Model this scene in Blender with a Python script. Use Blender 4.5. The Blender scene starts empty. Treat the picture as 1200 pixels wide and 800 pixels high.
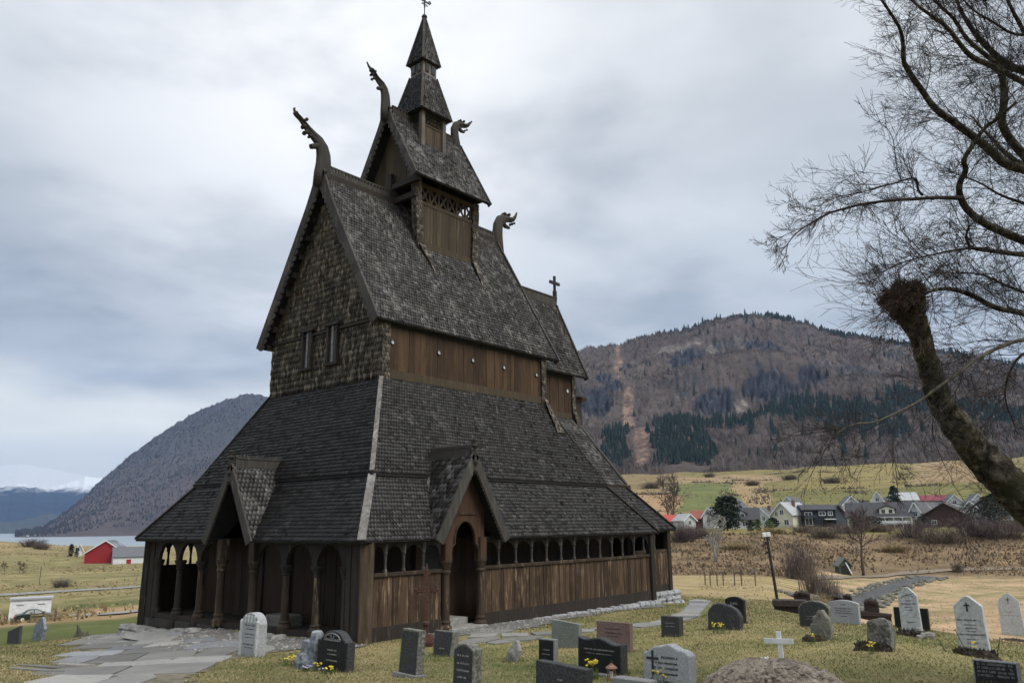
import bpy, math, random
import numpy as np
from mathutils import Vector, Matrix, noise as mnoise
random.seed(7); rng = np.random.default_rng(7)
R = math.radians
scene = bpy.context.scene
COL = scene.collection

# ------------------------------------------------------------------ camera
CX, CY, CZ, YAW, PIT, ROL, FOC = -13.483, -16.345, 2.835, .703, .226, -.011, 924.97
CAM = np.array([CX, CY, CZ])
_F = np.array([math.cos(YAW)*math.cos(PIT), math.sin(YAW)*math.cos(PIT), math.sin(PIT)])
_R0 = np.array([math.sin(YAW), -math.cos(YAW), 0.]); _U0 = np.cross(_R0, _F)
_R = math.cos(ROL)*_R0 + math.sin(ROL)*_U0; _U = -math.sin(ROL)*_R0 + math.cos(ROL)*_U0
def ray(x, y): return _F + _R*(x-600)/FOC + _U*(400-y)/FOC
def at(x, y, D): return CAM + ray(x, y)*D            # photo direction, D metres in front of the lens
def az_of(px, py=610):
    d = ray(px, py); return YAW - math.atan2(d[1], d[0])
cam = bpy.data.cameras.new('camera'); co = bpy.data.objects.new('camera', cam); COL.objects.link(co)
cam.sensor_width = 36; cam.lens = 36*FOC/1200; cam.clip_end = 60000; cam.clip_start = .1
m = Matrix(((_R[0], _U[0], -_F[0], CX), (_R[1], _U[1], -_F[1], CY), (_R[2], _U[2], -_F[2], CZ), (0, 0, 0, 1)))
co.matrix_world = m
scene.camera = co

# ------------------------------------------------------------------ terrain height
TAB = {
 -180: [(0,1.2),(12,1.25),(60,1.5),(300,3),(900,5),(20000,5)],
 -60: [(0,1.2),(12,1.1),(30,.3),(60,-3),(300,-5),(700,-26),(900,-32),(20000,-32)],
 -34: [(0,1.2),(6,1.05),(12,.75),(20,.3),(27,-.35),(33,-1.1),(45,-3.3),(60,-4.2),(90,-5.6),(105,-6.2),(125,-5.9),(160,-5.3),(230,-3.8),(330,-1.0),(420,-4),(700,-26),(900,-32),(20000,-32)],
 -26: [(0,1.2),(6,1.0),(12,.55),(20,-.05),(27,-.5),(32,-.75),(38,-1.6),(60,-4),(90,-5.4),(125,-5.6),(160,-5.2),(230,-4.4),(280,-4.4),(330,-4.2),(420,-6),(700,-26),(900,-32),(20000,-32)],
 -18: [(0,1.2),(6,.95),(12,.5),(18,.1),(22,-.12),(30,-.2),(45,-.8),(90,-4),(230,-5),(420,-6),(700,-26),(900,-32),(20000,-32)],
 -8: [(0,1.2),(6,1.0),(12,.5),(17,.1),(19.5,-.03),(24,-.05),(40,-.3),(90,-4),(200,-5),(420,-5),(700,-4),(900,0),(20000,0)],
 0: [(0,1.2),(6,1.0),(12,.5),(18,.15),(24,-.05),(32,-.2),(45,-.5),(90,-3.5),(150,0),(260,3),(800,40),(900,44),(20000,44)],
 8: [(0,1.2),(6,1.0),(12,.6),(18,.3),(26,-.05),(33,-.3),(45,-.8),(90,-3.1),(98,-3.2),(150,.6),(200,1.5),(260,3),(800,48),(900,50),(20000,50)],
 16: [(0,1.2),(6,1.05),(12,.76),(18,.42),(24,.15),(30,-.25),(45,-1.0),(70,-2.2),(90,-3.0),(98,-3.3),(150,.6),(200,1.4),(260,3),(800,49),(900,50),(20000,50)],
 24: [(0,1.2),(6,1.1),(12,.85),(18,.6),(24,.1),(34,-1.2),(60,-4.0),(85,-4.4),(112,-4.2),(120,-3.6),(150,.4),(180,1.1),(260,2.5),(800,52),(900,54),(20000,54)],
 32: [(0,1.2),(6,1.15),(12,.8),(17,.45),(21,.12),(30,-1.0),(55,-4.0),(85,-4.3),(112,-4.2),(120,-3.6),(150,.4),(180,1.1),(260,2.5),(800,52),(900,54),(20000,54)],
 60: [(0,1.2),(12,1.1),(30,.3),(60,-3),(112,-3),(150,1),(260,3),(800,52),(20000,54)],
 180: [(0,1.2),(12,1.25),(60,1.5),(300,3),(900,5),(20000,5)],
}
_azk = sorted(TAB)
def smooth_noise(x, y, s):
    v = np.sin(x*s*1.3+y*s*.7+1.1)+np.sin(-x*s*.6+y*s*1.7+2.3)*.8+np.sin(x*s*2.1-y*s*1.9+.4)*.5+np.sin(x*s*3.7+y*s*3.1)*.3
    return v/2.6
def ground_np(x, y):
    x = np.asarray(x, float); y = np.asarray(y, float)
    dx, dy = x-CX, y-CY; r = np.hypot(dx, dy)
    az = np.degrees((YAW-np.arctan2(dy, dx)+math.pi) % (2*math.pi)-math.pi)
    zs = np.stack([np.interp(r, [p[0] for p in TAB[k]], [p[1] for p in TAB[k]]) for k in _azk])
    i = np.clip(np.searchsorted(_azk, az, side='right')-1, 0, len(_azk)-2)
    k = np.array(_azk, float); t = (az-k[i])/(k[i+1]-k[i]); t = t*t*(3-2*t)
    idx = np.arange(zs.shape[1]) if zs.ndim > 1 else None
    zf = zs.reshape(len(_azk), -1); ii = i.ravel(); n = np.arange(zf.shape[1])
    z = (zf[ii, n]*(1-t.ravel())+zf[ii+1, n]*t.ravel()).reshape(x.shape)
    amp = np.clip((r-2)/40, .0, 1)*.05+np.clip((r-90)/200, 0, 1)*.35+np.clip((r-300)/500, 0, 1)*1.2
    z = z+amp*smooth_noise(x, y, .35)*(r < 60)+amp*smooth_noise(x, y, .06)*(r >= 60)*np.clip((r-60)/30, 0, 1)
    # level pad under the church
    qx = np.maximum(np.maximum(-.1-x, x-17.5), 0); qy = np.maximum(np.maximum(.1-y, y-12.6), 0)
    q = np.clip(1-np.hypot(qx, qy)/.9, 0, 1)
    z = z*(1-q)+np.minimum(z, -.06)*q
    return z
def ground(x, y): return float(ground_np(np.array([x]), np.array([y]))[0])
def G(px, py, maxd=900):
    """point of the ground seen at photo position px, py"""
    d = ray(px, py); ts = np.concatenate([np.arange(4, 60, .1), np.geomspace(60, maxd, 900)])
    p = CAM[None, :]+ts[:, None]*d[None, :]
    g = ground_np(p[:, 0], p[:, 1]); k = np.argmax(p[:, 2] < g)
    if k == 0: k = len(ts)-1
    a, b = p[k-1], p[k]; ga, gb = a[2]-g[k-1], b[2]-g[k]
    f = ga/(ga-gb+1e-9) if ga*gb < 0 else 0
    q = a+(b-a)*f; return Vector((q[0], q[1], ground(q[0], q[1])))
def depth_of(p): return float(np.dot(np.array(p)-CAM, _F))
def GD(px, D, py=612):
    """ground point on the bearing of photo position px, py, D metres away"""
    d = ray(px, py); q = CAM+d*D/np.dot(d, _F); return Vector((q[0], q[1], ground(q[0], q[1])))

# ------------------------------------------------------------------ materials
MATS = {}
class NT:
    def __init__(s, name):
        s.m = bpy.data.materials.new(name); s.m.use_nodes = True; s.t = s.m.node_tree
        s.b = s.t.nodes['Principled BSDF']; s.out = s.t.nodes['Material Output']
    def n(s, typ, **kw):
        nd = s.t.nodes.new(typ)
        for k, v in kw.items():
            if k in nd.inputs: nd.inputs[k].default_value = v
            else: setattr(nd, k, v)
        return nd
    def l(s, a, b): s.t.links.new(a, b)
    def ramp(s, fac, stops):
        r = s.t.nodes.new('ShaderNodeValToRGB'); e = r.color_ramp.elements
        while len(e) < len(stops): e.new(.5)
        for el, (p, c) in zip(e, stops): el.position = p; el.color = (*c, 1) if len(c) == 3 else c
        s.l(fac, r.inputs[0]); return r.outputs[0]
    def noise(s, scale, vec=None, detail=5, rough=.6, dist=0):
        nd = s.n('ShaderNodeTexNoise', Scale=scale, Detail=detail, Roughness=rough, Distortion=dist)
        if vec is not None: s.l(vec, nd.inputs['Vector'])
        return nd.outputs['Fac']
    def coords(s, scale=(1, 1, 1)):
        g = s.n('ShaderNodeNewGeometry'); mp = s.n('ShaderNodeMapping'); mp.inputs['Scale'].default_value = scale
        s.l(g.outputs['Position'], mp.inputs['Vector']); return mp.outputs[0]
    def island(s): return s.n('ShaderNodeNewGeometry').outputs['Random Per Island']
    def mix(s, f, a, b, typ='MIX'):
        nd = s.t.nodes.new('ShaderNodeMix'); nd.data_type = 'RGBA'; nd.blend_type = typ
        for sock, v in ((nd.inputs[0], f), (nd.inputs[6], a), (nd.inputs[7], b)):
            if hasattr(v, 'is_output'): s.l(v, sock)
            elif isinstance(v, (tuple, list)): sock.default_value = (*v, 1) if len(v) == 3 else v
            else: sock.default_value = v
        return nd.outputs[2]
    def math(s, op, a, b=0.):
        nd = s.n('ShaderNodeMath', operation=op)
        for i, v in enumerate((a, b)):
            if hasattr(v, 'is_output'): s.l(v, nd.inputs[i])
            else: nd.inputs[i].default_value = v
        return nd.outputs[0]
    def bump(s, h, strength=.4, dist=.02):
        b = s.n('ShaderNodeBump', Strength=strength, Distance=dist); s.l(h, b.inputs['Height']); s.l(b.outputs[0], s.b.inputs['Normal'])
    def fin(s, col, rough=.8, spec=.3, metal=0):
        if hasattr(col, 'is_output'): s.l(col, s.b.inputs['Base Color'])
        else: s.b.inputs['Base Color'].default_value = (*col, 1)
        if hasattr(rough, 'is_output'): s.l(rough, s.b.inputs['Roughness'])
        else: s.b.inputs['Roughness'].default_value = rough
        s.b.inputs['Specular IOR Level'].default_value = spec; s.b.inputs['Metallic'].default_value = metal
        MATS[s.m.name] = s.m; return s.m

def m_simple(name, c1, c2, scale=6, rough=.8, bump=.3, bd=.01, spec=.3, detail=6, metal=0, lo=.35, hi=.65):
    t = NT(name); f = t.noise(scale, t.coords(), detail)
    c = t.ramp(f, [(lo, c1), (hi, c2)])
    if bump: t.bump(t.noise(scale*4, t.coords(), 4), bump, bd)
    return t.fin(c, rough, spec, metal)
def m_shingle(name, stops, patch=.45, patchcol=(.2, .19, .18), rough=.55, pf=(.55, .75), streak=(.9, .9, .35)):
    """wooden shingles: every shingle its own shade, with pale patches for silvery wear and painted roof sheen"""
    t = NT(name); isl = t.island()
    c = t.ramp(isl, stops)
    pn = t.noise(1.0, t.coords(streak), 6, .65)
    pm = t.math('MULTIPLY', t.ramp(pn, [(pf[0], (0, 0, 0)), (pf[1], (1, 1, 1))]), patch)
    i2 = t.math('FRACT', t.math('MULTIPLY', isl, 37.7))
    pm2 = t.math('MULTIPLY', pm, t.ramp(i2, [(.25, (0, 0, 0)), (.8, (1, 1, 1))]))
    c = t.mix(pm2, c, patchcol)
    fine = t.noise(30, t.coords((1, 1, .25)), 4)
    c = t.mix(.55, c, t.ramp(fine, [(.25, (.35, .35, .35)), (.75, (1, 1, 1))]), 'MULTIPLY')
    t.bump(fine, .35, .01)
    return t.fin(c, rough, .35)
def m_plank(name, stops, streakcol=(.36, .28, .2), streak=.5, rough=.75, horiz=None, fine=(9, 9, .9), sp=(.56, .7)):
    """vertical tarred boards: board-to-board variation, grain and pale bare streaks"""
    t = NT(name); isl = t.island()
    v = t.coords(fine)
    off = t.n('ShaderNodeVectorMath', operation='ADD'); t.l(v, off.inputs[0])
    cmb = t.n('ShaderNodeCombineXYZ'); t.l(t.math('MULTIPLY', isl, 40.), cmb.inputs[2]); t.l(cmb.outputs[0], off.inputs[1])
    g = t.noise(1.2, off.outputs[0], 7, .68)
    c = t.ramp(t.math('ADD', t.math('MULTIPLY', g, .75), t.math('MULTIPLY', isl, .25)), stops)
    g2 = t.noise(.8, off.outputs[0], 8, .75)
    big = t.noise(.55, t.coords(), 3)
    sm = t.math('MULTIPLY', t.ramp(g2, [(sp[0], (0, 0, 0)), (sp[1], (1, 1, 1))]), t.ramp(big, [(.4, (0, 0, 0)), (.6, (1, 1, 1))]))
    c = t.mix(t.math('MULTIPLY', sm, streak), c, streakcol)
    t.bump(g, .4, .01)
    return t.fin(c, rough, .25)

M = {}
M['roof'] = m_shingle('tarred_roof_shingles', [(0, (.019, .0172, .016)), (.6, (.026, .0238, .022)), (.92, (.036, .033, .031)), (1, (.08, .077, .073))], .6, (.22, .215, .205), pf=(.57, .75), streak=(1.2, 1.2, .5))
M['roof_s'] = m_shingle('weathered_sheen_roof_shingles', [(0, (.022, .0195, .0175)), (.55, (.036, .032, .028)), (.88, (.056, .050, .045)), (1, (.15, .14, .128))], .8, (.30, .29, .27), pf=(.47, .68), streak=(1.5, 1.5, .5))  # pale patches paint grazing sheen and highlights along with the weathering
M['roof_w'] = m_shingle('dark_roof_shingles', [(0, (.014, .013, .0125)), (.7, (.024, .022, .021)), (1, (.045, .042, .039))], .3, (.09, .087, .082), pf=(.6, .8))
M['gable'] = m_shingle('brown_wall_shingles', [(0, (.042, .034, .028)), (.35, (.082, .067, .055)), (.72, (.135, .112, .092)), (1, (.33, .285, .235))], .5, (.36, .315, .27), pf=(.45, .68), rough=.7)
M['base'] = m_simple('dark_roof_boards', (.012, .011, .01), (.025, .023, .021), 5, .8)
M['tar'] = m_plank('tarred_timber', [(.25, (.014, .011, .009)), (.6, (.035, .027, .021)), (.85, (.07, .055, .043))], (.22, .18, .14), .5)
M['inner'] = m_plank('dark_inner_boards', [(.25, (.018, .011, .007)), (.6, (.042, .025, .016)), (.85, (.07, .045, .028))], (.14, .09, .05), .3)
M['plank'] = m_plank('brown_dado_boards', [(.22, (.014, .009, .006)), (.45, (.042, .026, .015)), (.65, (.085, .053, .03)), (.85, (.16, .105, .064))], (.44, .31, .2), .9, sp=(.52, .66))
M['cler'] = m_plank('orange_clerestory_boards', [(.25, (.018, .010, .006)), (.48, (.050, .029, .015)), (.68, (.092, .055, .028)), (.9, (.17, .11, .056))], (.02, .014, .010), .85, fine=(5, 5, .7))
M['turret'] = m_plank('ochre_turret_boards', [(.25, (.028, .021, .013)), (.55, (.062, .046, .028)), (.85, (.115, .088, .056))], (.19, .15, .10), .6)
M['post'] = m_plank('weathered_post_wood', [(.25, (.016, .012, .008)), (.55, (.045, .031, .02)), (.85, (.12, .085, .052))], (.36, .27, .16), .85, sp=(.54, .66))
M['post_pale'] = m_plank('pale_worn_post_wood', [(.25, (.03, .021, .014)), (.5, (.085, .06, .038)), (.8, (.17, .125, .08))], (.36, .28, .18), .8)
M['red'] = m_plank('reddish_portal_wood', [(.25, (.030, .016, .010)), (.6, (.075, .041, .025)), (.85, (.12, .072, .046))], (.22, .15, .09), .35)
M['silver'] = m_plank('silver_grey_boards', [(.3, (.06, .055, .05)), (.5, (.17, .158, .145)), (.75, (.33, .31, .29))], (.42, .4, .375), .6, fine=(7, 7, 3), sp=(.5, .6))
M['barge'] = m_plank('grey_brown_bargeboards', [(.25, (.025, .022, .019)), (.55, (.056, .050, .044)), (.85, (.125, .114, .102))], (.26, .242, .22), .7)
M['dragon'] = m_plank('carved_grey_timber', [(.25, (.018, .016, .014)), (.55, (.042, .037, .031)), (.85, (.085, .074, .062))], (.12, .08, .045), .6, fine=(6, 6, 1.2))
M['black'] = m_simple('black_iron', (.012, .012, .013), (.03, .028, .027), 20, .55)
M['brownstone'] = m_simple('dark_brown_stone', (.022, .016, .014), (.05, .036, .032), 12, .85)
M['rust'] = m_simple('rusty_iron', (.045, .022, .016), (.10, .05, .035), 18, .85)
M['rock'] = m_simple('grey_fieldstone', (.14, .135, .125), (.36, .345, .32), 4, .9, .7, .03)
M['rockd'] = m_simple('mossy_stone', (.085, .085, .07), (.24, .23, .19), 9, .95, .8, .03, lo=.3, hi=.7)
def m_slab(name, stops):
    t = NT(name); v = t.coords(); f = t.noise(1.6, v, 6, .65)
    c = t.ramp(t.math('ADD', t.math('MULTIPLY', t.island(), .55), t.math('MULTIPLY', f, .45)), stops)
    c = t.mix(t.ramp(t.noise(7, v, 5, .7), [(.52, (0, 0, 0)), (.66, (.7, .7, .7))]), c, (.13, .125, .10))
    t.bump(t.noise(9, v, 5), .5, .02); return t.fin(c, .8, .25)
M['slate'] = m_slab('slate_flagstone', [(.2, (.105, .103, .097)), (.5, (.20, .195, .182)), (.8, (.31, .30, .28))])
M['slate2'] = m_slab('blue_slate_flagstone', [(.2, (.10, .108, .118)), (.5, (.17, .178, .188)), (.8, (.25, .258, .268))])
M['gravel'] = m_simple('pale_gravel', (.11, .106, .096), (.33, .315, .29), 38, .95, 1., .04, lo=.3, hi=.7)
M['concrete'] = m_simple('grey_step_stone', (.2, .19, .17), (.33, .315, .29), 6, .9, .4)
def m_granite(name, c1, c2, c3, rough, sc=55, bump=.1, spec=.35):
    t = NT(name); v = t.coords()
    c = t.ramp(t.noise(sc, v, 3, .7), [(.36, c1), (.5, c2), (.66, c3)])
    c = t.mix(.45, c, t.ramp(t.noise(2.5, v, 6), [(.3, (.55, .55, .52)), (.7, (1, 1, 1))]), 'MULTIPLY')
    if bump: t.bump(t.noise(sc, v, 3), bump, .01)
    return t.fin(c, rough, spec)
M['gblack'] = m_granite('polished_black_granite', (.008, .009, .009), (.014, .015, .015), (.04, .04, .041), .42, spec=.18)
M['gdark'] = m_granite('dark_grey_granite', (.02, .02, .021), (.04, .041, .042), (.10, .10, .10), .6, spec=.25)
M['ggrey'] = m_granite('grey_granite', (.11, .11, .11), (.2, .2, .2), (.34, .34, .34), .6)
M['glight'] = m_granite('pale_grey_granite', (.24, .245, .25), (.34, .345, .35), (.46, .465, .47), .6)
M['ggreen'] = m_granite('green_grey_stone', (.12, .135, .12), (.18, .195, .175), (.26, .275, .25), .6)
M['gred'] = m_granite('red_brown_granite', (.10, .06, .05), (.17, .11, .095), (.27, .19, .17), .6)
M['marble'] = m_granite('weathered_white_marble', (.33, .35, .35), (.46, .48, .48), (.54, .555, .55), .6, 12)
M['rough'] = m_granite('lichened_rough_stone', (.07, .07, .06), (.15, .145, .125), (.28, .27, .24), .95, 20, .8)
M['bluerock'] = m_granite('blue_grey_rock', (.10, .115, .13), (.2, .22, .245), (.36, .38, .4), .85, 9, .8)
M['soil'] = m_simple('dark_soil', (.03, .022, .016), (.085, .064, .045), 14, 1, 1., .05)
M['mound'] = m_simple('dug_earth', (.24, .195, .155), (.56, .47, .38), 12, 1, 1., .06, lo=.3, hi=.7)
M['white'] = m_simple('white_paint', (.62, .63, .63), (.78, .78, .77), 3, .6, .1)
M['offwhite'] = m_simple('cream_paint', (.58, .55, .45), (.7, .67, .57), 2, .7, .1)
M['ink'] = m_simple('dark_lettering', (.02, .02, .02), (.04, .04, .04), 20, .7, 0)
M['gilt'] = m_simple('pale_lettering', (.2, .195, .18), (.36, .35, .32), 20, .6, 0)
M['yellow'] = m_simple('yellow_petals', (.62, .48, .03), (.78, .66, .08), 30, .6, 0)
M['redpetal'] = m_simple('red_petals', (.5, .03, .05), (.7, .08, .09), 30, .6, 0)
M['violet'] = m_simple('violet_petals', (.22, .2, .34), (.5, .48, .6), 40, .6, 0)
M['leaf'] = m_simple('green_leaves', (.05, .075, .02), (.11, .15, .04), 30, .7, 0)
M['darkleaf'] = m_simple('dark_shoots', (.035, .032, .03), (.085, .075, .06), 30, .8, 0)
M['copper'] = m_simple('copper_lid', (.16, .08, .05), (.3, .17, .11), 20, .5, 0)
M['candle'] = m_simple('white_wax', (.6, .6, .57), (.75, .75, .7), 5, .5, 0)
M['glass_dark'] = m_simple('dark_window_glass', (.02, .023, .027), (.05, .055, .06), 1, .12, 0, spec=.6)
M['glass_light'] = m_simple('painted_reflection_glass', (.34, .37, .39), (.55, .57, .58), 9, .15, 0, spec=.6)  # pale colour stands in for sky mirrored in the glass
M['asphalt'] = m_simple('grey_road_surface', (.17, .17, .165), (.27, .265, .255), 1, .9, .3)
M['track'] = m_simple('sandy_track', (.15, .12, .088), (.23, .185, .135), .8, .95, .3)

def tree_mat(name, a, b, sc=3): return m_simple(name, a, b, sc, .9, .0)
t = NT('mossy_bark'); v = t.coords(); f1 = t.noise(9, v, 8, .7); f2 = t.noise(2.2, v, 5, .6)
c = t.ramp(f1, [(.38, (.010, .009, .007)), (.5, (.046, .038, .030)), (.64, (.17, .148, .115))])
c = t.mix(t.math('MULTIPLY', t.ramp(f2, [(.48, (0, 0, 0)), (.62, (1, 1, 1))]), .55), c, (.06, .056, .03))
t.bump(f1, 1., .05); M['bark'] = t.fin(c, .95, .15)
M['bark_pale'] = m_simple('pale_lichened_bark', (.05, .046, .036), (.13, .12, .09), 14, .95, .5)
M['twig'] = m_simple('dark_twigs', (.018, .014, .013), (.05, .04, .036), 3, .9, 0)
M['twig_brown'] = m_simple('brown_twigs', (.05, .032, .024), (.11, .072, .055), 6, .9, 0)
M['birch_bark'] = m_simple('pale_birch_bark', (.17, .155, .135), (.34, .32, .29), 9, .8, 0)
M['scrub'] = m_simple('grey_brown_brush', (.085, .066, .052), (.175, .138, .105), .6, .95, 0)
M['scrub2'] = m_simple('mauve_brush', (.075, .055, .052), (.14, .105, .098), 1.5, .95, 0)
M['deadgrass'] = m_simple('matted_dead_grass', (.14, .10, .06), (.27, .2, .125), .3, .95, 0)
M['straw'] = m_simple('dead_grass', (.2, .15, .075), (.36, .29, .16), 1.5, .95, 0)
M['spruce'] = m_simple('spruce_needles', (.008, .016, .014), (.025, .042, .034), .05, .95, 0)
M['ever'] = m_simple('dark_evergreen_needles', (.010, .017, .011), (.035, .05, .032), 2.5, .95, 0)
M['bush'] = m_simple('grey_green_bush', (.02, .026, .02), (.05, .06, .045), 2.5, .95, 0)
M['wood_m'] = m_simple('bare_birch_wood', (.075, .06, .053), (.175, .14, .12), .02, .95, 0)

# ------------------------------------------------------------------ mesh helpers
class MB:
    def __init__(s): s.v = []; s.f = []
    def add(s, vs, fs):
        o = len(s.v); s.v += [tuple(map(float, p)) for p in vs]; s.f += [tuple(i+o for i in f) for f in fs]; return s
    def box(s, a, b, rot=None):
        (x0, y0, z0), (x1, y1, z1) = a, b
        return s.add([(x0,y0,z0),(x1,y0,z0),(x1,y1,z0),(x0,y1,z0),(x0,y0,z1),(x1,y0,z1),(x1,y1,z1),(x0,y1,z1)],
                     [(0,3,2,1),(4,5,6,7),(0,1,5,4),(1,2,6,5),(2,3,7,6),(3,0,4,7)])
    def hexa(s, p):   # 8 points bottom 4, top 4
        return s.add(p, [(0,3,2,1),(4,5,6,7),(0,1,5,4),(1,2,6,5),(2,3,7,6),(3,0,4,7)])
    def prism(s, poly, d):   # poly: 3D points of one face, d: extrusion vector
        n = len(poly); d = Vector(d); q = [Vector(p) for p in poly]
        return s.add(q+[p+d for p in q], [tuple(range(n))[::-1], tuple(range(n, 2*n))]+[(i, (i+1) % n, n+(i+1) % n, n+i) for i in range(n)])
    def bar(s, a, b, w, h, up=(0, 0, 1)):   # rectangular bar from a to b
        a, b = Vector(a), Vector(b); t = (b-a).normalized(); u = Vector(up); sd = t.cross(u)
        if sd.length < 1e-4: sd = t.cross(Vector((1, 0, 0)))
        sd.normalize(); u = sd.cross(t).normalized(); sd = sd*w/2; u = u*h/2
        return s.hexa([a-sd-u, a+sd-u, b+sd-u, b-sd-u, a-sd+u, a+sd+u, b+sd+u, b-sd+u])
    def tube(s, pts, rad, n=8, caps=True, flat=1.0, flatdir=None):
        pts = [Vector(p) for p in pts]; o = len(s.v); k = len(pts)
        ref = Vector((.31, .17, .93)) if flatdir is None else Vector(flatdir)
        for i, p in enumerate(pts):
            t = (pts[min(i+1, k-1)]-pts[max(i-1, 0)])
            t = t.normalized() if t.length > 1e-9 else Vector((0, 0, 1))
            a = ref-t*ref.dot(t)
            if a.length < 1e-3: a = t.orthogonal()
            a.normalize(); b = t.cross(a); r = rad[i] if hasattr(rad, '__len__') else rad
            for j in range(n):
                q = 2*math.pi*j/n; w = p+a*(math.cos(q)*r*flat)+b*(math.sin(q)*r); s.v.append((w.x, w.y, w.z))
        for i in range(k-1):
            for j in range(n):
                s.f.append((o+i*n+j, o+i*n+(j+1) % n, o+(i+1)*n+(j+1) % n, o+(i+1)*n+j))
        if caps:
            s.f.append(tuple(o+j for j in range(n))[::-1]); s.f.append(tuple(o+(k-1)*n+j for j in range(n)))
        return s
    def lathe(s, c, prof, n=12):   # prof: (r, z)
        c = Vector(c); o = len(s.v); k = len(prof)
        for r, z in prof:
            for j in range(n):
                q = 2*math.pi*j/n; s.v.append((c.x+r*math.cos(q), c.y+r*math.sin(q), c.z+z))
        for i in range(k-1):
            for j in range(n): s.f.append((o+i*n+j, o+i*n+(j+1) % n, o+(i+1)*n+(j+1) % n, o+(i+1)*n+j))
        s.f.append(tuple(o+j for j in range(n))[::-1]); s.f.append(tuple(o+(k-1)*n+j for j in range(n))); return s
    def ball(s, c, r, n=8, jit=0, sq=(1, 1, 1), rnd=random):
        prof = []; c = Vector(c); o = len(s.v); k = max(4, n//2)+1
        for i in range(k):
            th = math.pi*i/(k-1)
            for j in range(n):
                q = 2*math.pi*j/n; rr = r*(1+jit*(rnd.random()-.5)) if 0 < i < k-1 else r
                s.v.append((c.x+rr*math.sin(th)*math.cos(q)*sq[0], c.y+rr*math.sin(th)*math.sin(q)*sq[1], c.z-rr*math.cos(th)*sq[2]))
        for i in range(k-1):
            for j in range(n): s.f.append((o+i*n+j, o+i*n+(j+1) % n, o+(i+1)*n+(j+1) % n, o+(i+1)*n+j))
        return s
def tag(o, label=None, cat=None, group=None, kind=None):
    if label: o['label'] = label
    if cat: o['category'] = cat
    if group: o['group'] = group
    if kind: o['kind'] = kind
    return o
def mesh_obj(name, verts, faces, mat, parent=None, smooth=False, bevel=0):
    me = bpy.data.meshes.new(name)
    if isinstance(verts, np.ndarray):
        me.vertices.add(len(verts)); me.vertices.foreach_set('co', verts.astype(np.float32).ravel())
        cnt = faces[1]; idx = faces[0]
        me.loops.add(len(idx)); me.loops.foreach_set('vertex_index', idx.astype(np.int32))
        st = np.concatenate([[0], np.cumsum(cnt)[:-1]]).astype(np.int32)
        me.polygons.add(len(cnt)); me.polygons.foreach_set('loop_start', st); me.polygons.foreach_set('loop_total', cnt.astype(np.int32))
        me.update(calc_edges=True); me.validate()
    else:
        me.from_pydata(verts, [], faces); me.update()
    for mm in (mat if isinstance(mat, (list, tuple)) else [mat]): me.materials.append(mm)
    if smooth: me.polygons.foreach_set('use_smooth', [True]*len(me.polygons))
    o = bpy.data.objects.new(name, me); COL.objects.link(o)
    if parent is not None:
        o.parent = parent
    if bevel:
        b = o.modifiers.new('bevel', 'BEVEL'); b.width = bevel; b.segments = 2; b.limit_method = 'ANGLE'
    return o
def part(name, mb, mat, parent, smooth=False, bevel=0, world=True):
    """world=True: the mesh is in world coordinates; the parent chain's thing is an unrotated Empty"""
    o = mesh_obj(name, mb.v, mb.f, mat, parent, smooth, bevel)
    if world and parent is not None:
        r = parent; off = Vector((0, 0, 0))
        while r is not None: off += Vector(r.location); r = r.parent
        o.location = -off
    return o
def thing(name, loc, label, cat, group=None, rz=0.):
    o = bpy.data.objects.new(name, None); COL.objects.link(o); o.location = loc; o.rotation_euler = (0, 0, rz); o.empty_display_size = .3
    return tag(o, label, cat, group)
def solo(t, mb, mat, smooth=False):
    """turn the Empty t into one mesh object"""
    nm = t.name.split('.')[0]; o = mesh_obj('x_'+nm, mb.v, mb.f, mat, None, smooth); o.location = t.location; o.rotation_euler = t.rotation_euler
    for k in ('label', 'category', 'group'):
        if k in t: o[k] = t[k]
    bpy.data.objects.remove(t); o.name = nm; o.data.name = nm; return o
def ngrid(vs, k, extra=()):   # helper for numpy faces of uniform size
    return np.arange(vs*k), np.full(vs, k)
def multi(blocks):
    """join numpy (verts, faces ndarray of equal size) blocks"""
    V = []; I = []; C = []; o = 0
    for v, fl in blocks:
        V.append(v)
        for f in fl: I.append((f+o).ravel()); C.append(np.full(len(f), f.shape[1]))
        o += len(v)
    return np.concatenate(V), (np.concatenate(I), np.concatenate(C))

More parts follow.
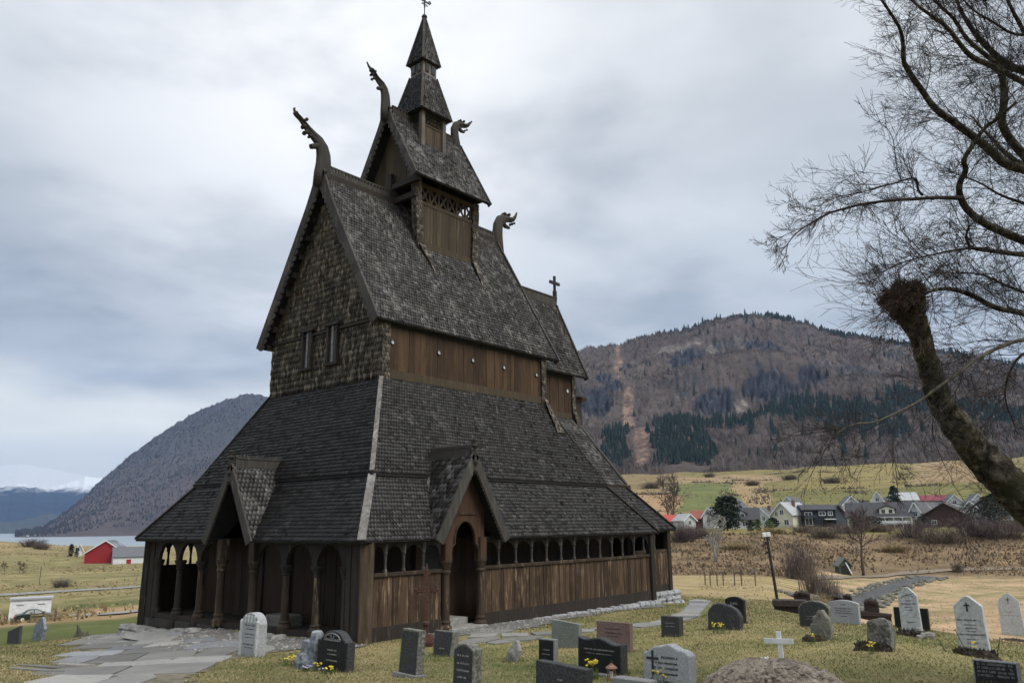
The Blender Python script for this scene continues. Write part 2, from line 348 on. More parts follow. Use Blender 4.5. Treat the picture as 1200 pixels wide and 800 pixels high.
def shingles(bl, br, tr, tl, w=.13, h=.15, shape='point', lift=.035, over=1.7, jit=1.0):
    """courses of separate wooden shingles laid on the plane bl-br-tr-tl (tl may equal tr)"""
    bl, br, tr, tl = [np.array(p, float) for p in (bl, br, tr, tl)]
    u = (br-bl)/np.linalg.norm(br-bl); n = np.cross(u, ((tl+tr)/2-(bl+br)/2)); n /= np.linalg.norm(n); v = np.cross(n, u)
    P = [(np.dot(p-bl, u), np.dot(p-bl, v)) for p in (bl, br, tr, tl)]
    vmax = (P[2][1]+P[3][1])/2
    rows = max(1, int(vmax/h)); hh = vmax/rows
    out = []
    for j in range(rows):
        vm = (j+.35)*hh; a = vm/vmax
        l = P[0][0]+(P[3][0]-P[0][0])*a; r = P[1][0]+(P[2][0]-P[1][0])*a
        if r-l < .03: continue
        c0 = math.floor(l/w)-1; cs = (np.arange(c0, math.ceil(r/w)+2)+(.5 if j % 2 else 0))*w
        cs = cs[(cs > l-w*.4) & (cs < r+w*.4)]
        for c in cs: out.append((c, j*hh, l, r))
    a = np.array(out); k = len(a)
    if k == 0: return np.zeros((0, 3)), [np.zeros((0, 5), int)]
    g = w*.46
    if shape == 'point': sh = [(-g, over*h), (g, over*h), (g, .38*h), (0, 0), (-g, .38*h)]
    elif shape == 'spear': sh = [(-g, over*h), (g, over*h), (g, .8*h), (0, -.1*h), (-g, .8*h)]
    elif shape == 'round': sh = [(-g, over*h), (g, over*h), (g, .2*h), (0, -.02*h), (-g, .2*h)]
    else: sh = [(-g, over*h), (g, over*h), (g, .03*h), (0, 0), (-g, .03*h)]
    sh = np.array(sh)
    du = a[:, None, 0]+sh[None, :, 0]+rng.normal(0, w*.02*jit, (k, 1)); dv = a[:, None, 1]+sh[None, :, 1]+rng.normal(0, h*.05*jit, (k, 1))
    dv = np.clip(dv, -.03, vmax); fr_ = np.clip(dv/vmax, 0, 1)
    lo_u = P[0][0]+(P[3][0]-P[0][0])*fr_; hi_u = P[1][0]+(P[2][0]-P[1][0])*fr_
    du = np.clip(du, lo_u, np.maximum(hi_u, lo_u))
    tilt = rng.normal(0, .006*jit, (k, 1))
    hgt = np.clip(lift*(1-sh[None, :, 1]/(over*h))+.006, .006, 1)+np.abs(rng.normal(0, .007*jit, (k, 1)))*(1-sh[None, :, 1]/(over*h))+tilt*np.sign(sh[None, :, 0])
    top = bl+du[..., None]*u+dv[..., None]*v+hgt[..., None]*n
    low = top[:, 2:5]-n*.028
    V = np.concatenate([top, low], 1).reshape(-1, 3)
    b = np.arange(k)[:, None]*8
    f5 = b+np.array([[4, 3, 2, 1, 0]])[:, ::-1]
    f4 = np.concatenate([b+np.array([[2, 3, 6, 5]]), b+np.array([[3, 4, 7, 6]])])
    # orientation: make the top face look along n
    return V, [f5, f4[:, ::-1]]
def shingle_part(name, quads, mat, parent, **kw):
    V, F = multi([shingles(*q, **kw) for q in quads])
    o = mesh_obj(name, V, F, mat, parent)
    r = parent; off = Vector((0, 0, 0))
    while r is not None: off += Vector(r.location); r = r.parent
    o.location = -off
    return o

# ================================================================== stave church
L, W, YC = 13.9, 11.89, 5.945
ch = thing('stave_church', (7, YC, 0), 'dark tarred wooden stave church with tiered shingled roofs and dragon-head gables', 'church')
def planks(mb, a, b, z0, z1, nrm, w=.2, th=.03, gap=.004, jit=.01, topf=None, botf=None):
    """vertical boards from ground point a to b (xy), each a box standing proud along nrm"""
    a = Vector((a[0], a[1], 0)); b = Vector((b[0], b[1], 0)); n = Vector((nrm[0], nrm[1], 0)); Ln = (b-a).length; u = (b-a)/Ln
    x = 0
    while x < Ln-.01:
        ww = min(w*random.uniform(.75, 1.25), Ln-x)
        if Ln-x-ww < .06: ww = Ln-x
        d = th*random.uniform(.7, 1.2)
        p = [a+u*(x+gap), a+u*(x+ww-gap)]
        za = z1 if topf is None else None
        q = []
        zb = [z0, z0] if botf is None else [botf((x+gap)/Ln), botf((x+ww-gap)/Ln)]
        zt = [z1, z1] if topf is None else [topf((x+gap)/Ln), topf((x+ww-gap)/Ln)]
        if min(zt[0]-zb[0], zt[1]-zb[1]) > .01 or max(zt[0]-zb[0], zt[1]-zb[1]) > .05:
            bb = [p[0]+Vector((0,0,zb[0])), p[1]+Vector((0,0,zb[1])), p[1]+n*d+Vector((0,0,zb[1])), p[0]+n*d+Vector((0,0,zb[0]))]
            tt = [p[0]+Vector((0,0,zt[0])), p[1]+Vector((0,0,zt[1])), p[1]+n*d+Vector((0,0,zt[1])), p[0]+n*d+Vector((0,0,zt[0]))]
            mb.hexa(bb+tt)
        x += ww
    return mb

# ---- plinth, floor, inner walls
mb = MB().box((.02, .02, -.5), (L-.02, W-.02, .015)).box((L-.03, .85, -.6), (16.68, W-.85, .12))
part('gallery_floor', mb, M['tar'], ch)
mb = MB().box((1.3, 1.3, 0), (L-.9, W-1.3, 4.35)).box((12, 2.0, 0), (15.9, W-2.0, 4.35))
planks(mb, (1.3, 1.3), (1.3, W-1.3), .02, 4.3, (-1, 0), .3); planks(mb, (1.3, 1.3), (L-.9, 1.3), .02, 4.3, (0, -1), .3)
part('aisle_wall', mb, M['inner'], ch)
# ---- W portal behind the porch
dr = MB().prism([(1.262, YC-.55, .25), (1.262, YC+.55, .25), (1.262, YC+.55, 2.1), (1.262, YC+.3, 2.45), (1.262, YC, 2.55), (1.262, YC-.3, 2.45), (1.262, YC-.55, 2.1)], (-.05, 0, 0))
door = part('door', dr, M['inner'], ch)
fr = MB().box((1.14, YC-.85, .2), (1.26, YC-.56, 2.9)).box((1.14, YC+.56, .2), (1.26, YC+.85, 2.9)).box((1.13, YC-.85, 2.9), (1.26, YC+.85, 3.2))
part('door_frame', fr, M['tar'], door)
dr = MB().prism([(3.0, 1.262, .1), (4.05, 1.262, .1), (4.05, 1.262, 2.0), (3.52, 1.262, 2.3), (3.0, 1.262, 2.0)], (0, -.05, 0))
door = part('door', dr, M['black'], ch)
part('door_frame', MB().box((2.72, 1.12, .1), (2.99, 1.26, 2.6)).box((4.06, 1.12, .1), (4.3, 1.26, 2.6)).box((2.72, 1.11, 2.6), (4.3, 1.26, 2.85)), M['red'], door)

# ---- arcade pieces
def arch_plate(P, u0, u1, zs, zt, th, n=12, leg=.06, rise=None):
    """spandrel plate over the opening u0..u1: P(u,d,z) maps to world; springs at zs, plate top zt"""
    rise = rise or (zt-zs-.1); a = (u1-u0)/2-leg; c = (u0+u1)/2
    top = [(u0, zt), (u1, zt)]
    poly = [P(u0, 0, zt), P(u0, 0, zs)] + [P(c-a*math.cos(math.pi*i/n), 0, zs+rise*math.sin(math.pi*i/n)) for i in range(n+1)] + [P(u1, 0, zs), P(u1, 0, zt)]
    return MB().prism(poly, Vector(P(0, th, 0))-Vector(P(0, 0, 0)))
PW = lambda u, d, z: (d, u, z)        # W front: u along +y, d inward
PS = lambda u, d, z: (u, d, z)        # S side: u along +x
# W columns
wc = [2.22, 3.66, 5.09-.0, 6.9, 8.37, 9.75]
edges = [.92]+wc+[11.15]
for i, y in enumerate(wc):
    if i in (2, 3): continue
    c = MB().lathe((.12, y, -.12), [(.2, 0), (.2, .2), (.15, .28), (.165, .33), (.12, .37), (.105, 1.3), (.1, 1.58)], 14)
    col = part('column', c, M['post'] if i in (0, 1, 4) else M['tar'], ch, smooth=False)
    k = MB().lathe((.12, y, 1.46), [(.1, 0), (.14, .02), (.14, .05), (.11, .07), (.17, .2), (.19, .24), (.19, .3)], 14)
    part('capital', k, M['tar'], col)
    part('pedestal', MB().box((-.1, y-.17, -.45), (.32, y+.17, -.13)), M['tar'], col, bevel=.02)
for a, b in zip(edges[:-1], edges[1:]):
    if abs(a-5.09) < .01: continue
    part('arch', arch_plate(PW, a, b, 1.74, 2.44, .12, leg=.1, rise=.58), M['tar'], ch)
# half columns on the two corner panels
for y in (.92, 11.12):
    part('column', MB().lathe((.07, y, -.1), [(.14, 0), (.14, .2), (.1, .3), (.085, 1.6)], 12), M['tar'], ch)
    part('capital', MB().lathe((.07, y, 1.46), [(.09, 0), (.12, .03), (.1, .06), (.16, .2), (.17, .3)], 12), M['tar'], ch)
mb = planks(MB(), (.04, .0), (.04, .93), -.3, 2.4, (-1, 0), .22, .05)
part('corner_panel', mb, M['tar'], ch)
mb = planks(MB(), (.04, 11.12), (.04, W), -.5, 2.4, (-1, 0), .22, .05); mb.bar((-.05, W-.05, -.55), (-.02, W-.08, 2.4), .2, .2)
part('corner_panel', mb, M['tar'], ch)
sill = MB()
for a, b in zip([0, 2.4, 3.84, 7.08, 8.55, 9.93], [2.04, 3.48, 4.92, 8.19, 9.57, W]):
    sill.box((-.03, a, -.42), (.28, b, -.14 if a > 7 else -.18))
part('sill', sill, M['barge'], ch, bevel=.015)
# W parapet boards between the panel and inside of the N side: N gallery dado with openings above
mb = planks(MB(), (0, W), (L, W), -.3, 1.5, (0, 1), .22, .04)
part('dado', mb, M['inner'], ch)
nb = MB()
for i in range(30):
    x = .3+i*.42
    nb.lathe((x, W-.06, 1.5), [(.05, 0), (.05, .12), (.035, .3), (.05, .5), (.09, .9)], 8)
part('colonnette', nb, M['tar'], ch)['kind'] = 'stuff'
part('rail', MB().box((0, W-.12, 1.45), (L, W+.06, 1.53)), M['tar'], ch)
for i in range(30):
    xa, xb = (.3+(i-1)*.42 if i else -.02), .3+i*.42; xm, hr_ = (xa+xb)/2, (xb-xa)/2-.045
    part('arch', MB().prism([(u, W-.06, z) for u, z in [(xa, 2.44), (xa, 1.98)]+[(xm-hr_*math.cos(math.pi*k/8), 1.98+.26*math.sin(math.pi*k/8)) for k in range(9)]+[(xb, 1.98), (xb, 2.44)]], (0, .05, 0)), M['tar'], ch)

# ---- S side: corner post, dado, rail, colonnettes, arches, plate
cp = MB()
cp.bar((-.02, -.02, -.1), (-.0, .0, 2.42), .34, .3); part('corner_post', cp, M['post_pale'], ch, bevel=.04)
part('corner_post', MB().bar((L, 0, -.15), (L, 0, 2.42), .26, .26), M['tar'], ch, bevel=.04)
for a, b, mt in ((.17, 2.62, 'plank'), (4.36, L-.13, 'plank')):
    mb = planks(MB(), (a, .02), (b, .02), .16, 1.52, (0, -1), .19, .035, botf=None)
    d = part('dado', mb, M[mt], ch)
    part('base_board', MB().box((a, -.045, -.12), (b, .05, .3)), M['tar'], d)
    part('rail', MB().box((a, -.07, 1.52), (b, .06, 1.62)), M['post'], d, bevel=.015)
    part('top_plate', MB().box((a, -.03, 2.34), (b, .09, 2.46)), M['tar'], d)
    part('backing', MB().box((a, .025, -.1), (b, .06, 1.5)), M['inner'], d)
def colonnette(x, y=0., z0=1.62, mt='barge'):
    return part('colonnette', MB().lathe((x, y, z0), [(.06, 0), (.06, .05), (.04, .09), (.034, .2), (.042, .38), (.034, .42), (.055, .46), (.06, .5), (.05, .54), (.055, .62), (.085, .74)], 10), M[mt], ch)
sx = [.6, 1.24, 1.96, 2.62]; sx2 = [4.36, 5.06, 5.87, 6.65, 7.42, 8.2, 8.94, 9.74, 10.48, 11.24, 11.94, 12.73, 13.77]
for x in sx[:-1]+sx2[1:-1]: colonnette(x)
for arr in ([.16]+sx, sx2):
    for a, b in zip(arr[:-1], arr[1:]):
        part('arch', arch_plate(PS, a, b, 2.02, 2.4, .05, leg=.045, rise=.27), M['tar'], ch)
# ---- choir gallery (set back, further east)
c0 = .81
part('corner_post', MB().bar((16.66, c0+.02, .05), (16.66, c0+.02, 2.5), .26, .26), M['tar'], ch, bevel=.04)
mb = planks(MB(), (L+.1, c0), (16.54, c0), .3, 1.62, (0, -1), .2, .035)
d = part('dado', mb, M['plank'], ch)
part('base_board', MB().box((L, c0-.04, .08), (16.56, c0+.05, .34)), M['tar'], d)
part('rail', MB().box((L, c0-.06, 1.62), (16.56, c0+.06, 1.72)), M['post'], d)
part('top_plate', MB().box((L, c0-.03, 2.38), (16.6, c0+.09, 2.52)), M['tar'], d)
for x in (14.75, 15.6): colonnette(x, c0, 1.72)
mb = planks(MB(), (16.68, c0), (16.68, W-c0), .3, 2.45, (1, 0), .2, .035); part('end_wall', mb, M['inner'], ch)
mb = planks(MB(), (L-.1, .9), (L-.1, 2.2), .0, 2.4, (-1, 0), .2, .03); part('end_wall', mb, M['inner'], ch)

# ---- roofs: slabs with shingles
def slab(bl, br, tr, tl, th=.07):
    bl, br, tr, tl = map(Vector, (bl, br, tr, tl)); n = (br-bl).cross(tl-bl if (tl-bl).length > 1e-3 else tr-bl).normalized()
    return MB().prism([bl, br, tr, tl] if (tr-tl).length > 1e-3 else [bl, br, tr], -n*th)
ze, zb, zt = 2.4, 4.17, 7.43
E_ = [(-.38, -.21), (L+.38, -.21), (L+.38, W+.21), (-.38, W+.21)]
B_ = [(.99, 1.10), (12.63, 1.10), (12.63, W-1.10), (.99, W-1.10)]
T_ = [(2.71, 2.85), (11.11, 2.85), (11.11, W-2.85), (2.71, W-2.85)]
v3 = lambda p, z: (p[0], p[1], z)
sides = {'S': (0, 1), 'E': (1, 2), 'N': (2, 3), 'W': (3, 0)}
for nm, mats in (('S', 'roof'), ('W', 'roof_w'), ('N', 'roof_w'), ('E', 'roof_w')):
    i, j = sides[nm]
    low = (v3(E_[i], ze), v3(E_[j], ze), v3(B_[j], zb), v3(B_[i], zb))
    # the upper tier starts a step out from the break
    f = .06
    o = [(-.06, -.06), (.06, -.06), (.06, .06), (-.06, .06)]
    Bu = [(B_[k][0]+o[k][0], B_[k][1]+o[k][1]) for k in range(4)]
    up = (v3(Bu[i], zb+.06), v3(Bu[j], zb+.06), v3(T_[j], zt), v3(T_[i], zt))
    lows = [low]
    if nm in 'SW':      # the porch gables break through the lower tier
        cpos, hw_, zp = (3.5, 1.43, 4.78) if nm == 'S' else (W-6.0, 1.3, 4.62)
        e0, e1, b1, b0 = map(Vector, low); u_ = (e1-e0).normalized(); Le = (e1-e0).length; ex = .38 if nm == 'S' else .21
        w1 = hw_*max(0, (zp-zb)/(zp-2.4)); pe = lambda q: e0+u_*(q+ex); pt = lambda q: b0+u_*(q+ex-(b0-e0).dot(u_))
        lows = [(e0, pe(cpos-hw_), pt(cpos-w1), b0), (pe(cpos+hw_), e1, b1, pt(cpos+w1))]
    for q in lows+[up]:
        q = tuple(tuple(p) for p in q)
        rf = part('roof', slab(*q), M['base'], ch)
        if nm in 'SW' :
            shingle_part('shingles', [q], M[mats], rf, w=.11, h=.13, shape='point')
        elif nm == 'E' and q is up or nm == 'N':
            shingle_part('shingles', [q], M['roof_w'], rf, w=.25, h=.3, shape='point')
part('soffit', MB().box((1.3, 1.3, 2.42), (L+.1, W+.05, 2.47)).box((-.1, 1.3, 2.42), (1.3, 4.9, 2.47)).box((-.1, 7.1, 2.42), (1.3, W+.05, 2.47)).box((-.1, -.05, 2.42), (2.4, 1.3, 2.47)).box((4.6, -.05, 2.42), (L+.1, 1.3, 2.47)), M['base'], ch)
def hip(a, b, w, mt, th=.05, name='hip_board'):
    a, b = Vector(a), Vector(b); t = (b-a).normalized(); up = Vector((0, 0, 1))
    return part(name, MB().bar(a+up*.04, b+up*.04, w, th), M[mt], ch, bevel=.01)
hip(v3(E_[0], ze+.02), v3(B_[0], zb+.02), .22, 'silver'); hip((B_[0][0]-.05, B_[0][1]-.05, zb+.1), v3(T_[0], zt+.03), .14, 'silver')
hip(v3(E_[3], ze+.02), v3(B_[3], zb+.02), .2, 'barge'); hip(v3(B_[3], zb+.1), v3(T_[3], zt+.03), .16, 'roof_w')
hip(v3(E_[1], ze+.02), v3(B_[1], zb+.02), .2, 'barge'); hip(v3(B_[1], zb+.1), v3(T_[1], zt+.03), .18, 'barge')
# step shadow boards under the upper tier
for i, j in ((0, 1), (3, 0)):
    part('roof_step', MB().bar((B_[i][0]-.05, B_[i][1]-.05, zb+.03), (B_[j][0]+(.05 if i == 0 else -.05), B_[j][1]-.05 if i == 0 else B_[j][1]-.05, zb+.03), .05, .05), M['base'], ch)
# ---- choir aisle roof
cE = [(12.2, c0-.21), (17.09, c0-.21), (17.09, W-c0+.21)]
cB = [(12.2, 1.72), (15.62, 1.72), (15.62, W-1.72)]
cT = [(12.2, 4.50), (15.52, 4.50), (15.52, W-4.5)]
import sys
cb_z = 4.25
q1 = ((12.4, c0-.21, 2.49), (17.09, c0-.21, 2.49), (15.55, 2.05, cb_z), (12.4, 2.05, cb_z))
q2 = ((11.2, 2.0, cb_z+.05), (15.6, 2.0, cb_z+.05), (15.46, 4.52, 7.35), (11.2, 4.52, 7.35))
q3 = ((17.09, c0-.21, 2.49), (17.09, W-c0+.21, 2.49), (15.55, W-2.05, cb_z), (15.55, 2.05, cb_z))
q4 = ((15.6, 2.0, cb_z+.05), (15.6, W-2, cb_z+.05), (15.46, W-4.52, 7.35), (15.46, 4.52, 7.35))
for q in (q1, q2, q3, q4):
    rf = part('roof', slab(*q), M['base'], ch)
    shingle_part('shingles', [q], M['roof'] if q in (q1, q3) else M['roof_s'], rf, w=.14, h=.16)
part('roof', slab(*[(p[0], W-p[1], p[2]) for p in (q1[1], q1[0], q1[3], q1[2])]), M['roof_w'], ch)
part('roof', slab(*[(p[0], W-p[1], p[2]) for p in (q2[1], q2[0], q2[3], q2[2])]), M['roof_w'], ch)
hip((17.09, c0-.21, 2.52), (15.55, 2.05, cb_z+.03), .2, 'barge'); hip((15.6, 2.0, cb_z+.1), (15.46, 4.52, 7.38), .18, 'barge')

# ---- nave clerestory
x0, x1, y0, y1, zw = 2.71, 11.11, 2.85, W-2.85, 9.24
zr = 15.2
part('nave_wall', MB().box((x0+.02, y0+.02, 4), (x1-.02, y1-.02, 9.4)).prism([(x0+.02, y0+.02, 9.4), (x0+.02, y1-.02, 9.4), (x0+.02, YC, zr-.35)], (x1-x0-.04, 0, 0)), M['inner'], ch)
mb = planks(MB(), (x0+.28, y0+.01), (x1-.22, y0+.01), 7.55, 9.3, (0, -1), .24, .03)
cl = part('clerestory_boards', mb, M['cler'], ch)
part('base_board', MB().box((x0+.26, y0-.05, 7.42), (x1-.2, y0+.0, 7.7)), M['turret'], cl)
part('top_plate', MB().box((x0, y0-.06, 9.12), (x1, y0+.02, 9.3)), M['base'], cl)
for x, z in ((3.12, 8.62), (5.23, 8.6), (6.94, 8.59), (8.66, 8.57), (10.62, 8.55)):
    ring = MB(); n = 20
    pts = [(x+.088*math.cos(2*math.pi*i/n), y0-.042, z+.088*math.sin(2*math.pi*i/n)) for i in range(n+1)]
    w_ = part('porthole', MB().tube(pts, .022, 6, caps=False), M['turret'], ch)
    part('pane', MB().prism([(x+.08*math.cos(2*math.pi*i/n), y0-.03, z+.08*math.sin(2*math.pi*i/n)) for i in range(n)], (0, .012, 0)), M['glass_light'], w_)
# corner posts covered in shingles
cpq = [((x0-.06, y0-.07, 7.3), (x0+.27, y0-.07, 7.3), (x0+.27, y0-.07, 9.25), (x0-.06, y0-.07, 9.25)),
       ((x1-.24, y0-.07, 7.3), (x1+.06, y0-.07, 7.3), (x1+.06, y0-.07, 9.25), (x1-.24, y0-.07, 9.25)),
       ((x1-.15, y0-.75, 6.2), (x1+.3, y0-.75, 6.2), (x1+.06, y0-.1, 7.6), (x1-.12, y0-.1, 7.6))]
part('corner_post', MB().box((x0-.05, y0-.06, 7.2), (x0+.26, y0+.1, 9.28)), M['base'], ch)
part('corner_post', MB().box((x1-.23, y0-.06, 7.2), (x1+.05, y0+.1, 9.28)), M['base'], ch)
shingle_part('post_shingles', cpq, M['gable'], ch, w=.11, h=.13, lift=.025)
# ---- W gable wall of shingles, with a ledge and two windows
gq = [((x0-.03, y1, 7.4), (x0-.03, y0-.08, 7.4), (x0-.03, y0-.08, 9.36), (x0-.03, y1, 9.36)),
      ((x0-.03, y1+.05, 9.38), (x0-.03, y0-.05, 9.38), (x0-.03, YC-.12, 14.75), (x0-.03, YC+.12, 14.75))]
shingle_part('gable_shingles', gq, M['gable'], ch, w=.115, h=.2, shape='spear', lift=.05, over=1.9)
part('gable_ledge', MB().box((x0-.15, y0-.05, 9.32), (x0, y1+.05, 9.40)), M['tar'], ch)
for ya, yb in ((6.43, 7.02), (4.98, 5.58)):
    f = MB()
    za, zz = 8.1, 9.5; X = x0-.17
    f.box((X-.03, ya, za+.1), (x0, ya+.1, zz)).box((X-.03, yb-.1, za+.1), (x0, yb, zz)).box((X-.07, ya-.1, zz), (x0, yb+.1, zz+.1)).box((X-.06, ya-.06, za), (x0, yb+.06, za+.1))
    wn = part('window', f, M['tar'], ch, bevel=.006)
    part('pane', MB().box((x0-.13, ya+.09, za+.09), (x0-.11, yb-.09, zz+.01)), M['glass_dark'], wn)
    part('pane_light_strip', MB().box((x0-.155, (ya+yb)/2-.045, za+.1), (x0-.132, (ya+yb)/2+.045, zz)), M['silver'], wn)  # strip of light in the pane, built as a pale bar
# ---- main roof
ex0, ex1, ey, ez = 2.28, 11.7, 2.59, 9.24
qS = ((ex0, ey, ez), (ex1, ey, ez), (ex1, YC, zr), (ex0, YC, zr)); qN = ((ex1, W-ey, ez), (ex0, W-ey, ez), (ex0, YC, zr), (ex1, YC, zr))
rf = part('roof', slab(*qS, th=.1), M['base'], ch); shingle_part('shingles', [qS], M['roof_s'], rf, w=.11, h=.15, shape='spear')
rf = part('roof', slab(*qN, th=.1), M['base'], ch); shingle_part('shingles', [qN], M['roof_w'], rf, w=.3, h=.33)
# E gable closing
part('gable_wall', MB().prism([(x1-.05, y0, 9.2), (x1-.05, y1, 9.2), (x1-.05, YC, zr-.25)], (.08, 0, 0)), M['tar'], ch)
def barge(x, ya, za, yb, zb_, mt='barge', w=.3, th=.09, teeth=True, dx=-1, sub=None, curve=.0):
    """bargeboard from eave (ya,za) to apex (yb,zb_) with a carved scalloped lower edge; flares into the apex"""
    a, b = Vector((x, ya, za)), Vector((x, yb, zb_)); t = (b-a).normalized(); n = Vector((1, 0, 0)).cross(t)
    if n.z < 0: n = -n
    mb = MB(); k = 14
    for i in range(k):
        f0, f1 = i/k, (i+1)/k
        def p(f, s): 
            ww = w*(1+.9*max(0, f-.8)/.2*curve)
            return a+(b-a)*f+n*(s*ww)+Vector((0, 0, .25*curve*max(0, f-.75)**2*8))
        mb.hexa([p(f0, -.72), p(f1, -.72), p(f1, -.72)+Vector((dx*th, 0, 0)), p(f0, -.72)+Vector((dx*th, 0, 0)), p(f0, .28), p(f1, .28), p(f1, .28)+Vector((dx*th, 0, 0)), p(f0, .28)+Vector((dx*th, 0, 0))])
    o = part('bargeboard', mb, M[mt], ch if sub is None else sub)
    if teeth:
        tm = MB(); Ln = (b-a).length; step = .25; c = int(Ln*.9/step)
        for i in range(c):
            q = a+t*(i*step+.15)-n*(w*.72); r_ = step*.46
            pl = [q+t*(r_*math.cos(math.pi*j/5))-n*(r_*math.sin(math.pi*j/5)) for j in range(6)]
            tm.prism([p+Vector((dx*.01, 0, 0)) for p in pl], Vector((dx*(th-.03), 0, 0)))
        part('scallops', tm, M['barge'], o)
    return o
for ya in (ey-.03, W-ey+.03): barge(ex0-.002, ya, ez-.02, YC, zr+.05, w=.3, curve=1)
for ya in (ey-.03, W-ey+.03): barge(ex1+.002, ya, ez-.02, YC, zr+.05, w=.28, dx=1, teeth=False)
# purlin ends and stepped soffit under the W overhang
for f in np.linspace(.06, .9, 9):
    for s in (1, -1):
        y = YC+s*(YC-ey)*(1-f); z = ez+(zr-ez)*f-.32
        part('purlin_end', MB().box((ex0+.12, y-.09, z-.1), (x0+.1, y+.09, z+.1)), M['tar'], ch)
def crest(xa, xb, z, h, mt='barge', holes=True, y=YC, name='ridge_crest', parent=None):
    mb = MB().box((xa, y-.05, z-.1), (xb, y+.05, z+h*.62))
    mb.box((xa, y-.045, z+h*.86), (xb, y+.045, z+h)); n = max(2, int((xb-xa)/.15))
    for i in range(n+1):
        x = xa+(xb-xa)*i/n; mb.box((max(xa, x-.045), y-.04, z+h*.62-.005), (min(xb, x+.045), y+.04, z+h*.86+.005))
    return part(name, mb, M[mt], parent or ch)
crest(2.6, 6.0, zr, .42); crest(9.05, 11.75, zr, .40)
def crest_boards(xa, xb, z, h): return part('ridge_board', MB().bar((xa, YC-.1, z-.1), (xb, YC-.1, z-.1), .02, .3).bar((xa, YC+.1, z-.1), (xb, YC+.1, z-.1), .02, .3), M['tar'], ch)
crest_boards(2.5, 6, zr+.02, .3); crest_boards(9, 11.7, zr+.02, .3)

# ---- dragon heads
def dragon(pts, rad, jaw, knobs, ear=None, name='dragon_head', crestpts=None):
    d = part(name, MB().tube([(x, YC, z) for x, z in pts], rad, 12, flat=1.0, flatdir=(0, 1, 0)), M['dragon'], ch, smooth=True)
    for v in d.data.vertices: v.co.y = YC+(v.co.y-YC)*.62
    part('jaw', MB().tube([(x, YC, z) for x, z in jaw[0]], jaw[1], 8), M['dragon'], d)
    kb = MB()
    for x, z, r in knobs: kb.ball((x, YC+.06, z), r, 8).ball((x, YC-.06, z), r, 8)
    part('carved_knobs', kb, M['dragon'], d, smooth=True)
    rg = MB()
    for (xa, za), (xb, zb2) in zip(pts[1:-3], pts[2:-2]):
        for s in (-1, 1): rg.bar((xa, YC+s*.1, za), (xb, YC+s*.1, zb2), .05, .03)
    part('carved_band', rg, M['dragon'], d)
    return d
dragon([(2.27, 14.7), (2.3, 15.2), (2.34, 15.6), (2.32, 15.95), (2.24, 16.22), (2.08, 16.42), (1.85, 16.55), (1.62, 16.7), (1.42, 16.86), (1.26, 16.98), (1.12, 17.05), (1.03, 17.14), (.99, 17.24), (1.03, 17.3)],
       [.33, .33, .31, .29, .26, .22, .18, .15, .125, .10, .075, .06, .05, .03], ([(2.15, 16.25), (1.95, 16.17), (1.76, 16.08)], [.14, .11, .10]),
       [(1.50, 16.52, .085), (1.42, 16.72, .08), (1.5, 17.02, .07), (1.7, 16.45, .06)])
dragon([(5.2, 18.5), (5.17, 18.95), (5.16, 19.3), (5.13, 19.6), (5.06, 19.82), (4.93, 19.98), (4.76, 20.08), (4.6, 20.2), (4.47, 20.33), (4.36, 20.4), (4.25, 20.47), (4.15, 20.62)],
       [.26, .24, .22, .205, .19, .165, .14, .115, .1, .075, .055, .03], ([(5.0, 19.84), (4.85, 19.76), (4.72, 19.72)], [.1, .08, .07]),
       [(4.48, 20.02, .06), (4.42, 20.18, .06), (4.55, 20.36, .055)])
dragon([(9.3, 18.5), (9.2, 18.95), (9.1, 19.35), (9.08, 19.65), (9.18, 19.88), (9.36, 20.0), (9.56, 20.06), (9.76, 20.1), (9.93, 20.2), (10.05, 20.34), (10.2, 20.5)],
       [.24, .23, .22, .21, .19, .165, .14, .11, .085, .06, .03], ([(9.3, 19.85), (9.5, 19.74), (9.68, 19.76)], [.1, .08, .06]),
       [(9.62, 20.24, .06), (9.8, 19.9, .05), (9.4, 20.2, .06)])
dragon([(11.98, 14.6), (11.92, 15.1), (11.88, 15.6), (11.92, 16.0), (12.06, 16.3), (12.3, 16.46), (12.55, 16.52), (12.8, 16.55), (13.0, 16.63), (13.15, 16.8), (13.28, 17.05)],
       [.3, .3, .29, .28, .25, .21, .17, .14, .11, .08, .04], ([(12.2, 16.3), (12.45, 16.12), (12.7, 16.12)], [.13, .1, .07]),
       [(12.65, 16.74, .08), (12.85, 16.34, .07), (12.35, 16.7, .08), (13.0, 16.42, .06)])

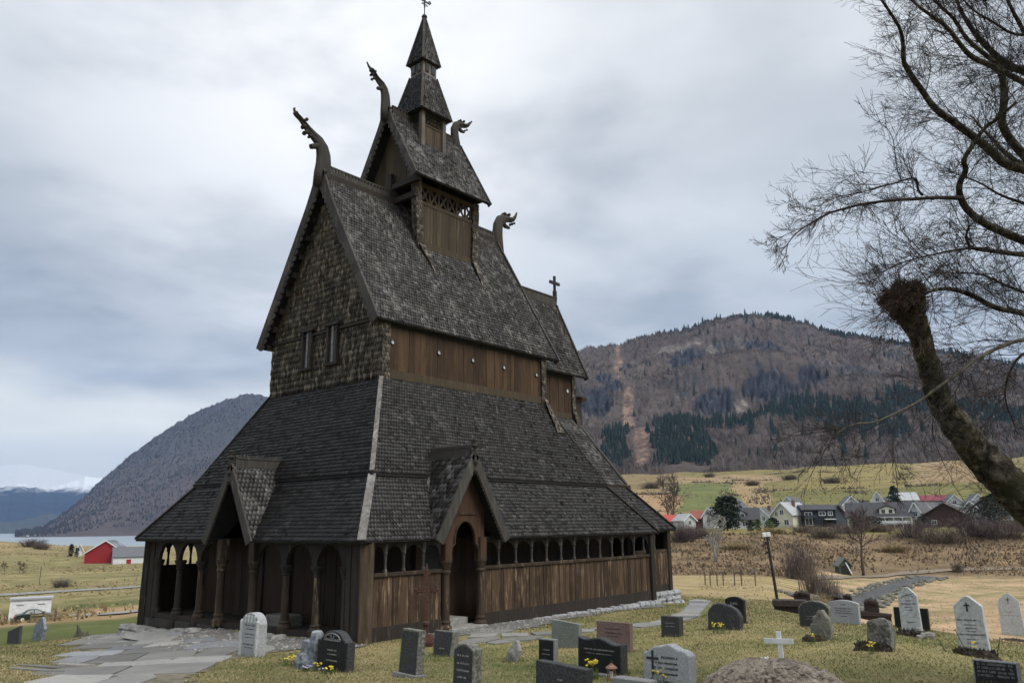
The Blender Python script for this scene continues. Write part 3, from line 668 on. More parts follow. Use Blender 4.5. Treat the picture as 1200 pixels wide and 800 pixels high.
# ---- ridge turret
tz0, tz1 = 13.1, 15.86
tb = MB()
for s in (-1, 1):
    yy = YC+s*1.135
    mb = planks(MB(), (6.13, yy), (8.98, yy), 13.35, 14.95, (0, s), .17, .025)
    tp = part('turret_wall', mb, M['turret'], ch)
    part('base_board', MB().box((6.1, yy+(-.05 if s < 0 else 0), 13.08), (8.95, yy+(.0 if s < 0 else .05), 13.4)), M['turret'], tp)
    part('frieze_rail', MB().box((6.0, yy+(-.045 if s < 0 else 0), 14.92), (9.05, yy+(.0 if s < 0 else .045), 15.06)), M['turret'], tp)
    part('top_plate', MB().box((5.8, yy+(-.06 if s < 0 else 0), 15.62), (9.2, yy+(.0 if s < 0 else .06), 15.8)), M['turret'], tp)
    lat = MB(); n = 6
    for i in range(n):   # pierced frieze: crosses cut between the boards
        xa = 6.05+i*.5; xb = xa+.5; q = yy+s*.02
        lat.add([(xa, q, 15.05), (xa+.11, q, 15.05), (xb, q, 15.64), (xb-.11, q, 15.64)], [(0, 1, 2, 3)]); lat.add([(xb, q, 15.05), (xb-.11, q, 15.05), (xa, q, 15.64), (xa+.11, q, 15.64)], [(3, 2, 1, 0)])
        lat.box((xa-.05, q-.02, 15.03), (xa+.05, q+.02, 15.66)); lat.box((xa+.17, q-.015, 15.27), (xb-.17, q+.015, 15.42))
    part('pierced_frieze', lat, M['turret'], tp).modifiers.new('solid', 'SOLIDIFY').thickness = .03
# shingled corner posts, leaning, with spurs running down the roof
def skew_post(xt, xb, yy, s):
    mb = MB().hexa([(xb-.14, yy-.1, 13.0), (xb+.16, yy-.1, 13.0), (xb+.16, yy+.12, 13.0), (xb-.14, yy+.12, 13.0), (xt-.14, yy-.1, 15.85), (xt+.16, yy-.1, 15.85), (xt+.16, yy+.12, 15.85), (xt-.14, yy+.12, 15.85)])
    p = part('turret_post', mb, M['base'], ch)
    shingle_part('shingles', [((xb-.15, yy-.11, 13.0), (xb+.17, yy-.11, 13.0), (xt+.17, yy-.11, 15.84), (xt-.15, yy-.11, 15.84)),
                              ((xb-.15, yy+.12, 13.0), (xb-.15, yy-.11, 13.0), (xt-.15, yy-.11, 15.84), (xt-.15, yy+.12, 15.84))] if s < 0 else
                 [((xb+.17, yy+.13, 13.0), (xb-.15, yy+.13, 13.0), (xt-.15, yy+.13, 15.84), (xt+.17, yy+.13, 15.84))], M['gable'], p, w=.1, h=.12, lift=.02)
for s in (-1, 1):
    skew_post(5.83, 6.02, YC+s*1.135, s); skew_post(9.13, 9.02, YC+s*1.135, s)
kS = (zr-ez)/(YC-ey)
for xa, dx in ((6.05, .28), (9.0, -.02)):
    zt_, zb2 = 13.2, 11.9
    fy = lambda z: ey+(z-ez)/kS
    q = ((xa+dx-.05, fy(zb2)-.02, zb2), (xa+dx+.13, fy(zb2)-.02, zb2), (xa+.17, fy(zt_)-.2, zt_), (xa-.15, fy(zt_)-.2, zt_))
    p = part('roof_spur', slab(*q, th=.25), M['base'], ch); shingle_part('shingles', [q], M['gable'], p, w=.1, h=.13, lift=.02)
# turret ends: beams and a dark boarded gable
for q in (MB().bar((5.72, YC-1.3, 15.2), (5.72, YC+1.3, 15.2), .16, .22), MB().bar((5.6, YC-1.6, 15.72), (5.6, YC+1.6, 15.72), .2, .2), MB().box((9.05, YC-1.3, 15.1), (9.25, YC+1.3, 15.32)), MB().box((5.45, YC-.1, 15.25), (5.62, YC+.1, 16.3))):
    part('turret_beam', q, M['tar'], ch)
tg = planks(MB(), (5.72, YC+1.55), (5.72, YC-1.55), 15.85, 18.7, (-1, 0), .22, .03, topf=lambda f: 15.85+2.85*(1-abs(2*f-1)))
part('turret_gable', tg, M['turret'], ch)
part('turret_gable', MB().prism([(9.1, YC-1.6, 15.8), (9.1, YC+1.6, 15.8), (9.1, YC, 18.75)], (.05, 0, 0)), M['turret'], ch)
tx0, tx1, ty, tze, tzr = 5.25, 9.45, 4.18, 15.76, 18.98
qS = ((tx0, ty, tze), (tx1, ty, tze), (tx1-.1, YC, tzr), (tx0, YC, tzr)); qN = ((tx1, W-ty, tze), (tx0, W-ty, tze), (tx0, YC, tzr), (tx1-.1, YC, tzr))
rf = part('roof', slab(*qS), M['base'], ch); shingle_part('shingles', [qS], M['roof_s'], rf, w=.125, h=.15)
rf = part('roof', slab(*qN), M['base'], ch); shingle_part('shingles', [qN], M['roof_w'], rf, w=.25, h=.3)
for ya in (ty-.03, W-ty+.03):
    barge(tx0-.002, ya, tze-.02, YC, tzr+.05, w=.24, th=.07, curve=1)
    barge(tx1+.002-.05, ya, tze-.02, YC, tzr+.02, w=.2, th=.06, dx=1, teeth=False)
crest(5.5, 6.5, tzr, .32, 'tar'); crest(7.9, 9.2, tzr, .28, 'tar')

# ---- bell stage and spire
bx = 7.19; bh = .598
for sx_ in (-1, 1):
    for sy in (-1, 1): part('bell_post', MB().box((bx+sx_*bh-.09, YC+sy*bh-.09, 17.6), (bx+sx_*bh+.09, YC+sy*bh+.09, 19.4)), M['gable'], ch)
pn = MB()
planks(pn, (bx-bh, YC-bh+.02), (bx+bh, YC-bh+.02), 17.7, 18.72, (0, -1), .15, .02); planks(pn, (bx-bh+.02, YC+bh), (bx-bh+.02, YC-bh), 17.7, 18.72, (-1, 0), .15, .02)
pn.box((bx-bh+.05, YC-bh+.05, 17.5), (bx+bh-.05, YC+bh-.05, 18.7))
bs = part('bell_stage', pn, M['turret'], ch)
lt = MB()
for i in range(6):
    a = -bh+.13+i*.2
    for z in (18.85, 19.03, 19.2):
        lt.bar((bx+a-.09, YC-bh, z), (bx+a+.07, YC-bh, z+.14), .03, .05, up=(0, 1, 0)); lt.bar((bx+a-.09, YC-bh, z+.14), (bx+a+.07, YC-bh, z), .03, .05, up=(0, 1, 0))
for z in (18.76, 19.3): lt.box((bx-bh, YC-bh-.02, z-.05), (bx+bh, YC-bh+.03, z+.05)).box((bx-bh-.02, YC-bh, z-.05), (bx-bh+.03, YC+bh, z+.05))
part('lattice', lt, M['turret'], bs)
def pyr(z0, h0, z1, h1, mt, name='spire_roof', w=.11, h=.13):
    c = lambda k, hh, z: (bx+(-hh, hh, hh, -hh)[k], YC+(-hh, -hh, hh, hh)[k], z)
    mb = MB().hexa([c(k, h0-.03, z0) for k in range(4)]+[c(k, max(h1-.02, .005), z1-.03) for k in range(4)])
    p = part(name, mb, M['base'], ch)
    qs = [(c(k, h0, z0), c((k+1) % 4, h0, z0), c((k+1) % 4, h1, z1), c(k, h1, z1)) for k in range(4)]
    shingle_part('shingles', [qs[0]], M[mt], p, w=w, h=h, lift=.02); shingle_part('shingles', qs[1:], M['roof_w'], p, w=w, h=h, lift=.02)
    hb = MB()
    for k in range(4): hb.bar(Vector(c(k, h0, z0))+Vector((0, 0, .03)), Vector(c(k, h1, z1))+Vector((0, 0, .03)), .09, .04)
    part('hip_boards', hb, M['barge'], p)
    return p
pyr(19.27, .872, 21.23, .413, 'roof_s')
ln = MB().box((bx-.38, YC-.38, 21.1), (bx+.38, YC+.38, 21.9))
la = part('spire_lantern', ln, M['gable'], ch)
wm = MB(); gm = MB()
for q in (-.17, .17):
    wm.box((bx+q-.1, YC-.42, 21.36), (bx+q+.1, YC-.39, 21.76)); gm.box((bx+q-.065, YC-.43, 21.4), (bx+q+.065, YC-.421, 21.72))
    wm.box((bx-.42, YC+q-.1, 21.36), (bx-.39, YC+q+.1, 21.76)); gm.box((bx-.43, YC+q-.065, 21.4), (bx-.421, YC+q+.065, 21.72))
wf = part('window', wm, M['barge'], ch); part('pane', gm, M['glass_dark'], wf)
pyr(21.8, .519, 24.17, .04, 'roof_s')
fz = MB().lathe((bx, YC, 24.1), [(.05, 0), (.09, .05), (.13, .12), (.1, .2), (.05, .24), (.022, .28), (.02, 1.0), (.015, 1.5)], 10)
fo = part('finial', fz, M['black'], ch)
vm = MB()   # weathervane above the finial, arms with curled ends
vm.bar((bx-.3, YC, 24.98), (bx+.3, YC, 25.02), .03, .07); vm.bar((bx, YC, 24.7), (bx, YC, 25.6), .04, .06)
for s in (-1, 1):
    vm.tube([(bx+s*.3, YC, 25), (bx+s*.36, YC, 25.08), (bx+s*.3, YC, 25.15), (bx+s*.24, YC, 25.1)], .03, 6); vm.tube([(bx, YC, 24.82), (bx+s*.12, YC, 24.88), (bx+s*.16, YC, 24.8)], .025, 6)
    vm.tube([(bx, YC, 25.35), (bx+s*.1, YC, 25.45), (bx+s*.02, YC, 25.55)], .03, 6)
part('weathervane', vm, M['black'], fo)

# ---- choir
part('choir_wall', MB().box((10.5, 4.58, 4.2), (15.46, W-4.58, 9.4)).prism([(15.4, 4.6, 9.4), (15.4, W-4.6, 9.4), (15.4, YC, 12.9)], (-4, 0, 0)), M['inner'], ch)
mb = planks(MB(), (11.15, 4.575), (15.3, 4.575), 7.5, 9.3, (0, -1), .24, .03)
cc = part('clerestory_boards', mb, M['cler'], ch)
part('base_board', MB().box((11.15, 4.51, 7.36), (15.46, 4.56, 7.62)), M['turret'], cc); part('top_plate', MB().box((11.15, 4.5, 9.15), (15.5, 4.58, 9.32)), M['base'], cc)
pts = [(15.0+.105*math.cos(2*math.pi*i/20), 4.53, 8.61+.105*math.sin(2*math.pi*i/20)) for i in range(21)]
w_ = part('porthole', MB().tube(pts, .022, 6, caps=False), M['turret'], ch)
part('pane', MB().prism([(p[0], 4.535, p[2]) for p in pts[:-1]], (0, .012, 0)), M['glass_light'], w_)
part('corner_post', MB().box((15.28, 4.5, 7.0), (15.52, 4.7, 9.3)), M['base'], ch)
shingle_part('post_shingles', [((15.27, 4.49, 7.0), (15.53, 4.49, 7.0), (15.53, 4.49, 9.28), (15.27, 4.49, 9.28)), ((15.2, 3.9, 6.3), (15.7, 3.9, 6.3), (15.53, 4.46, 7.7), (15.27, 4.46, 7.7))], M['gable'], ch, w=.11, h=.13, lift=.025)
kx0, kx1, ky, kz, kzr = 11.1, 16.08, 4.22, 9.29, 13.08
qS = ((kx0, ky, kz), (kx1, ky, kz), (kx1, YC, kzr), (kx0, YC, kzr)); qN = ((kx1, W-ky, kz), (kx0, W-ky, kz), (kx0, YC, kzr), (kx1, YC, kzr))
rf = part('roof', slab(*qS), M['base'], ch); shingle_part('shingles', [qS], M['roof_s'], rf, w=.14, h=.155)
rf = part('roof', slab(*qN), M['roof_w'], ch)
for ya in (ky-.03, W-ky+.03): barge(kx1+.002, ya, kz-.02, YC, kzr+.05, w=.24, dx=1, teeth=False)
part('ridge_board', MB().box((11.2, YC-.06, kzr-.1), (16.15, YC+.06, kzr+.42)).box((11.2, YC-.09, kzr+.36), (16.15, YC+.09, kzr+.42)), M['barge'], ch)
part('gable_cross', MB().box((16.0, YC-.07, kzr+.2), (16.16, YC+.07, kzr+.75)).box((16.03, YC-.05, kzr+.7), (16.13, YC+.05, kzr+1.5)).box((15.7, YC-.045, kzr+1.08), (16.46, YC+.045, kzr+1.22)), M['black'], ch)
# apse
ap = MB().lathe((16.1, YC, 4.2), [(1.15, 0), (1.15, 4.3)], 16); aw = part('apse_wall', ap, M['tar'], ch)
part('apse_roof', MB().lathe((16.1, YC, 8.45), [(1.4, 0), (1.4, .05), (.5, 1.6), (.03, 2.0)], 16), M['roof_w'], aw)

# ---- porches
def porch(P, c, hw, zap, mt_face, opening, inn, name='porch', zeave=2.40, n0=.45, crest_len=1.2):
    """gabled porch: P(u,n,z) world, u across, n outward; c centre, hw half width at the eaves"""
    Q = []
    for s in (-1, 1):
        e0, a0 = P(c+s*hw, n0, zeave), P(c, n0, zap); a1, e1 = P(c, -1.42, zap), P(c+s*hw, -.05, zeave)
        Q.append((e0, e1, a1, a0))
    flip = (Vector(P(1, 0, 0))-Vector(P(0, 0, 0))).cross(Vector(P(0, 1, 0))-Vector(P(0, 0, 0))).z
    roofs = []
    sl = MB()
    for s, q in zip((-1, 1), Q):
        n = (Vector(q[1])-Vector(q[0])).cross(Vector(q[3])-Vector(q[0])).normalized(); n = n if n.z > 0 else -n
        sl.prism(list(q), -n*.06)
    root = part('porch_roof', sl, M['base'], ch)
    qs = []
    for q in Q:   # lay shingles with courses parallel to the porch ridge: rectangular field cut at the valley
        e0, e1, a1, a0 = q
        n = (Vector(e1)-Vector(e0)).cross(Vector(a0)-Vector(e0))
        qs.append((e0, e1, a1, a0) if n.z > 0 else (e1, e0, a0, a1))
    shingle_part('shingles', qs, M['roof_s'], root, w=.14, h=.16)
    vb = MB()
    for s in (-1, 1): vb.bar(Vector(P(c+s*hw, .0, zeave+.05)), Vector(P(c, -1.42, zap+.05)), .09, .05)
    part('valley_board', vb, M['barge'], root)
    out = Vector(P(0, 1, 0))-Vector(P(0, 0, 0)); us = Vector(P(1, 0, 0))-Vector(P(0, 0, 0))
    for s in (-1, 1):
        a, b = Vector(P(c+s*(hw+.03), n0, zeave-.02)), Vector(P(c, n0, zap+.06)); t = (b-a).normalized(); nn = t.cross(out); nn = nn if nn.z > 0 else -nn
        mb = MB(); mb.prism([a-nn*.2, b-nn*.2, b+nn*.07, a+nn*.07], out*.06)
        o = part('bargeboard', mb, M['barge'], root)
        tm = MB(); Ln = (b-a).length
        for i in range(int(Ln*.88/.12)):
            q = a+t*(i*.12+.1)-nn*.2
            tm.prism([q+t*(.055*math.cos(math.pi*j/5))-nn*(.06*math.sin(math.pi*j/5))+out*.008 for j in range(6)], out*.035)
        part('scallops', tm, M['tar'], root)
    # pendant and finial at the apex
    fm = MB().lathe(P(c, n0+.03, zap-.35), [(.05, -.2), (.09, -.1), (.04, 0), (.1, .15), (.05, .3), (.06, .42), (.045, .55), (.1, .62), (.05, .7), (.07, .8), (.02, .86)], 8)
    part('apex_finial', fm, M['tar'], root)
    ca, cb = Vector(P(c, n0-.12, zap)), Vector(P(c, -1.35, zap)); t = (cb-ca)
    cm = MB().bar(ca+Vector((0, 0, .08)), cb+Vector((0, 0, .08)), .06, .28).bar(ca+Vector((0, 0, .27)), cb+Vector((0, 0, .27)), .1, .07)
    k = int(t.length/.11)
    for i in range(k): p = ca+t*(i+.5)/k+Vector((0, 0, .32)); cm.ball(p, .04, 6)
    part('ridge_crest', cm, M['barge'], root)
    # posts
    for s in (-1, 1):
        px_, py_, _ = P(c+s*opening, .03, 0)
        p = part('porch_post', MB().lathe((px_, py_, -.1), [(.2, 0), (.2, .16), (.14, .24), (.155, .3), (.125, .36), (.115, 1.6)], 14), M['post'], root)
        part('capital', MB().lathe((px_, py_, 1.48), [(.115, 0), (.15, .02), (.15, .06), (.12, .1), (.17, .26), (.19, .3), (.19, .36)], 14), M['post'], root)
        part('post_block', MB().box(P(c+s*opening-.13, -.1, 1.82), P(c+s*opening+.13, .16, 2.45)) if flip > 0 else MB().box(tuple(min(a, b) for a, b in zip(P(c+s*opening-.13, -.1, 1.82), P(c+s*opening+.13, .16, 2.45))), tuple(max(a, b) for a, b in zip(P(c+s*opening-.13, -.1, 1.82), P(c+s*opening+.13, .16, 2.45)))), M[mt_face], root)
    # face board with a trefoil opening
    r = opening-.16; zs = 2.0
    arc = []
    for i in range(7): q = math.pi*i/6*.62; arc.append((c-r+.16-.16*math.cos(q*1.0)*1.0, zs+.0+.30*math.sin(q)))
    left = [(c-r, 1.85), (c-r-.02, 2.05), (c-r+.03, 2.2), (c-r+.13, 2.28)]
    top = [(c+(r-.12)*-math.cos(math.pi*i/10), 2.3+.62*math.sin(math.pi*i/10)) for i in range(1, 10)]
    right = [(2*c-u, z) for u, z in left[::-1]]
    poly = [(c-opening-.12, 1.84)]+left+top+right+[(c+opening+.12, 1.84)]
    sl_ = (zap-zeave)/hw
    zo = lambda d: zap-.16-sl_*abs(d)
    poly += [(c+opening+.12, zo(opening+.12)), (c, zap-.16), (c-opening-.12, zo(opening+.12))]
    if inn:
        part('gable_board', MB().prism([P(u, .08, z) for u, z in poly], Vector(P(0, -.08, 0))-Vector(P(0, 0, 0))), M[mt_face], root)
        part('gable_molding', MB().bar(P(c-.5, .1, 3.12), P(c+.5, .1, 3.12), .03, .05).tube([P(u, .1, z) for u, z in left+top+right], .03, 6), M['post'], root)
    # soffit boards closing the roof space
    return root
porch(lambda u, n, z: (u, -n, z), 3.5, 1.43, 4.78, 'red', .72, True)
porch(lambda u, n, z: (-n, u, z), 6.0, 1.3, 4.62, 'post', .905, False)
# steps and threshold
st = MB().box((2.75, -.35, -.3), (4.2, 0.3, .03)); part('step', st, M['concrete'], ch, bevel=.02)
part('step', MB().box((2.9, .35, -.1), (4.1, 1.1, .2)), M['concrete'], ch, bevel=.02)

# ---- rough stone footing
def rock(mb, c, sx, sy, sz, rz=0, jit=.28, n=8):
    o = len(mb.v); mb.ball((0, 0, 0), 1, n, jit)
    cs, sn = math.cos(rz), math.sin(rz)
    for i in range(o, len(mb.v)):
        x, y, z = mb.v[i]
        x, y, z = [math.copysign(abs(q)**.6, q) for q in (x, y, z)]
        x *= sx; y *= sy; z *= sz
        mb.v[i] = (c[0]+x*cs-y*sn, c[1]+x*sn+y*cs, c[2]+z)
    return mb
ft = MB()
x = 4.5
while x < 13.9:
    w_ = random.uniform(.28, .6); rock(ft, (x+w_/2, -.12, -.16+random.uniform(-.03, .02)), w_*.5, .16, .13, 0, .3); x += w_*.96
for z in (-.42, -.22, -.02):
    x = 14.0
    while x < 17.0:
        w_ = random.uniform(.3, .6); rock(ft, (x+w_/2, c0-.12-(-z)*.3+random.uniform(-.04, .04), z), w_*.5, .2, .12, 0, .3); x += w_*.95
for z in (-.5, -.3, -.1):
    y = .9
    while y < 6: rock(ft, (16.85, y, z), .25, .3, .13, 0, .3); y += .5
part('stone_footing', ft, M['glight'], ch)
ft = MB()
y = 3.9
while y < 12.3:
    for z in (-1.0, -.82, -.64, -.5):
        if ground(-.5, y) < z+.1 or random.random() < .3:
            rock(ft, (-.22+random.uniform(-.1, .06)+(z+.5)*.5, y+random.uniform(-.1, .1), z), random.uniform(.15, .26), random.uniform(.2, .38), random.uniform(.08, .12), random.uniform(-.2, .2))
    y += random.uniform(.3, .45)
for y in (.3, .7, 1.2, 1.7, 2.6, 3.1, 4.2): rock(ft, (-.25, y, -.3), .16, .25, .13, 0)
for y, s in ((3.5, .3), (4.6, .26), (2.9, .18), (7.4, .35), (8.3, .3), (9.6, .4), (10.6, .35), (11.6, .45)):
    rock(ft, (-.55, y, ground(-.6, y)+.03), .22, s, .1, random.uniform(-.3, .3))
for y in np.arange(11.2, 12.6, .4):
    for z in (-1.1, -.9, -.7, -.52): rock(ft, (-.2+(z+.5)*.3, y, z), .3, .26, .12, 0)
part('stone_footing', ft, M['rock'], ch)
ft = MB(); rock(ft, (-1.3, 8.2, ground(-1.3, 8.2)+.02), .7, 1.35, .07, .1); part('step', ft, M['slate'], ch)
# stone blocks and gear stored inside the W gallery
ft = MB(); ft.box((.35, 3.95, -.05), (.95, 5.0, .32)); part('stone_block', ft, M['rockd'], ch, bevel=.05)

# ================================================================== ground sheet
def srgb(r, g, b): return tuple(((c/255+.055)/1.055)**2.4 if c > 10 else c/3294 for c in (r, g, b))
def sstep(x, a, b): t = np.clip((x-a)/(b-a), 0, 1); return t*t*(3-2*t)
def az_np(x, y): return np.degrees((YAW-np.arctan2(y-CY, x-CX)+math.pi) % (2*math.pi)-math.pi)
azs = np.concatenate([np.arange(-180, -42, 3.), np.arange(-42, 42, .22), np.arange(42, 181, 3.)])
rs = np.concatenate([[.01], np.geomspace(1.2, 1000, 330), np.geomspace(1000, 16000, 24)[1:]])
AA, RR = np.meshgrid(np.radians(azs), rs, indexing='ij')
gx = CX+RR*np.cos(YAW-AA); gy = CY+RR*np.sin(YAW-AA); gz = ground_np(gx, gy)
nA, nR = AA.shape
ii = np.arange(nA-1)[:, None]*nR+np.arange(nR-1)[None, :]
quads = np.stack([ii, ii+1, ii+nR+1, ii+nR], -1).reshape(-1, 4)
gme_v = np.stack([gx, gy, gz], -1).reshape(-1, 3)
A_, B_c = np.zeros((nA*nR, 4)), np.zeros((nA*nR, 4)); A_[:, 3] = B_c[:, 3] = 1
az = np.degrees(AA).ravel(); r = RR.ravel(); px = 600+925*np.tan(np.radians(np.clip(az, -80, 80)))
X, Y = gx.ravel(), gy.ravel()
def setc(mask, a, b):
    for arr, c in ((A_, a), (B_c, b)):
        arr[:, :3] = arr[:, :3]*(1-mask[:, None])+np.array(c)[None]*mask[:, None]
one = np.ones(len(r))
setc(one, (.10, .122, .042), (.265, .228, .118))                               # churchyard lawn
lf = (az < -8)
setc(lf*(r < 40), (.13, .128, .052), (.30, .245, .135))
setc(lf*sstep(r, 30, 40), (.085, .105, .035), (.12, .13, .05))                # green verge below the churchyard
setc(lf*sstep(r, 78, 84)*(1-sstep(r, 96, 100)), (.27, .18, .10), (.36, .26, .16))
setc(lf*sstep(r, 100, 112), (.15, .145, .062), (.30, .25, .14))               # big left field
setc(lf*sstep(r, 225, 320), (.19, .16, .08), (.36, .28, .17))
rt = (az > 4)
setc(rt*sstep(r, 26+8*(az < 19), 36+10*(az < 19)), (.24, .195, .10), (.42, .33, .19))   # mown field beyond the graves
setc(rt*(az > 20)*sstep(r, 40, 50), (.20, .195, .09), (.52, .365, .25))
setc(rt*sstep(r, 93+18*sstep(az, 18, 22), 98+18*sstep(az, 18, 22)), (.115, .083, .052), (.255, .185, .118))   # rough river bank
setc(rt*sstep(r, 146, 152), (.155, .14, .055), (.27, .22, .10))              # terrace
setc(rt*sstep(r, 170, 185), (.12, .13, .05), (.2, .18, .08))
setc(rt*sstep(r, 255, 270), (.17, .155, .065), (.24, .2, .095))
for (p0, p1, r0, r1, a, b) in [(600, 788, 265, 430, (.31, .205, .115), (.36, .25, .15)), (600, 788, 430, 900, (.2, .155, .085), (.28, .215, .12)),
    (788, 856, 300, 560, (.115, .14, .052), (.165, .175, .075)), (856, 892, 285, 700, (.28, .205, .115), (.34, .255, .15)), (780, 905, 560, 680, (.25, .19, .115), (.34, .25, .16)),
    (892, 1010, 270, 420, (.125, .13, .05), (.19, .175, .075)), (1010, 1150, 270, 430, (.135, .135, .052), (.185, .17, .075)), (940, 1065, 430, 900, (.2, .17, .072), (.27, .22, .10)), (1065, 1150, 450, 900, (.24, .175, .10), (.33, .25, .155))]:
    wob = 6*np.sin(r*.03)
    setc(rt*sstep(px+wob, p0-2, p0+3)*(1-sstep(px+wob, p1-3, p1+2))*sstep(r, r0*.985, r0*1.015)*(1-sstep(r, r1*.985, r1*1.015)), a, b)
setc(rt*sstep(r, 790, 830), (.12, .09, .075), (.18, .14, .11))
t = NT('ground_cover')
def attr(name):
    a = t.n('ShaderNodeAttribute'); a.attribute_name = name; return a.outputs['Color']
v = t.coords()
n1 = t.noise(.32, v, 8, .7); n2 = t.noise(6, v, 4, .7); n3 = t.noise(.03, v, 4, .6)
fac = t.ramp(t.math('ADD', t.math('ADD', t.math('MULTIPLY', n1, .62), t.math('MULTIPLY', n2, .23)), t.math('MULTIPLY', n3, .15)), [(.40, (0, 0, 0)), (.60, (1, 1, 1))])
c = t.mix(fac, attr('green'), attr('straw'))
c = t.mix(.75, c, t.ramp(t.noise(.045, t.coords((1, 1, 3)), 9, .78), [(.34, (.62, .6, .55)), (.5, (1, 1, 1)), (.66, (1.35, 1.3, 1.2))]), 'MULTIPLY')
c = t.mix(.6, c, t.ramp(t.noise(38, v, 4, .7), [(.25, (.45, .45, .42)), (.75, (1.25, 1.22, 1.15))]), 'MULTIPLY')
st_ = t.noise(1.0, t.coords((.05, .3, .3)), 6, .7)
c = t.mix(.35, c, t.ramp(st_, [(.3, (.6, .58, .5)), (.7, (1.25, 1.22, 1.15))]), 'MULTIPLY')
t.bump(t.noise(26, v, 6, .7), .8, .04)
t.fin(c, .95, .1)
go = mesh_obj('ground', gme_v, (quads[:, ::-1].ravel(), np.full(len(quads), 4)), M.setdefault('ground', t.m), smooth=True)
for nm, arr in (('green', A_), ('straw', B_c)):
    at_ = go.data.attributes.new(nm, 'FLOAT_COLOR', 'POINT'); at_.data.foreach_set('color', arr.astype(np.float32).ravel())
tag(go, kind='structure')

# ------------------------------------------------------------------ water of the fjord
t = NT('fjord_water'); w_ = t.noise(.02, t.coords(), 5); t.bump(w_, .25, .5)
M['water'] = t.fin((.22, .26, .29), .4, .5)  # pale base colour stands in for sky reflected on the water
def polar(a, r): a = R(a); return CX+r*math.cos(YAW-a), CY+r*math.sin(YAW-a)
pts = [polar(a, 520) for a in range(-60, 1, 4)]+[polar(a, 14000) for a in range(0, -61, -4)]
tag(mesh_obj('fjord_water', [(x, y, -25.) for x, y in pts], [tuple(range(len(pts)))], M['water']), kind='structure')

# ------------------------------------------------------------------ ribbons: roads, path, stream
def ribbon(name, pts, half, mat, off=.03, step=1.0, kind='structure', wob=0):
    P = []
    for a, b in zip(pts[:-1], pts[1:]):
        n = max(1, int((Vector(b[:2])-Vector(a[:2])).length/step))
        for i in range(n): P.append(Vector(a[:2]).lerp(Vector(b[:2]), i/n))
    P.append(Vector(pts[-1][:2]))
    for _ in range(3): P = [P[0]]+[(P[i-1]+P[i]*2+P[i+1])/4 for i in range(1, len(P)-1)]+[P[-1]]
    vs = []; fs = []; k = 5
    for i, p in enumerate(P):
        d = P[min(i+1, len(P)-1)]-P[max(i-1, 0)]; nn = Vector((-d.y, d.x)).normalized()
        hw = half*(1+wob*math.sin(i*1.7)*.5+wob*math.sin(i*.63)*.5)
        for j in range(k):
            q = p+nn*hw*(2*j/(k-1)-1); vs.append((q.x, q.y, ground(q.x, q.y)+off))
    for i in range(len(P)-1):
        for j in range(k-1): fs.append((i*k+j, i*k+j+1, (i+1)*k+j+1, (i+1)*k+j))
    return tag(mesh_obj(name, vs, fs, mat), kind=kind)
ribbon('road', [GD(-120, 108), GD(0, 106), GD(80, 110), GD(165, 114), GD(260, 118)], 1.5, M['asphalt'], .1, 2)
ribbon('driveway', [GD(20, 76), GD(60, 77), GD(110, 78), GD(165, 79), GD(230, 80)], 1.6, M['asphalt'], .1, 2)
ribbon('track', [GD(925, 88), GD(985, 97), GD(1050, 102), GD(1120, 103), GD(1200, 100), GD(1300, 96)], 1.0, M['track'], .1, 2, wob=.5)
t = NT('stream_water'); t.bump(t.noise(3, t.coords(), 5), .6, .08)
M['stream'] = t.fin(t.ramp(t.noise(.7, t.coords(), 4), [(.35, (.035, .036, .035)), (.65, (.10, .10, .095))]), .22, .5)
strm = [GD(935, 52), GD(968, 59), GD(988, 66), GD(1010, 76), GD(1036, 86), GD(1062, 93), GD(1085, 98)]
ribbon('stream', strm, 1.15, M['stream'], .10, 1.5, wob=.25)
sr = MB()
for i in range(260):
    k = random.randrange(len(strm)-1); p = strm[k].lerp(strm[k+1], random.random()); d = strm[k+1]-strm[k]; nn = Vector((-d.y, d.x, 0)).normalized()
    q = p+nn*random.choice((-1, 1))*random.uniform(1.0, 2.3); s = random.uniform(.1, .38)
    rock(sr, (q.x, q.y, ground(q.x, q.y)+.1), s, s*random.uniform(.6, 1), s*.55, random.uniform(0, 3), .3, 6)
tag(mesh_obj('stream_stones', sr.v, sr.f, M['rockd']), 'pale stones lining the stream', 'stones', kind='stuff')

# gravel apron round the church
def sheet(name, poly, mat, off, n=26):
    """flat sheet over polygon poly (world xy), following the ground"""
    xs = [p[0] for p in poly]; ys = [p[1] for p in poly]; mb = MB(); st = .35
    def inside(x, y):
        c = False; j = len(poly)-1
        for i in range(len(poly)):
            if (poly[i][1] > y) != (poly[j][1] > y) and x < (poly[j][0]-poly[i][0])*(y-poly[i][1])/(poly[j][1]-poly[i][1])+poly[i][0]: c = not c
            j = i
        return c
    gxs = np.arange(min(xs), max(xs)+st, st); gys = np.arange(min(ys), max(ys)+st, st); idx = {}
    def vid(i, j):
        if (i, j) not in idx:
            x, y = gxs[i]+random.uniform(-.1, .1), gys[j]+random.uniform(-.1, .1); idx[(i, j)] = len(mb.v); mb.v.append((x, y, ground(x, y)+off))
        return idx[(i, j)]
    for i in range(len(gxs)-1):
        for j in range(len(gys)-1):
            if inside(gxs[i]+st/2, gys[j]+st/2): mb.f.append((vid(i, j), vid(i+1, j), vid(i+1, j+1), vid(i, j+1)))
    return tag(mesh_obj(name, mb.v, mb.f, mat), kind='structure'), inside
gp = [(-.1, -.3), (-.8, -.5), (-2.2, .8), (-3.2, 3.2), (-3.4, 6.0), (-3.0, 9), (-2.2, 11.5), (-1.2, 12.8), (-.1, 12.6)]
_, in1 = sheet('gravel_path', gp, M['gravel'], .02)
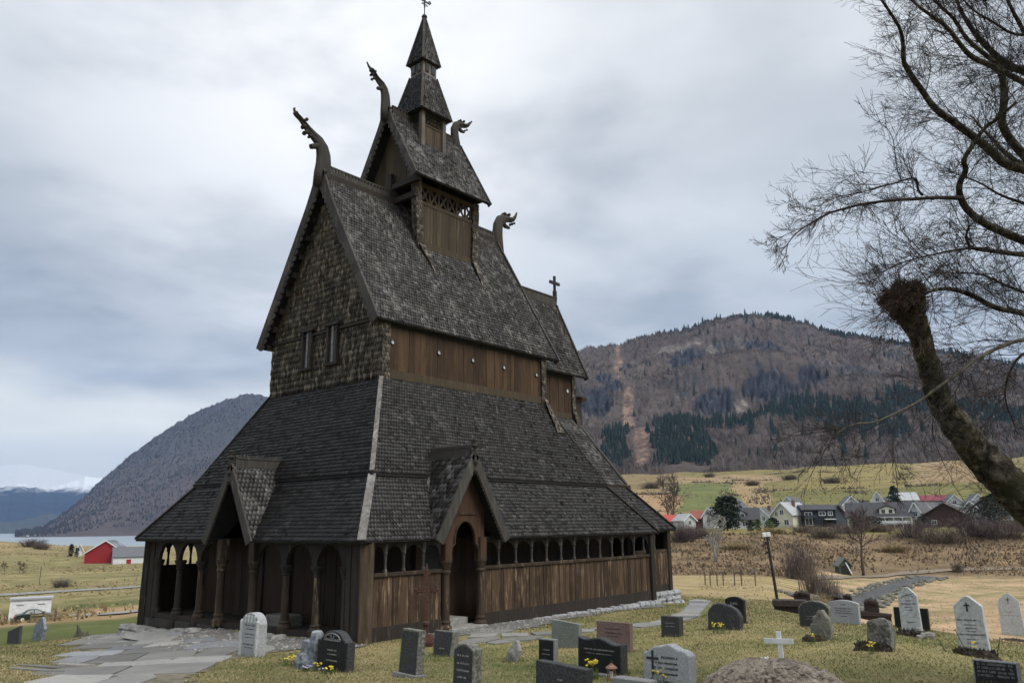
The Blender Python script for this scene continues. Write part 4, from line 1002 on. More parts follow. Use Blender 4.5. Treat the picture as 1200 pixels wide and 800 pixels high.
gp2 = [(1.4, -.06), (1.2, -1.0), (3, -1.7), (4.6, -1.7), (6.5, -.95), (14, -.55), (14, -.06)]
_, in2 = sheet('gravel_path', gp2, M['gravel'], .02)
pb = []
gm_ = MB()
for i in range(2600):
    if i % 3: x, y = random.uniform(-3.2, 0), random.uniform(-.5, 12.8); ok_ = in1(x, y)
    else: x, y = random.uniform(1, 14), random.uniform(-1.7, -.05); ok_ = in2(x, y)
    if ok_:
        s = random.uniform(.015, .05); gm_.ball((x, y, ground(x, y)+.025), s, 5, .4, (1, random.uniform(.6, 1), .6))
tag(mesh_obj('gravel_pebbles', gm_.v, gm_.f, M['rock']), 'loose pale pebbles scattered beside the church wall', 'pebbles', kind='stuff')

# flagstones
def pin(poly, x, y):
    c = False; j = len(poly)-1
    for i in range(len(poly)):
        if (poly[i][1] > y) != (poly[j][1] > y) and x < (poly[j][0]-poly[i][0])*(y-poly[i][1])/(poly[j][1]-poly[i][1])+poly[i][0]: c = not c
        j = i
    return c
def flag(mb, poly, off=.04, th=.1):
    n = len(poly); z = [ground(x, y) for x, y in poly]; zz = sum(z)/n
    up = [(x, y, zi*.7+zz*.3+off) for (x, y), zi in zip(poly, z)]
    mb.add(up+[(x, y, q-th) for x, y, q in up], [tuple(range(n))]+[(i, n+i, n+(i+1) % n, (i+1) % n) for i in range(n)])
ff = {0: MB(), 1: MB()}; beds = []
area = [tuple(G(*p)[:2]) for p in ((58, 815), (92, 775), (108, 748), (150, 738), (215, 745), (262, 752), (335, 762), (285, 770), (256, 774), (232, 788), (195, 815))]
M['bed'] = m_simple('trodden_earth', (.10, .088, .058), (.2, .178, .125), 5, 1, .6)
sheet('path_bed', area, M['bed'], .012)
a0 = Vector(area[2]); dirn = (Vector(area[6])-Vector(area[1])).normalized(); prp = Vector((-dirn.y, dirn.x))
rj = random.Random(4)
vj = -16.
while vj < 16:
    dv_ = rj.uniform(1.1, 2.0); u_ = -16+rj.random()
    while u_ < 16:
        du_ = rj.uniform(.7, 1.7); g_ = rj.uniform(.03, .06); J = lambda: rj.uniform(-.13, .13)
        cs = [(u_+g_+J(), vj+g_+abs(J())), (u_+du_*.5+J(), vj+g_+abs(J())), (u_+du_-g_+J(), vj+g_+abs(J())), (u_+du_-g_+J(), vj+dv_*.6), (u_+du_-g_+J()-.1, vj+dv_-g_-abs(J())), (u_+du_*.4+J(), vj+dv_-g_-abs(J())), (u_+g_+J(), vj+dv_-g_-abs(J()))]
        P = [a0+dirn*p+prp*q for p, q in cs]; c = sum(P, Vector((0, 0)))/len(P)
        if pin(area, c.x, c.y): flag(ff[1 if rj.random() < .22 else 0], [(p.x, p.y) for p in P])
        u_ += du_
    vj += dv_
for (pxx, pyy, sx_, sy_) in [(60, 783, .7, .18), (42, 786, .5, .15), (88, 780, .4, .14)]:
    p = G(pxx, pyy); flag(ff[0], [(p.x+dirn.x*sx_*a+prp.x*sy_*b, p.y+dirn.y*sx_*a+prp.y*sy_*b) for a, b in ((-1, -.6), (.2, -1), (1, .2), (0, 1), (-.8, .7))])
line = [G(*p) for p in ((548, 746), (585, 745), (622, 744), (660, 741), (700, 739), (735, 735), (770, 731), (798, 725), (812, 716), (818, 709), (821, 703))]
for a, b in zip(line[:-1], line[1:]):
    d = (b-a); Ln = d.length; n = max(1, round(Ln/.95)); u = d.normalized(); pp = Vector((-u.y, u.x, 0))
    for k in range(n):
        c = a+u*(k+.5)*Ln/n; hx = Ln/n*.44; hw = random.uniform(.3, .46)
        flag(ff[1 if random.random() < .15 else 0], [tuple((c+u*hx*p+pp*hw*q)[:2]) for p, q in ((-1, -.9), (.9, -1), (1, .9), (-.9, 1))])
for (pxx, pyy, s) in ((545, 741, .7), (575, 741, .55), (612, 749, .45), (560, 751, .5), (590, 752, .35)):
    p = G(pxx, pyy); flag(ff[0], [(p.x+s*math.cos(q+.4)*1.5, p.y+s*.8*math.sin(q+.4)) for q in (0, 1.1, 2.2, 3.2, 4.2, 5.3)], .03)
tag(mesh_obj('flagstone_path', ff[0].v, ff[0].f, M['slate']), kind='structure'); tag(mesh_obj('flagstone_path', ff[1].v, ff[1].f, M['slate2']), kind='structure')

# ------------------------------------------------------------------ mountains
def fbm(x, y, s, oct_=5, seed=0.):
    out = np.zeros(len(x)); 
    for i in range(len(x)): out[i] = mnoise.fractal((x[i]*s+seed, y[i]*s, seed*.7), 1.0, 2.0, oct_)
    return out
def mountain(name, sil, r0, r1, r2, z0, mat, na=260, nr=70, rough=.05, ease=1.2, jag=0., seed=1., cliffs=()):
    a = []; e = []
    for p in sil:
        d = ray(*p); a.append(math.degrees(YAW-math.atan2(d[1], d[0]))); e.append(d[2]/math.hypot(d[0], d[1]))
    az = np.linspace(a[0], a[-1], na); el = np.interp(az, a, e)
    k = np.ones(5)/5; el = np.concatenate([el[:2], np.convolve(el, k, 'valid'), el[-2:]])
    if jag: el = el+jag*np.array([mnoise.fractal((q*3.1, seed, 0), 1., 2., 5) for q in az])
    ts = np.concatenate([np.linspace(0, 1, nr), 1+np.linspace(.05, 1, 12)])
    A, T = np.meshgrid(np.radians(az), ts, indexing='ij')
    ra = np.where(T <= 1, r0+(r1-r0)*T, r1+(r2-r1)*(T-1))
    ztop = CZ+el[:, None]*r1
    zt = z0+(ztop-z0)*np.clip(T, 0, 1)**ease
    for (ta, tb, hgt) in cliffs:     # a steeper band
        zt = zt+(ztop-z0)*hgt*(sstep(T, ta, tb)-sstep(T, tb, 1.0))
    zt = np.where(T > 1, ztop-(ztop-z0)*.9*(T-1)**1.2, zt)
    x = CX+ra*np.cos(YAW-A); y = CY+ra*np.sin(YAW-A)
    nz = fbm(x.ravel(), y.ravel(), 6/(r1-r0), 6, seed).reshape(x.shape)
    zt = zt+nz*rough*(ztop-z0)*np.clip(T*4, 0, 1)*np.where(T < 1, np.clip((1-T)*2.2, 0.02, 1), .5)
    V = np.stack([x, y, zt], -1).reshape(-1, 3); nR_ = len(ts)
    i = np.arange(na-1)[:, None]*nR_+np.arange(nR_-1)[None]
    q = np.stack([i, i+1, i+nR_+1, i+nR_], -1).reshape(-1, 4)[:, ::-1]
    o = mesh_obj(name, V, (q.ravel(), np.full(len(q), 4)), mat, smooth=True); tag(o, kind='structure')
    def sample(azd, tt):
        fi = np.interp(azd, az, np.arange(na)); fj = np.interp(tt, ts, np.arange(nR_)); i0 = np.minimum(fi.astype(int), na-2); j0 = np.minimum(fj.astype(int), nR_-2); u = (fi-i0)[:, None]; v = (fj-j0)[:, None]
        Vg = V.reshape(na, nR_, 3)
        return (Vg[i0, j0]*(1-u)*(1-v)+Vg[i0+1, j0]*u*(1-v)+Vg[i0, j0+1]*(1-u)*v+Vg[i0+1, j0+1]*u*v)
    return o, sample, (az[0], az[-1]), A, T
def m_mount(name, lo, hi, rockc, rockpos, s=.004, slopes=True):
    t = NT(name); v = t.coords(); 
    f = t.math('ADD', t.math('MULTIPLY', t.noise(s, v, 7, .65), .6), t.math('MULTIPLY', t.noise(s*14, v, 5, .75), .4))
    c = t.ramp(f, [(.36, lo), (.62, hi)])
    g = t.n('ShaderNodeNewGeometry'); sp = t.n('ShaderNodeSeparateXYZ'); t.l(g.outputs['Normal'], sp.inputs[0])
    rk = t.math('MULTIPLY', t.ramp(sp.outputs[2], [(rockpos[0], (1, 1, 1)), (rockpos[1], (0, 0, 0))]), t.ramp(t.noise(s*3, v, 6, .7), [(.42, (0, 0, 0)), (.56, (1, 1, 1))]))
    c = t.mix(rk, c, rockc)
    t.bump(t.noise(s*10, v, 8, .7), .8, 12)
    return t, c
t, c = m_mount('mountain_woods', (.062, .049, .044), (.135, .107, .094), (.05, .053, .06), (.62, .80))
a = t.n('ShaderNodeAttribute'); a.attribute_name = 'zone'; a2 = t.n('ShaderNodeAttribute'); a2.attribute_name = 'zone_amount'
nzz = t.ramp(t.math('ADD', a2.outputs['Fac'], t.math('MULTIPLY', t.math('SUBTRACT', t.noise(.012, t.coords(), 7, .7), .5), 1.1)), [(.42, (0, 0, 0)), (.58, (1, 1, 1))])
rkv = t.ramp(t.noise(.06, t.coords((1, 1, .3)), 7, .75), [(.32, (.45, .45, .46)), (.5, (1.1, 1.1, 1.1)), (.66, (2.6, 2.5, 2.4))])
t.fin(t.mix(nzz, c, t.mix(1., a.outputs['Color'], rkv, 'MULTIPLY')), .95, .1); M['mtn'] = t.m
silR = [(430, 560), (520, 500), (600, 452), (660, 424), (690, 413), (705, 412), (720, 409), (738, 403), (752, 398), (768, 394), (782, 391), (800, 389), (815, 385), (832, 379), (850, 377), (866, 373), (885, 372), (905, 373), (925, 378), (945, 383), (962, 389), (985, 394), (1010, 397), (1035, 402), (1070, 409), (1110, 418), (1160, 428), (1210, 438), (1300, 455)]
mr, smpR, azR, AR, TR = mountain('mountain', silR, 800, 1900, 3000, 46, M['mtn'], 420, 90, .075, 1.12, .0035, 3., cliffs=((.42, .50, .05), (.72, .82, .07)))
# rock faces, heath gully and screes by their place on the mountain: (column of the photo, fraction of the slope)
pxm = 600+925*np.tan(AR).ravel(); tm_ = TR.ravel(); zc = np.zeros((len(tm_), 4)); zc[:, 3] = 1; za = np.zeros(len(tm_))
def zone(cx_, ct, wx, wt, col, amt=1.):
    d = np.hypot((pxm-cx_)/wx, (tm_-ct)/wt); w = np.clip(1.25-d, 0, 1)*amt; k = w > za
    zc[k, :3] = col; za[k] = w[k]
RK, HE, GR, PL = (.034, .036, .045), (.15, .105, .082), (.075, .068, .065), (.115, .10, .09)
for z in [(812, .62, 34, .10, RK), (862, .64, 38, .11, GR), (840, .63, 12, .09, PL), (900, .61, 42, .09, RK), (955, .56, 40, .06, GR), (700, .42, 24, .08, RK), (707, .58, 16, .05, RK), (735, .66, 14, .04, RK),
          (842, .37, 36, .05, RK), (905, .41, 55, .055, RK), (955, .44, 24, .04, RK), (870, .36, 14, .025, PL), (800, .42, 20, .03, GR), (727, .7, 9, .2, HE, .75), (736, .4, 11, .24, HE, .7), (750, .15, 16, .16, HE, .7), (800, .72, 40, .03, PL),
          (1060, .75, 50, .05, GR), (720, .5, 16, .06, RK), (1010, .55, 40, .05, (.06, .058, .062))]: zone(*z)
isr = np.array([tuple(c_) == RK or tuple(c_) == GR or c_[0] < .07 for c_ in zc[:, :3]]) & (za > .1)
for i_ in np.nonzero(isr)[0]:      # craggy relief of the rock faces
    q_ = (pxm[i_]*.32, tm_[i_]*26, 2.); mr.data.vertices[i_].co.z += min(1., za[i_]*1.6)*(16*mnoise.fractal(q_, 1., 2.1, 5)+9*abs(mnoise.noise((pxm[i_]*.11, tm_[i_]*9, 7.))))
at_ = mr.data.attributes.new('zone', 'FLOAT_COLOR', 'POINT'); at_.data.foreach_set('color', zc.astype(np.float32).ravel())
at_ = mr.data.attributes.new('zone_amount', 'FLOAT', 'POINT'); at_.data.foreach_set('value', za.astype(np.float32))

t, c = m_mount('left_mountain_woods', (.042, .035, .034), (.105, .083, .078), (.12, .118, .118), (.6, .85), .002)
hsp = t.n('ShaderNodeSeparateXYZ'); t.l(t.coords(), hsp.inputs[0])
hf = t.ramp(t.math('ADD', t.math('DIVIDE', hsp.outputs[2], 700.), t.math('MULTIPLY', t.noise(.004, t.coords(), 6), .35)), [(.45, (0, 0, 0)), (.75, (1, 1, 1))])
c = t.mix(t.math('MULTIPLY', hf, .55), c, (.05, .055, .055))
t.fin(c, .95, .1); M['mtn_l'] = t.m
silL = [(18, 622), (50, 618), (62, 609), (80, 597), (100, 580), (122, 559), (150, 537), (180, 515), (210, 494), (240, 478), (262, 468), (285, 463), (306, 464), (340, 470), (400, 490), (480, 540), (560, 580), (640, 604)]
ml, smpL, azL, AL, TL = mountain('mountain', silL, 3000, 4600, 6500, -26, M['mtn_l'], 300, 90, .06, 1.05, .0022, 9., cliffs=((.6, .7, .04),))
t = NT('snowy_ridge'); v = t.coords(); sp = t.n('ShaderNodeSeparateXYZ'); t.l(v, sp.inputs[0])
f = t.math('ADD', t.math('DIVIDE', sp.outputs[2], 1000.), t.math('MULTIPLY', t.math('SUBTRACT', t.noise(.0022, v, 8, .72), .5), .42))
M['snow1'] = t.fin(t.mix(t.ramp(f, [(.33, (0, 0, 0)), (.40, (1, 1, 1))]), (.020, .032, .055), (.62, .64, .67)), .9, .1)  # blue of the lower slopes is distance haze put into the colour
silB = [(-60, 560), (0, 572), (20, 567), (40, 569), (55, 571), (70, 569), (88, 563), (104, 559), (118, 561), (140, 572), (200, 600), (300, 616)]
mountain('mountain', silB, 6500, 9000, 11000, -26, M['snow1'], 200, 50, .06, 1.1, .0018, 5.)
t = NT('snow_plateau'); f = t.noise(.0012, t.coords(), 7, .7)
M['snow2'] = t.fin(t.ramp(f, [(.33, (.36, .39, .42)), (.45, (.58, .59, .60))]), .9, .1)
silP = [(-80, 552), (0, 545), (18, 543), (30, 543), (52, 547), (80, 552), (105, 557), (140, 566), (200, 590), (260, 612)]
mountain('mountain', silP, 11000, 14000, 15500, -20, M['snow2'], 120, 24, .03, 1., .0006, 8.)
# low dark shore far left and the villages of the far shore
silS = [(-40, 606), (10, 612), (40, 606), (60, 600), (75, 606), (90, 616), (110, 622)]
t, c = m_mount('far_shore_woods', (.03, .04, .042), (.075, .08, .08), (.2, .2, .2), (.2, .4), .004); t.fin(c, .95, .1); M['shore'] = t.m
mountain('mountain', silS, 5600, 6300, 7000, -26, M['shore'], 80, 20, .05, 1., .001, 6.)

# ------------------------------------------------------------------ woods on the right mountain
def tri_mesh(name, V, mat): 
    n = len(V)//3; return mesh_obj(name, V, (np.arange(3*n), np.full(n, 3)), mat)
def in_spruce(pxv, tv):
    out = np.zeros(len(pxv), bool)
    for (cx_, ct, wx, wt, sk) in [(798, .13, 34, .16, 50), (719, .16, 16, .09, 10), (850, .26, 46, .04, 0), (905, .29, 40, .045, 0), (945, .30, 50, .09, 10), (1000, .25, 44, .10, 20), (1085, .36, 50, .07, 10), (1160, .38, 50, .07, 0), (1040, .2, 28, .05, 0), (905, .14, 4, .06, 0), (985, .12, 4, .05, 0), (880, .2, 3, .05, 0)]:
        out |= np.hypot((pxv-cx_+sk*(ct-tv)*-1.)/wx, (tv-ct)/wt) < 1+.25*np.sin(pxv*.31)*np.cos(tv*60)
    ridge = (tv > .93-.05*np.sin(pxv*.09)-.06*((pxv > 905))) & (pxv > 860) | (tv > .965) & (pxv > 680)
    return out, ridge
N = 26000
azr = rng.uniform(azR[0], azR[1], N); azr = azr[(azr > 4.5)]; N = len(azr); tt = rng.uniform(.0, .985, N)
pxv = 600+925*np.tan(np.radians(azr)); sp_, rd_ = in_spruce(pxv, tt)
zf = za.reshape(TR.shape); zi = zf[np.clip(np.interp(azr, np.linspace(*azR, 420), np.arange(420)).astype(int), 0, 419), np.clip((tt*89).astype(int), 0, 89)]
keep = ~(sp_ | rd_) & (rng.random(N) > zi*2.) & (rng.random(N) < .8)
P = smpR(azr[keep], tt[keep]); n = len(P); B = 9
hgt = rng.uniform(6, 12, n)[:, None]; ang = rng.uniform(0, 2*math.pi, (n, B)); sprd = rng.uniform(.1, .55, (n, B))
base = P[:, None, :]+np.stack([np.cos(ang)*sprd*hgt*.3, np.sin(ang)*sprd*hgt*.3, rng.uniform(0, .35, (n, B))*hgt], -1)
tip = base+np.stack([np.cos(ang)*sprd*hgt*.55, np.sin(ang)*sprd*hgt*.55, rng.uniform(.35, .75, (n, B))*hgt], -1)
wd = np.stack([-np.sin(ang+1), np.cos(ang+1), np.zeros_like(ang)], -1)*.42
V = np.stack([base-wd, base+wd, tip], 2).reshape(-1, 3)
tag(tri_mesh('birch_woods', V, M['wood_m']), 'bare mauve-brown birch woods covering the mountain slope', 'woods', kind='stuff')
N = 15000
azr = rng.uniform(4.5, azR[1], N); tt = rng.uniform(.05, 1.0, N); pxv = 600+925*np.tan(np.radians(azr)); sp_, rd_ = in_spruce(pxv, tt)
keep = (sp_ & (rng.random(N) < .95)) | (rd_ & (rng.random(N) < .9)) | (rng.random(N) < .012)
P = smpR(azr[keep], tt[keep]); n = len(P); K = 6
hgt = rng.uniform(8, 17, n); V = []
for lv, (zb_, zt_, rr) in enumerate(((.08, .55, .2), (.3, .78, .155), (.55, 1., .10))):
    for k in range(K):
        a0_, a1_ = 2*math.pi*k/K+lv*.5, 2*math.pi*(k+1)/K+lv*.5
        jt = rng.uniform(.75, 1.25, n)
        def ring(q): return P+np.stack([np.cos(q)*rr*hgt*jt, np.sin(q)*rr*hgt*jt, zb_*hgt], -1)
        V.append(np.stack([ring(a0_), ring(a1_), P+np.stack([0*hgt, 0*hgt, zt_*hgt], -1)], 1))
V = np.concatenate(V).reshape(-1, 3)
tag(tri_mesh('spruce_woods', V, M['spruce']), 'dark green spruce woods in blocks on the mountain slope and its ridge', 'woods', kind='stuff')
# thin fringe of trees along the left mountain
N = 9000; azr = rng.uniform(azL[0], -8, N); tt = rng.uniform(.05, 1, N)**.8; P = smpL(azr, tt); n = N
hgt = rng.uniform(5, 12, n); V = []
for k in range(4):
    a0_ = rng.uniform(0, 6.28, n); V.append(np.stack([P+np.stack([np.cos(a0_)*hgt*.3, np.sin(a0_)*hgt*.3, 0*hgt], -1), P-np.stack([np.cos(a0_)*hgt*.3, np.sin(a0_)*hgt*.3, 0*hgt], -1), P+np.stack([0*hgt, 0*hgt, hgt], -1)], 1))
M['wood_l'] = m_simple('grey_hill_wood', (.035, .032, .031), (.10, .082, .078), .01, .95, 0)
tag(tri_mesh('hill_woods', np.concatenate(V).reshape(-1, 3), M['wood_l']), 'thin grey woods on the mountain beyond the fjord', 'woods', kind='stuff')

# ------------------------------------------------------------------ grass
NB = 300000
rr_ = 5+rng.random(NB)**.85*36; aa_ = np.radians(rng.uniform(-40, 40, NB))
x = CX+rr_*np.cos(YAW-aa_); y = CY+rr_*np.sin(YAW-aa_)
ok_ = ~((x > -.15) & (x < 17.2) & (y > -.15) & (y < 13))
for pth in (gp, gp2, area):
    ins = np.array([pin(pth, a, b) for a, b in zip(x, y)]); ok_ &= ~ins
ld = np.full(NB, 99.)
for a, b in zip(line[:-1], line[1:]):
    ax, ay = a.x, a.y; dx, dy = b.x-ax, b.y-ay; tq = np.clip(((x-ax)*dx+(y-ay)*dy)/(dx*dx+dy*dy), 0, 1); ld = np.minimum(ld, np.hypot(x-ax-dx*tq, y-ay-dy*tq))
ok_ &= ld > .5
x, y, rr_ = x[ok_], y[ok_], rr_[ok_]; n = len(x); z = ground_np(x, y)
ln = smooth_noise(x, y, 1.3)*.3+.8
h = rng.uniform(.015, .04, n)*np.clip(ln, .5, 1.3)*(1+rr_/60); wd = (.0022+.0003*rr_)*rng.uniform(.7, 1.6, n); a = rng.uniform(0, 2*math.pi, n); b = rng.uniform(0, 2*math.pi, n); le = rng.uniform(.3, 1.6, n)
p = np.stack([x, y, z], -1); w3 = np.stack([np.cos(a)*wd, np.sin(a)*wd, 0*wd], -1); tp = np.stack([np.cos(b)*h*le, np.sin(b)*h*le, h], -1)
t = NT('lawn_blades'); v = t.coords(); n1 = t.noise(.32, v, 8, .7); n2 = t.noise(6, v, 4, .7); n3 = t.noise(.03, v, 4, .6)
fac = t.math('ADD', t.math('ADD', t.math('MULTIPLY', n1, .62), t.math('MULTIPLY', n2, .23)), t.math('MULTIPLY', n3, .15))
fac = t.ramp(t.math('ADD', fac, t.math('MULTIPLY', t.math('SUBTRACT', t.island(), .5), .3)), [(.37, (.092, .110, .037)), (.51, (.19, .176, .078)), (.63, (.37, .305, .17))])
t.fin(fac, .8, .15); M['blades'] = t.m
tag(tri_mesh('grass', np.stack([p-w3, p+w3, p+tp], 1).reshape(-1, 3), M['blades']), 'short winter grass of the churchyard lawn', 'grass', kind='stuff')

# ================================================================== graves
def outline(kind, n=14):
    us = np.linspace(-.5, .5, n)
    f = {'flat': lambda u: 1.0, 'slant': lambda u: 1-.1*(u+.5), 'round': lambda u: 1-.30*(1-math.sqrt(max(0, 1-(2*u)**2*.98))), 'lowround': lambda u: 1-.5*u*u,
         'peak': lambda u: 1-.18*min(1, max(0, abs(u)-.08)/.42), 'wave': lambda u: .95+.05*math.cos(u*9)-.12*(u+.5), 'ear': lambda u: (.75+.25*math.sqrt(max(0, 1-(u/.36)**2))) if abs(u) < .36 else .75,
         'tip': lambda u: 1-1.1*abs(u-.05)**1.3, 'boulder': lambda u: 1-.35*abs(u*2)**3-.12*(u+.5), 'crown': lambda u: .84+.16*(abs(u) < .2)-.06*(abs(u) > .42), 'lump': lambda u: .98-.5*abs(u-.02)**1.5*1.2+.02*math.sin(u*20)}[kind]
    return [(u, f(u)) for u in us]
def marks(parent, w, rows, mat, d=-.004, rnd=None, x0=0):
    """weathered inscription: rows of small strokes; rows = (height, width, letter height)"""
    rnd = rnd or random.Random(len(rows)*13+int(w*977)); mb = MB()
    for z, wf, lh in rows:
        lh *= .62
        x = -w*wf/2+x0; e = w*wf/2+x0
        while x < e:
            if rnd.random() < .14: x += lh*.7; continue
            s = lh*.14; lw = lh*rnd.uniform(.4, .65); k = rnd.randrange(5)
            mb.box((x, d, z), (x+s, 0, z+lh))
            if k in (0, 1, 3): mb.box((x+lw-s, d, z), (x+lw, 0, z+lh))
            if k in (1, 2): mb.box((x+s, d, z+lh*.42), (x+lw-s*(k == 1), 0, z+lh*.56))
            if k in (2, 3, 4): mb.box((x+s, d, z), (x+lw-s*(k == 3), 0, z+lh*.13))
            if k in (0, 2): mb.box((x+s, d, z+lh*.87), (x+lw-s*(k == 0), 0, z+lh))
            x += lw+lh*.22
    return part('inscription', mb, mat, parent, world=False)
def stone(label, xl, xr, yb, hpx, mat, shape='flat', th=.14, tilt=2, lean=0, face=None, ins=None, inmat=None, plinth=None, taper=0, rz=-90, cross=None, bev=.012, jit=0, cat='gravestone', name='gravestone', rough=0, group='gravestones in the churchyard', D=None):
    c = G((xl+xr)/2, yb) if D is None else GD((xl+xr)/2, D); Dp = depth_of(c)
    a = math.atan2(c.y-CY, c.x-CX); w = (xr-xl)*Dp/FOC/max(.35, math.cos(a-(rz+90)*math.pi/180)); h = hpx*Dp/FOC
    t = thing(name, c, label, cat, group, R(rz)); t.rotation_euler = (R(-tilt), R(lean), R(rz)); t.rotation_mode = 'XYZ'
    M_ = Matrix.Rotation(R(rz), 4, 'Z') @ Matrix.Rotation(R(lean), 4, 'Y') @ Matrix.Rotation(R(-tilt), 4, 'X'); t.rotation_euler = M_.to_euler()
    rnd = random.Random(int(xl*31+yb)); ol = outline(shape); pts = [(-.5, -.25/h if h else 0)]+ol+[(.5, -.25/h)]
    pl = [(u*w*(1-taper*max(0, z)), 0, z*h) for u, z in pts]
    if jit: pl = [(x+rnd.uniform(-jit, jit), 0, z+(rnd.uniform(-jit, jit) if 0 < i < len(pl)-1 else 0)) for i, (x, _, z) in enumerate(pl)]
    mb = MB().prism(pl, (0, th, 0))
    s = part('slab', mb, M[mat], t, bevel=bev, world=False)
    if rough:
        sb = s.modifiers.new('sub', 'SUBSURF'); sb.subdivision_type = 'SIMPLE'; sb.levels = sb.render_levels = 3
        tx = bpy.data.textures.new('stone_relief', 'CLOUDS'); tx.noise_scale = .16; dm = s.modifiers.new('disp', 'DISPLACE'); dm.texture = tx; dm.strength = rough; dm.texture_coords = 'GLOBAL'
    if face:
        fp = [(x*.93, -.003, (z-.01) if z > 0 else .02) for x, _, z in pl]; fp = [(x, y, max(.03, z*.97)) for x, y, z in fp]
        part('polished_face', MB().prism(fp, (0, .02, 0)), M[face], t, world=False)
    off = -.008 if face else -.004
    if ins: marks(t, w, [(a_*h, b_, l_) for a_, b_, l_ in ins], M[inmat or 'gilt'], off, rnd)
    if cross:
        cz_, ch_, cx_ = cross; q = ch_*h; zz = cz_*h; xx = cx_*w
        part('carved_cross', MB().box((xx-.008-q*.03, off-.002, zz-q/2), (xx+.008+q*.03, 0, zz+q/2)).box((xx-q*.3, off-.0035, zz+q*.12), (xx+q*.3, 0, zz+q*.12+.016+q*.05)), M[inmat or 'ink'], t, world=False)
    if plinth: 
        pm, pw, pd, ph = plinth
        part('plinth', MB().box((-w/2-pw, -pd, -.2), (w/2+pw, th+pd*.6, ph)), M[pm], t, bevel=.01, world=False)
    t['h'] = h; t['w'] = w
    return t
def flowers(label, px_, py_, wpx, kind='yellow', n=14, group='flowers planted at the graves', dz=0, cat='flowers', name='flower_clump', tall=.14, leafn=40):
    c = G(px_, py_); D = depth_of(c); rad = wpx*D/FOC/2; rnd = random.Random(int(px_*7+py_))
    t = thing(name, c, label, cat, group)
    lm = MB(); pm = MB()
    for i in range(leafn):
        q = rnd.uniform(0, 6.28); r0 = rnd.random()**.5*rad; bx_, by_ = r0*math.cos(q), r0*math.sin(q); hh = tall*rnd.uniform(.5, 1.05); dx, dy = rnd.uniform(-.05, .05), rnd.uniform(-.05, .05); ww = .008
        lm.add([(bx_-ww, by_, -.02), (bx_+ww, by_, -.02), (bx_+ww*.8+dx*.5, by_+dy*.5, hh*.6), (bx_+dx, by_+dy, hh), (bx_-ww*.8+dx*.5, by_+dy*.5, hh*.6)], [(0, 1, 2, 3, 4)])
    for i in range(n):
        q = rnd.uniform(0, 6.28); r0 = rnd.random()**.5*rad; p = Vector((r0*math.cos(q), r0*math.sin(q), tall*rnd.uniform(.75, 1.2)))
        for k in range(6):
            a_ = 6.28*k/6+rnd.random(); rr2 = .024; u = Vector((math.cos(a_), math.sin(a_), rnd.uniform(-.3, .5)))*rr2; v_ = Vector((-math.sin(a_), math.cos(a_), .2))*rr2*.55
            pm.add([p, p+u*.6+v_, p+u*1.15, p+u*.6-v_], [(0, 1, 2, 3)])
        pm.ball(p, .013, 6)
    part('leaves', lm, M['leaf'], t, world=False)
    part('petals', pm, M[kind], t, world=False)
    return t
def shoots(label, px_, py_, wpx, n=70, hgt=.25, mats=('darkleaf',), soil=True, group='planted beds at the graves', name='grave_planting', tall=()):
    """low bed of dark earth with withered shoots"""
    c = G(px_, py_); D = depth_of(c); rad = wpx*D/FOC/2; rnd = random.Random(int(px_*3+py_*5)); t = thing(name, c, label, 'planting', group, R(-90))
    if soil:
        sm = MB(); k = 18; sm.v.append((0, 0, .10))
        for ring in (.45, .8, 1.0):
            for i in range(k):
                q = 2*math.pi*i/k; j = rnd.uniform(.88, 1.12); x_, y_ = rad*ring*j*math.cos(q), rad*.45*ring*j*math.sin(q); sm.v.append((x_, y_, {.45: .11, .8: .07, 1.: -.04}[ring]*rnd.uniform(.7, 1.2)))
        sm.f += [(0, 1+i, 1+(i+1) % k) for i in range(k)]
        for rg in range(2): sm.f += [(1+rg*k+i, 1+(rg+1)*k+i, 1+(rg+1)*k+(i+1) % k, 1+rg*k+(i+1) % k) for i in range(k)]
        part('soil', sm, M['soil'], t, world=False)
    for mt in mats:
        lm = MB()
        for i in range(n):
            q = rnd.uniform(0, 6.28); r0 = rnd.random()**.5*.9; p = Vector((rad*r0*math.cos(q), rad*.4*r0*math.sin(q), .03)); hh = hgt*rnd.uniform(.3, 1)
            d = Vector((rnd.uniform(-.6, .6), rnd.uniform(-.6, .4), 1)).normalized()*hh; w_ = Vector((.012, 0, 0))*rnd.uniform(.6, 1.5)
            m_ = p+d*.55+Vector((rnd.uniform(-.03, .03), 0, 0))
            lm.add([p-w_, p+w_, m_+w_*1.4, p+d, m_-w_*1.4], [(0, 1, 2, 3, 4)])
        part('shoots', lm, M[mt], t, world=False)
    if tall:
        lm = MB()
        for x_, hh, sx_ in tall:   # upright leafy sprigs
            for i in range(26):
                z_ = hh*i/26; q = rnd.uniform(0, 6.28); l_ = .05*(1.15-i/26)
                p = Vector((x_+sx_*z_, -.03, z_)); u = Vector((math.cos(q), math.sin(q), .8))*l_
                lm.add([p, p+u*.5+Vector((0, .012, 0)), p+u, p+u*.5-Vector((0, .012, 0))], [(0, 1, 2, 3)])
            lm.bar((x_, -.03, 0), (x_+sx_*hh, -.03, hh), .008, .008)
        part('sprigs', lm, M['bush'], t, world=False)
    return t
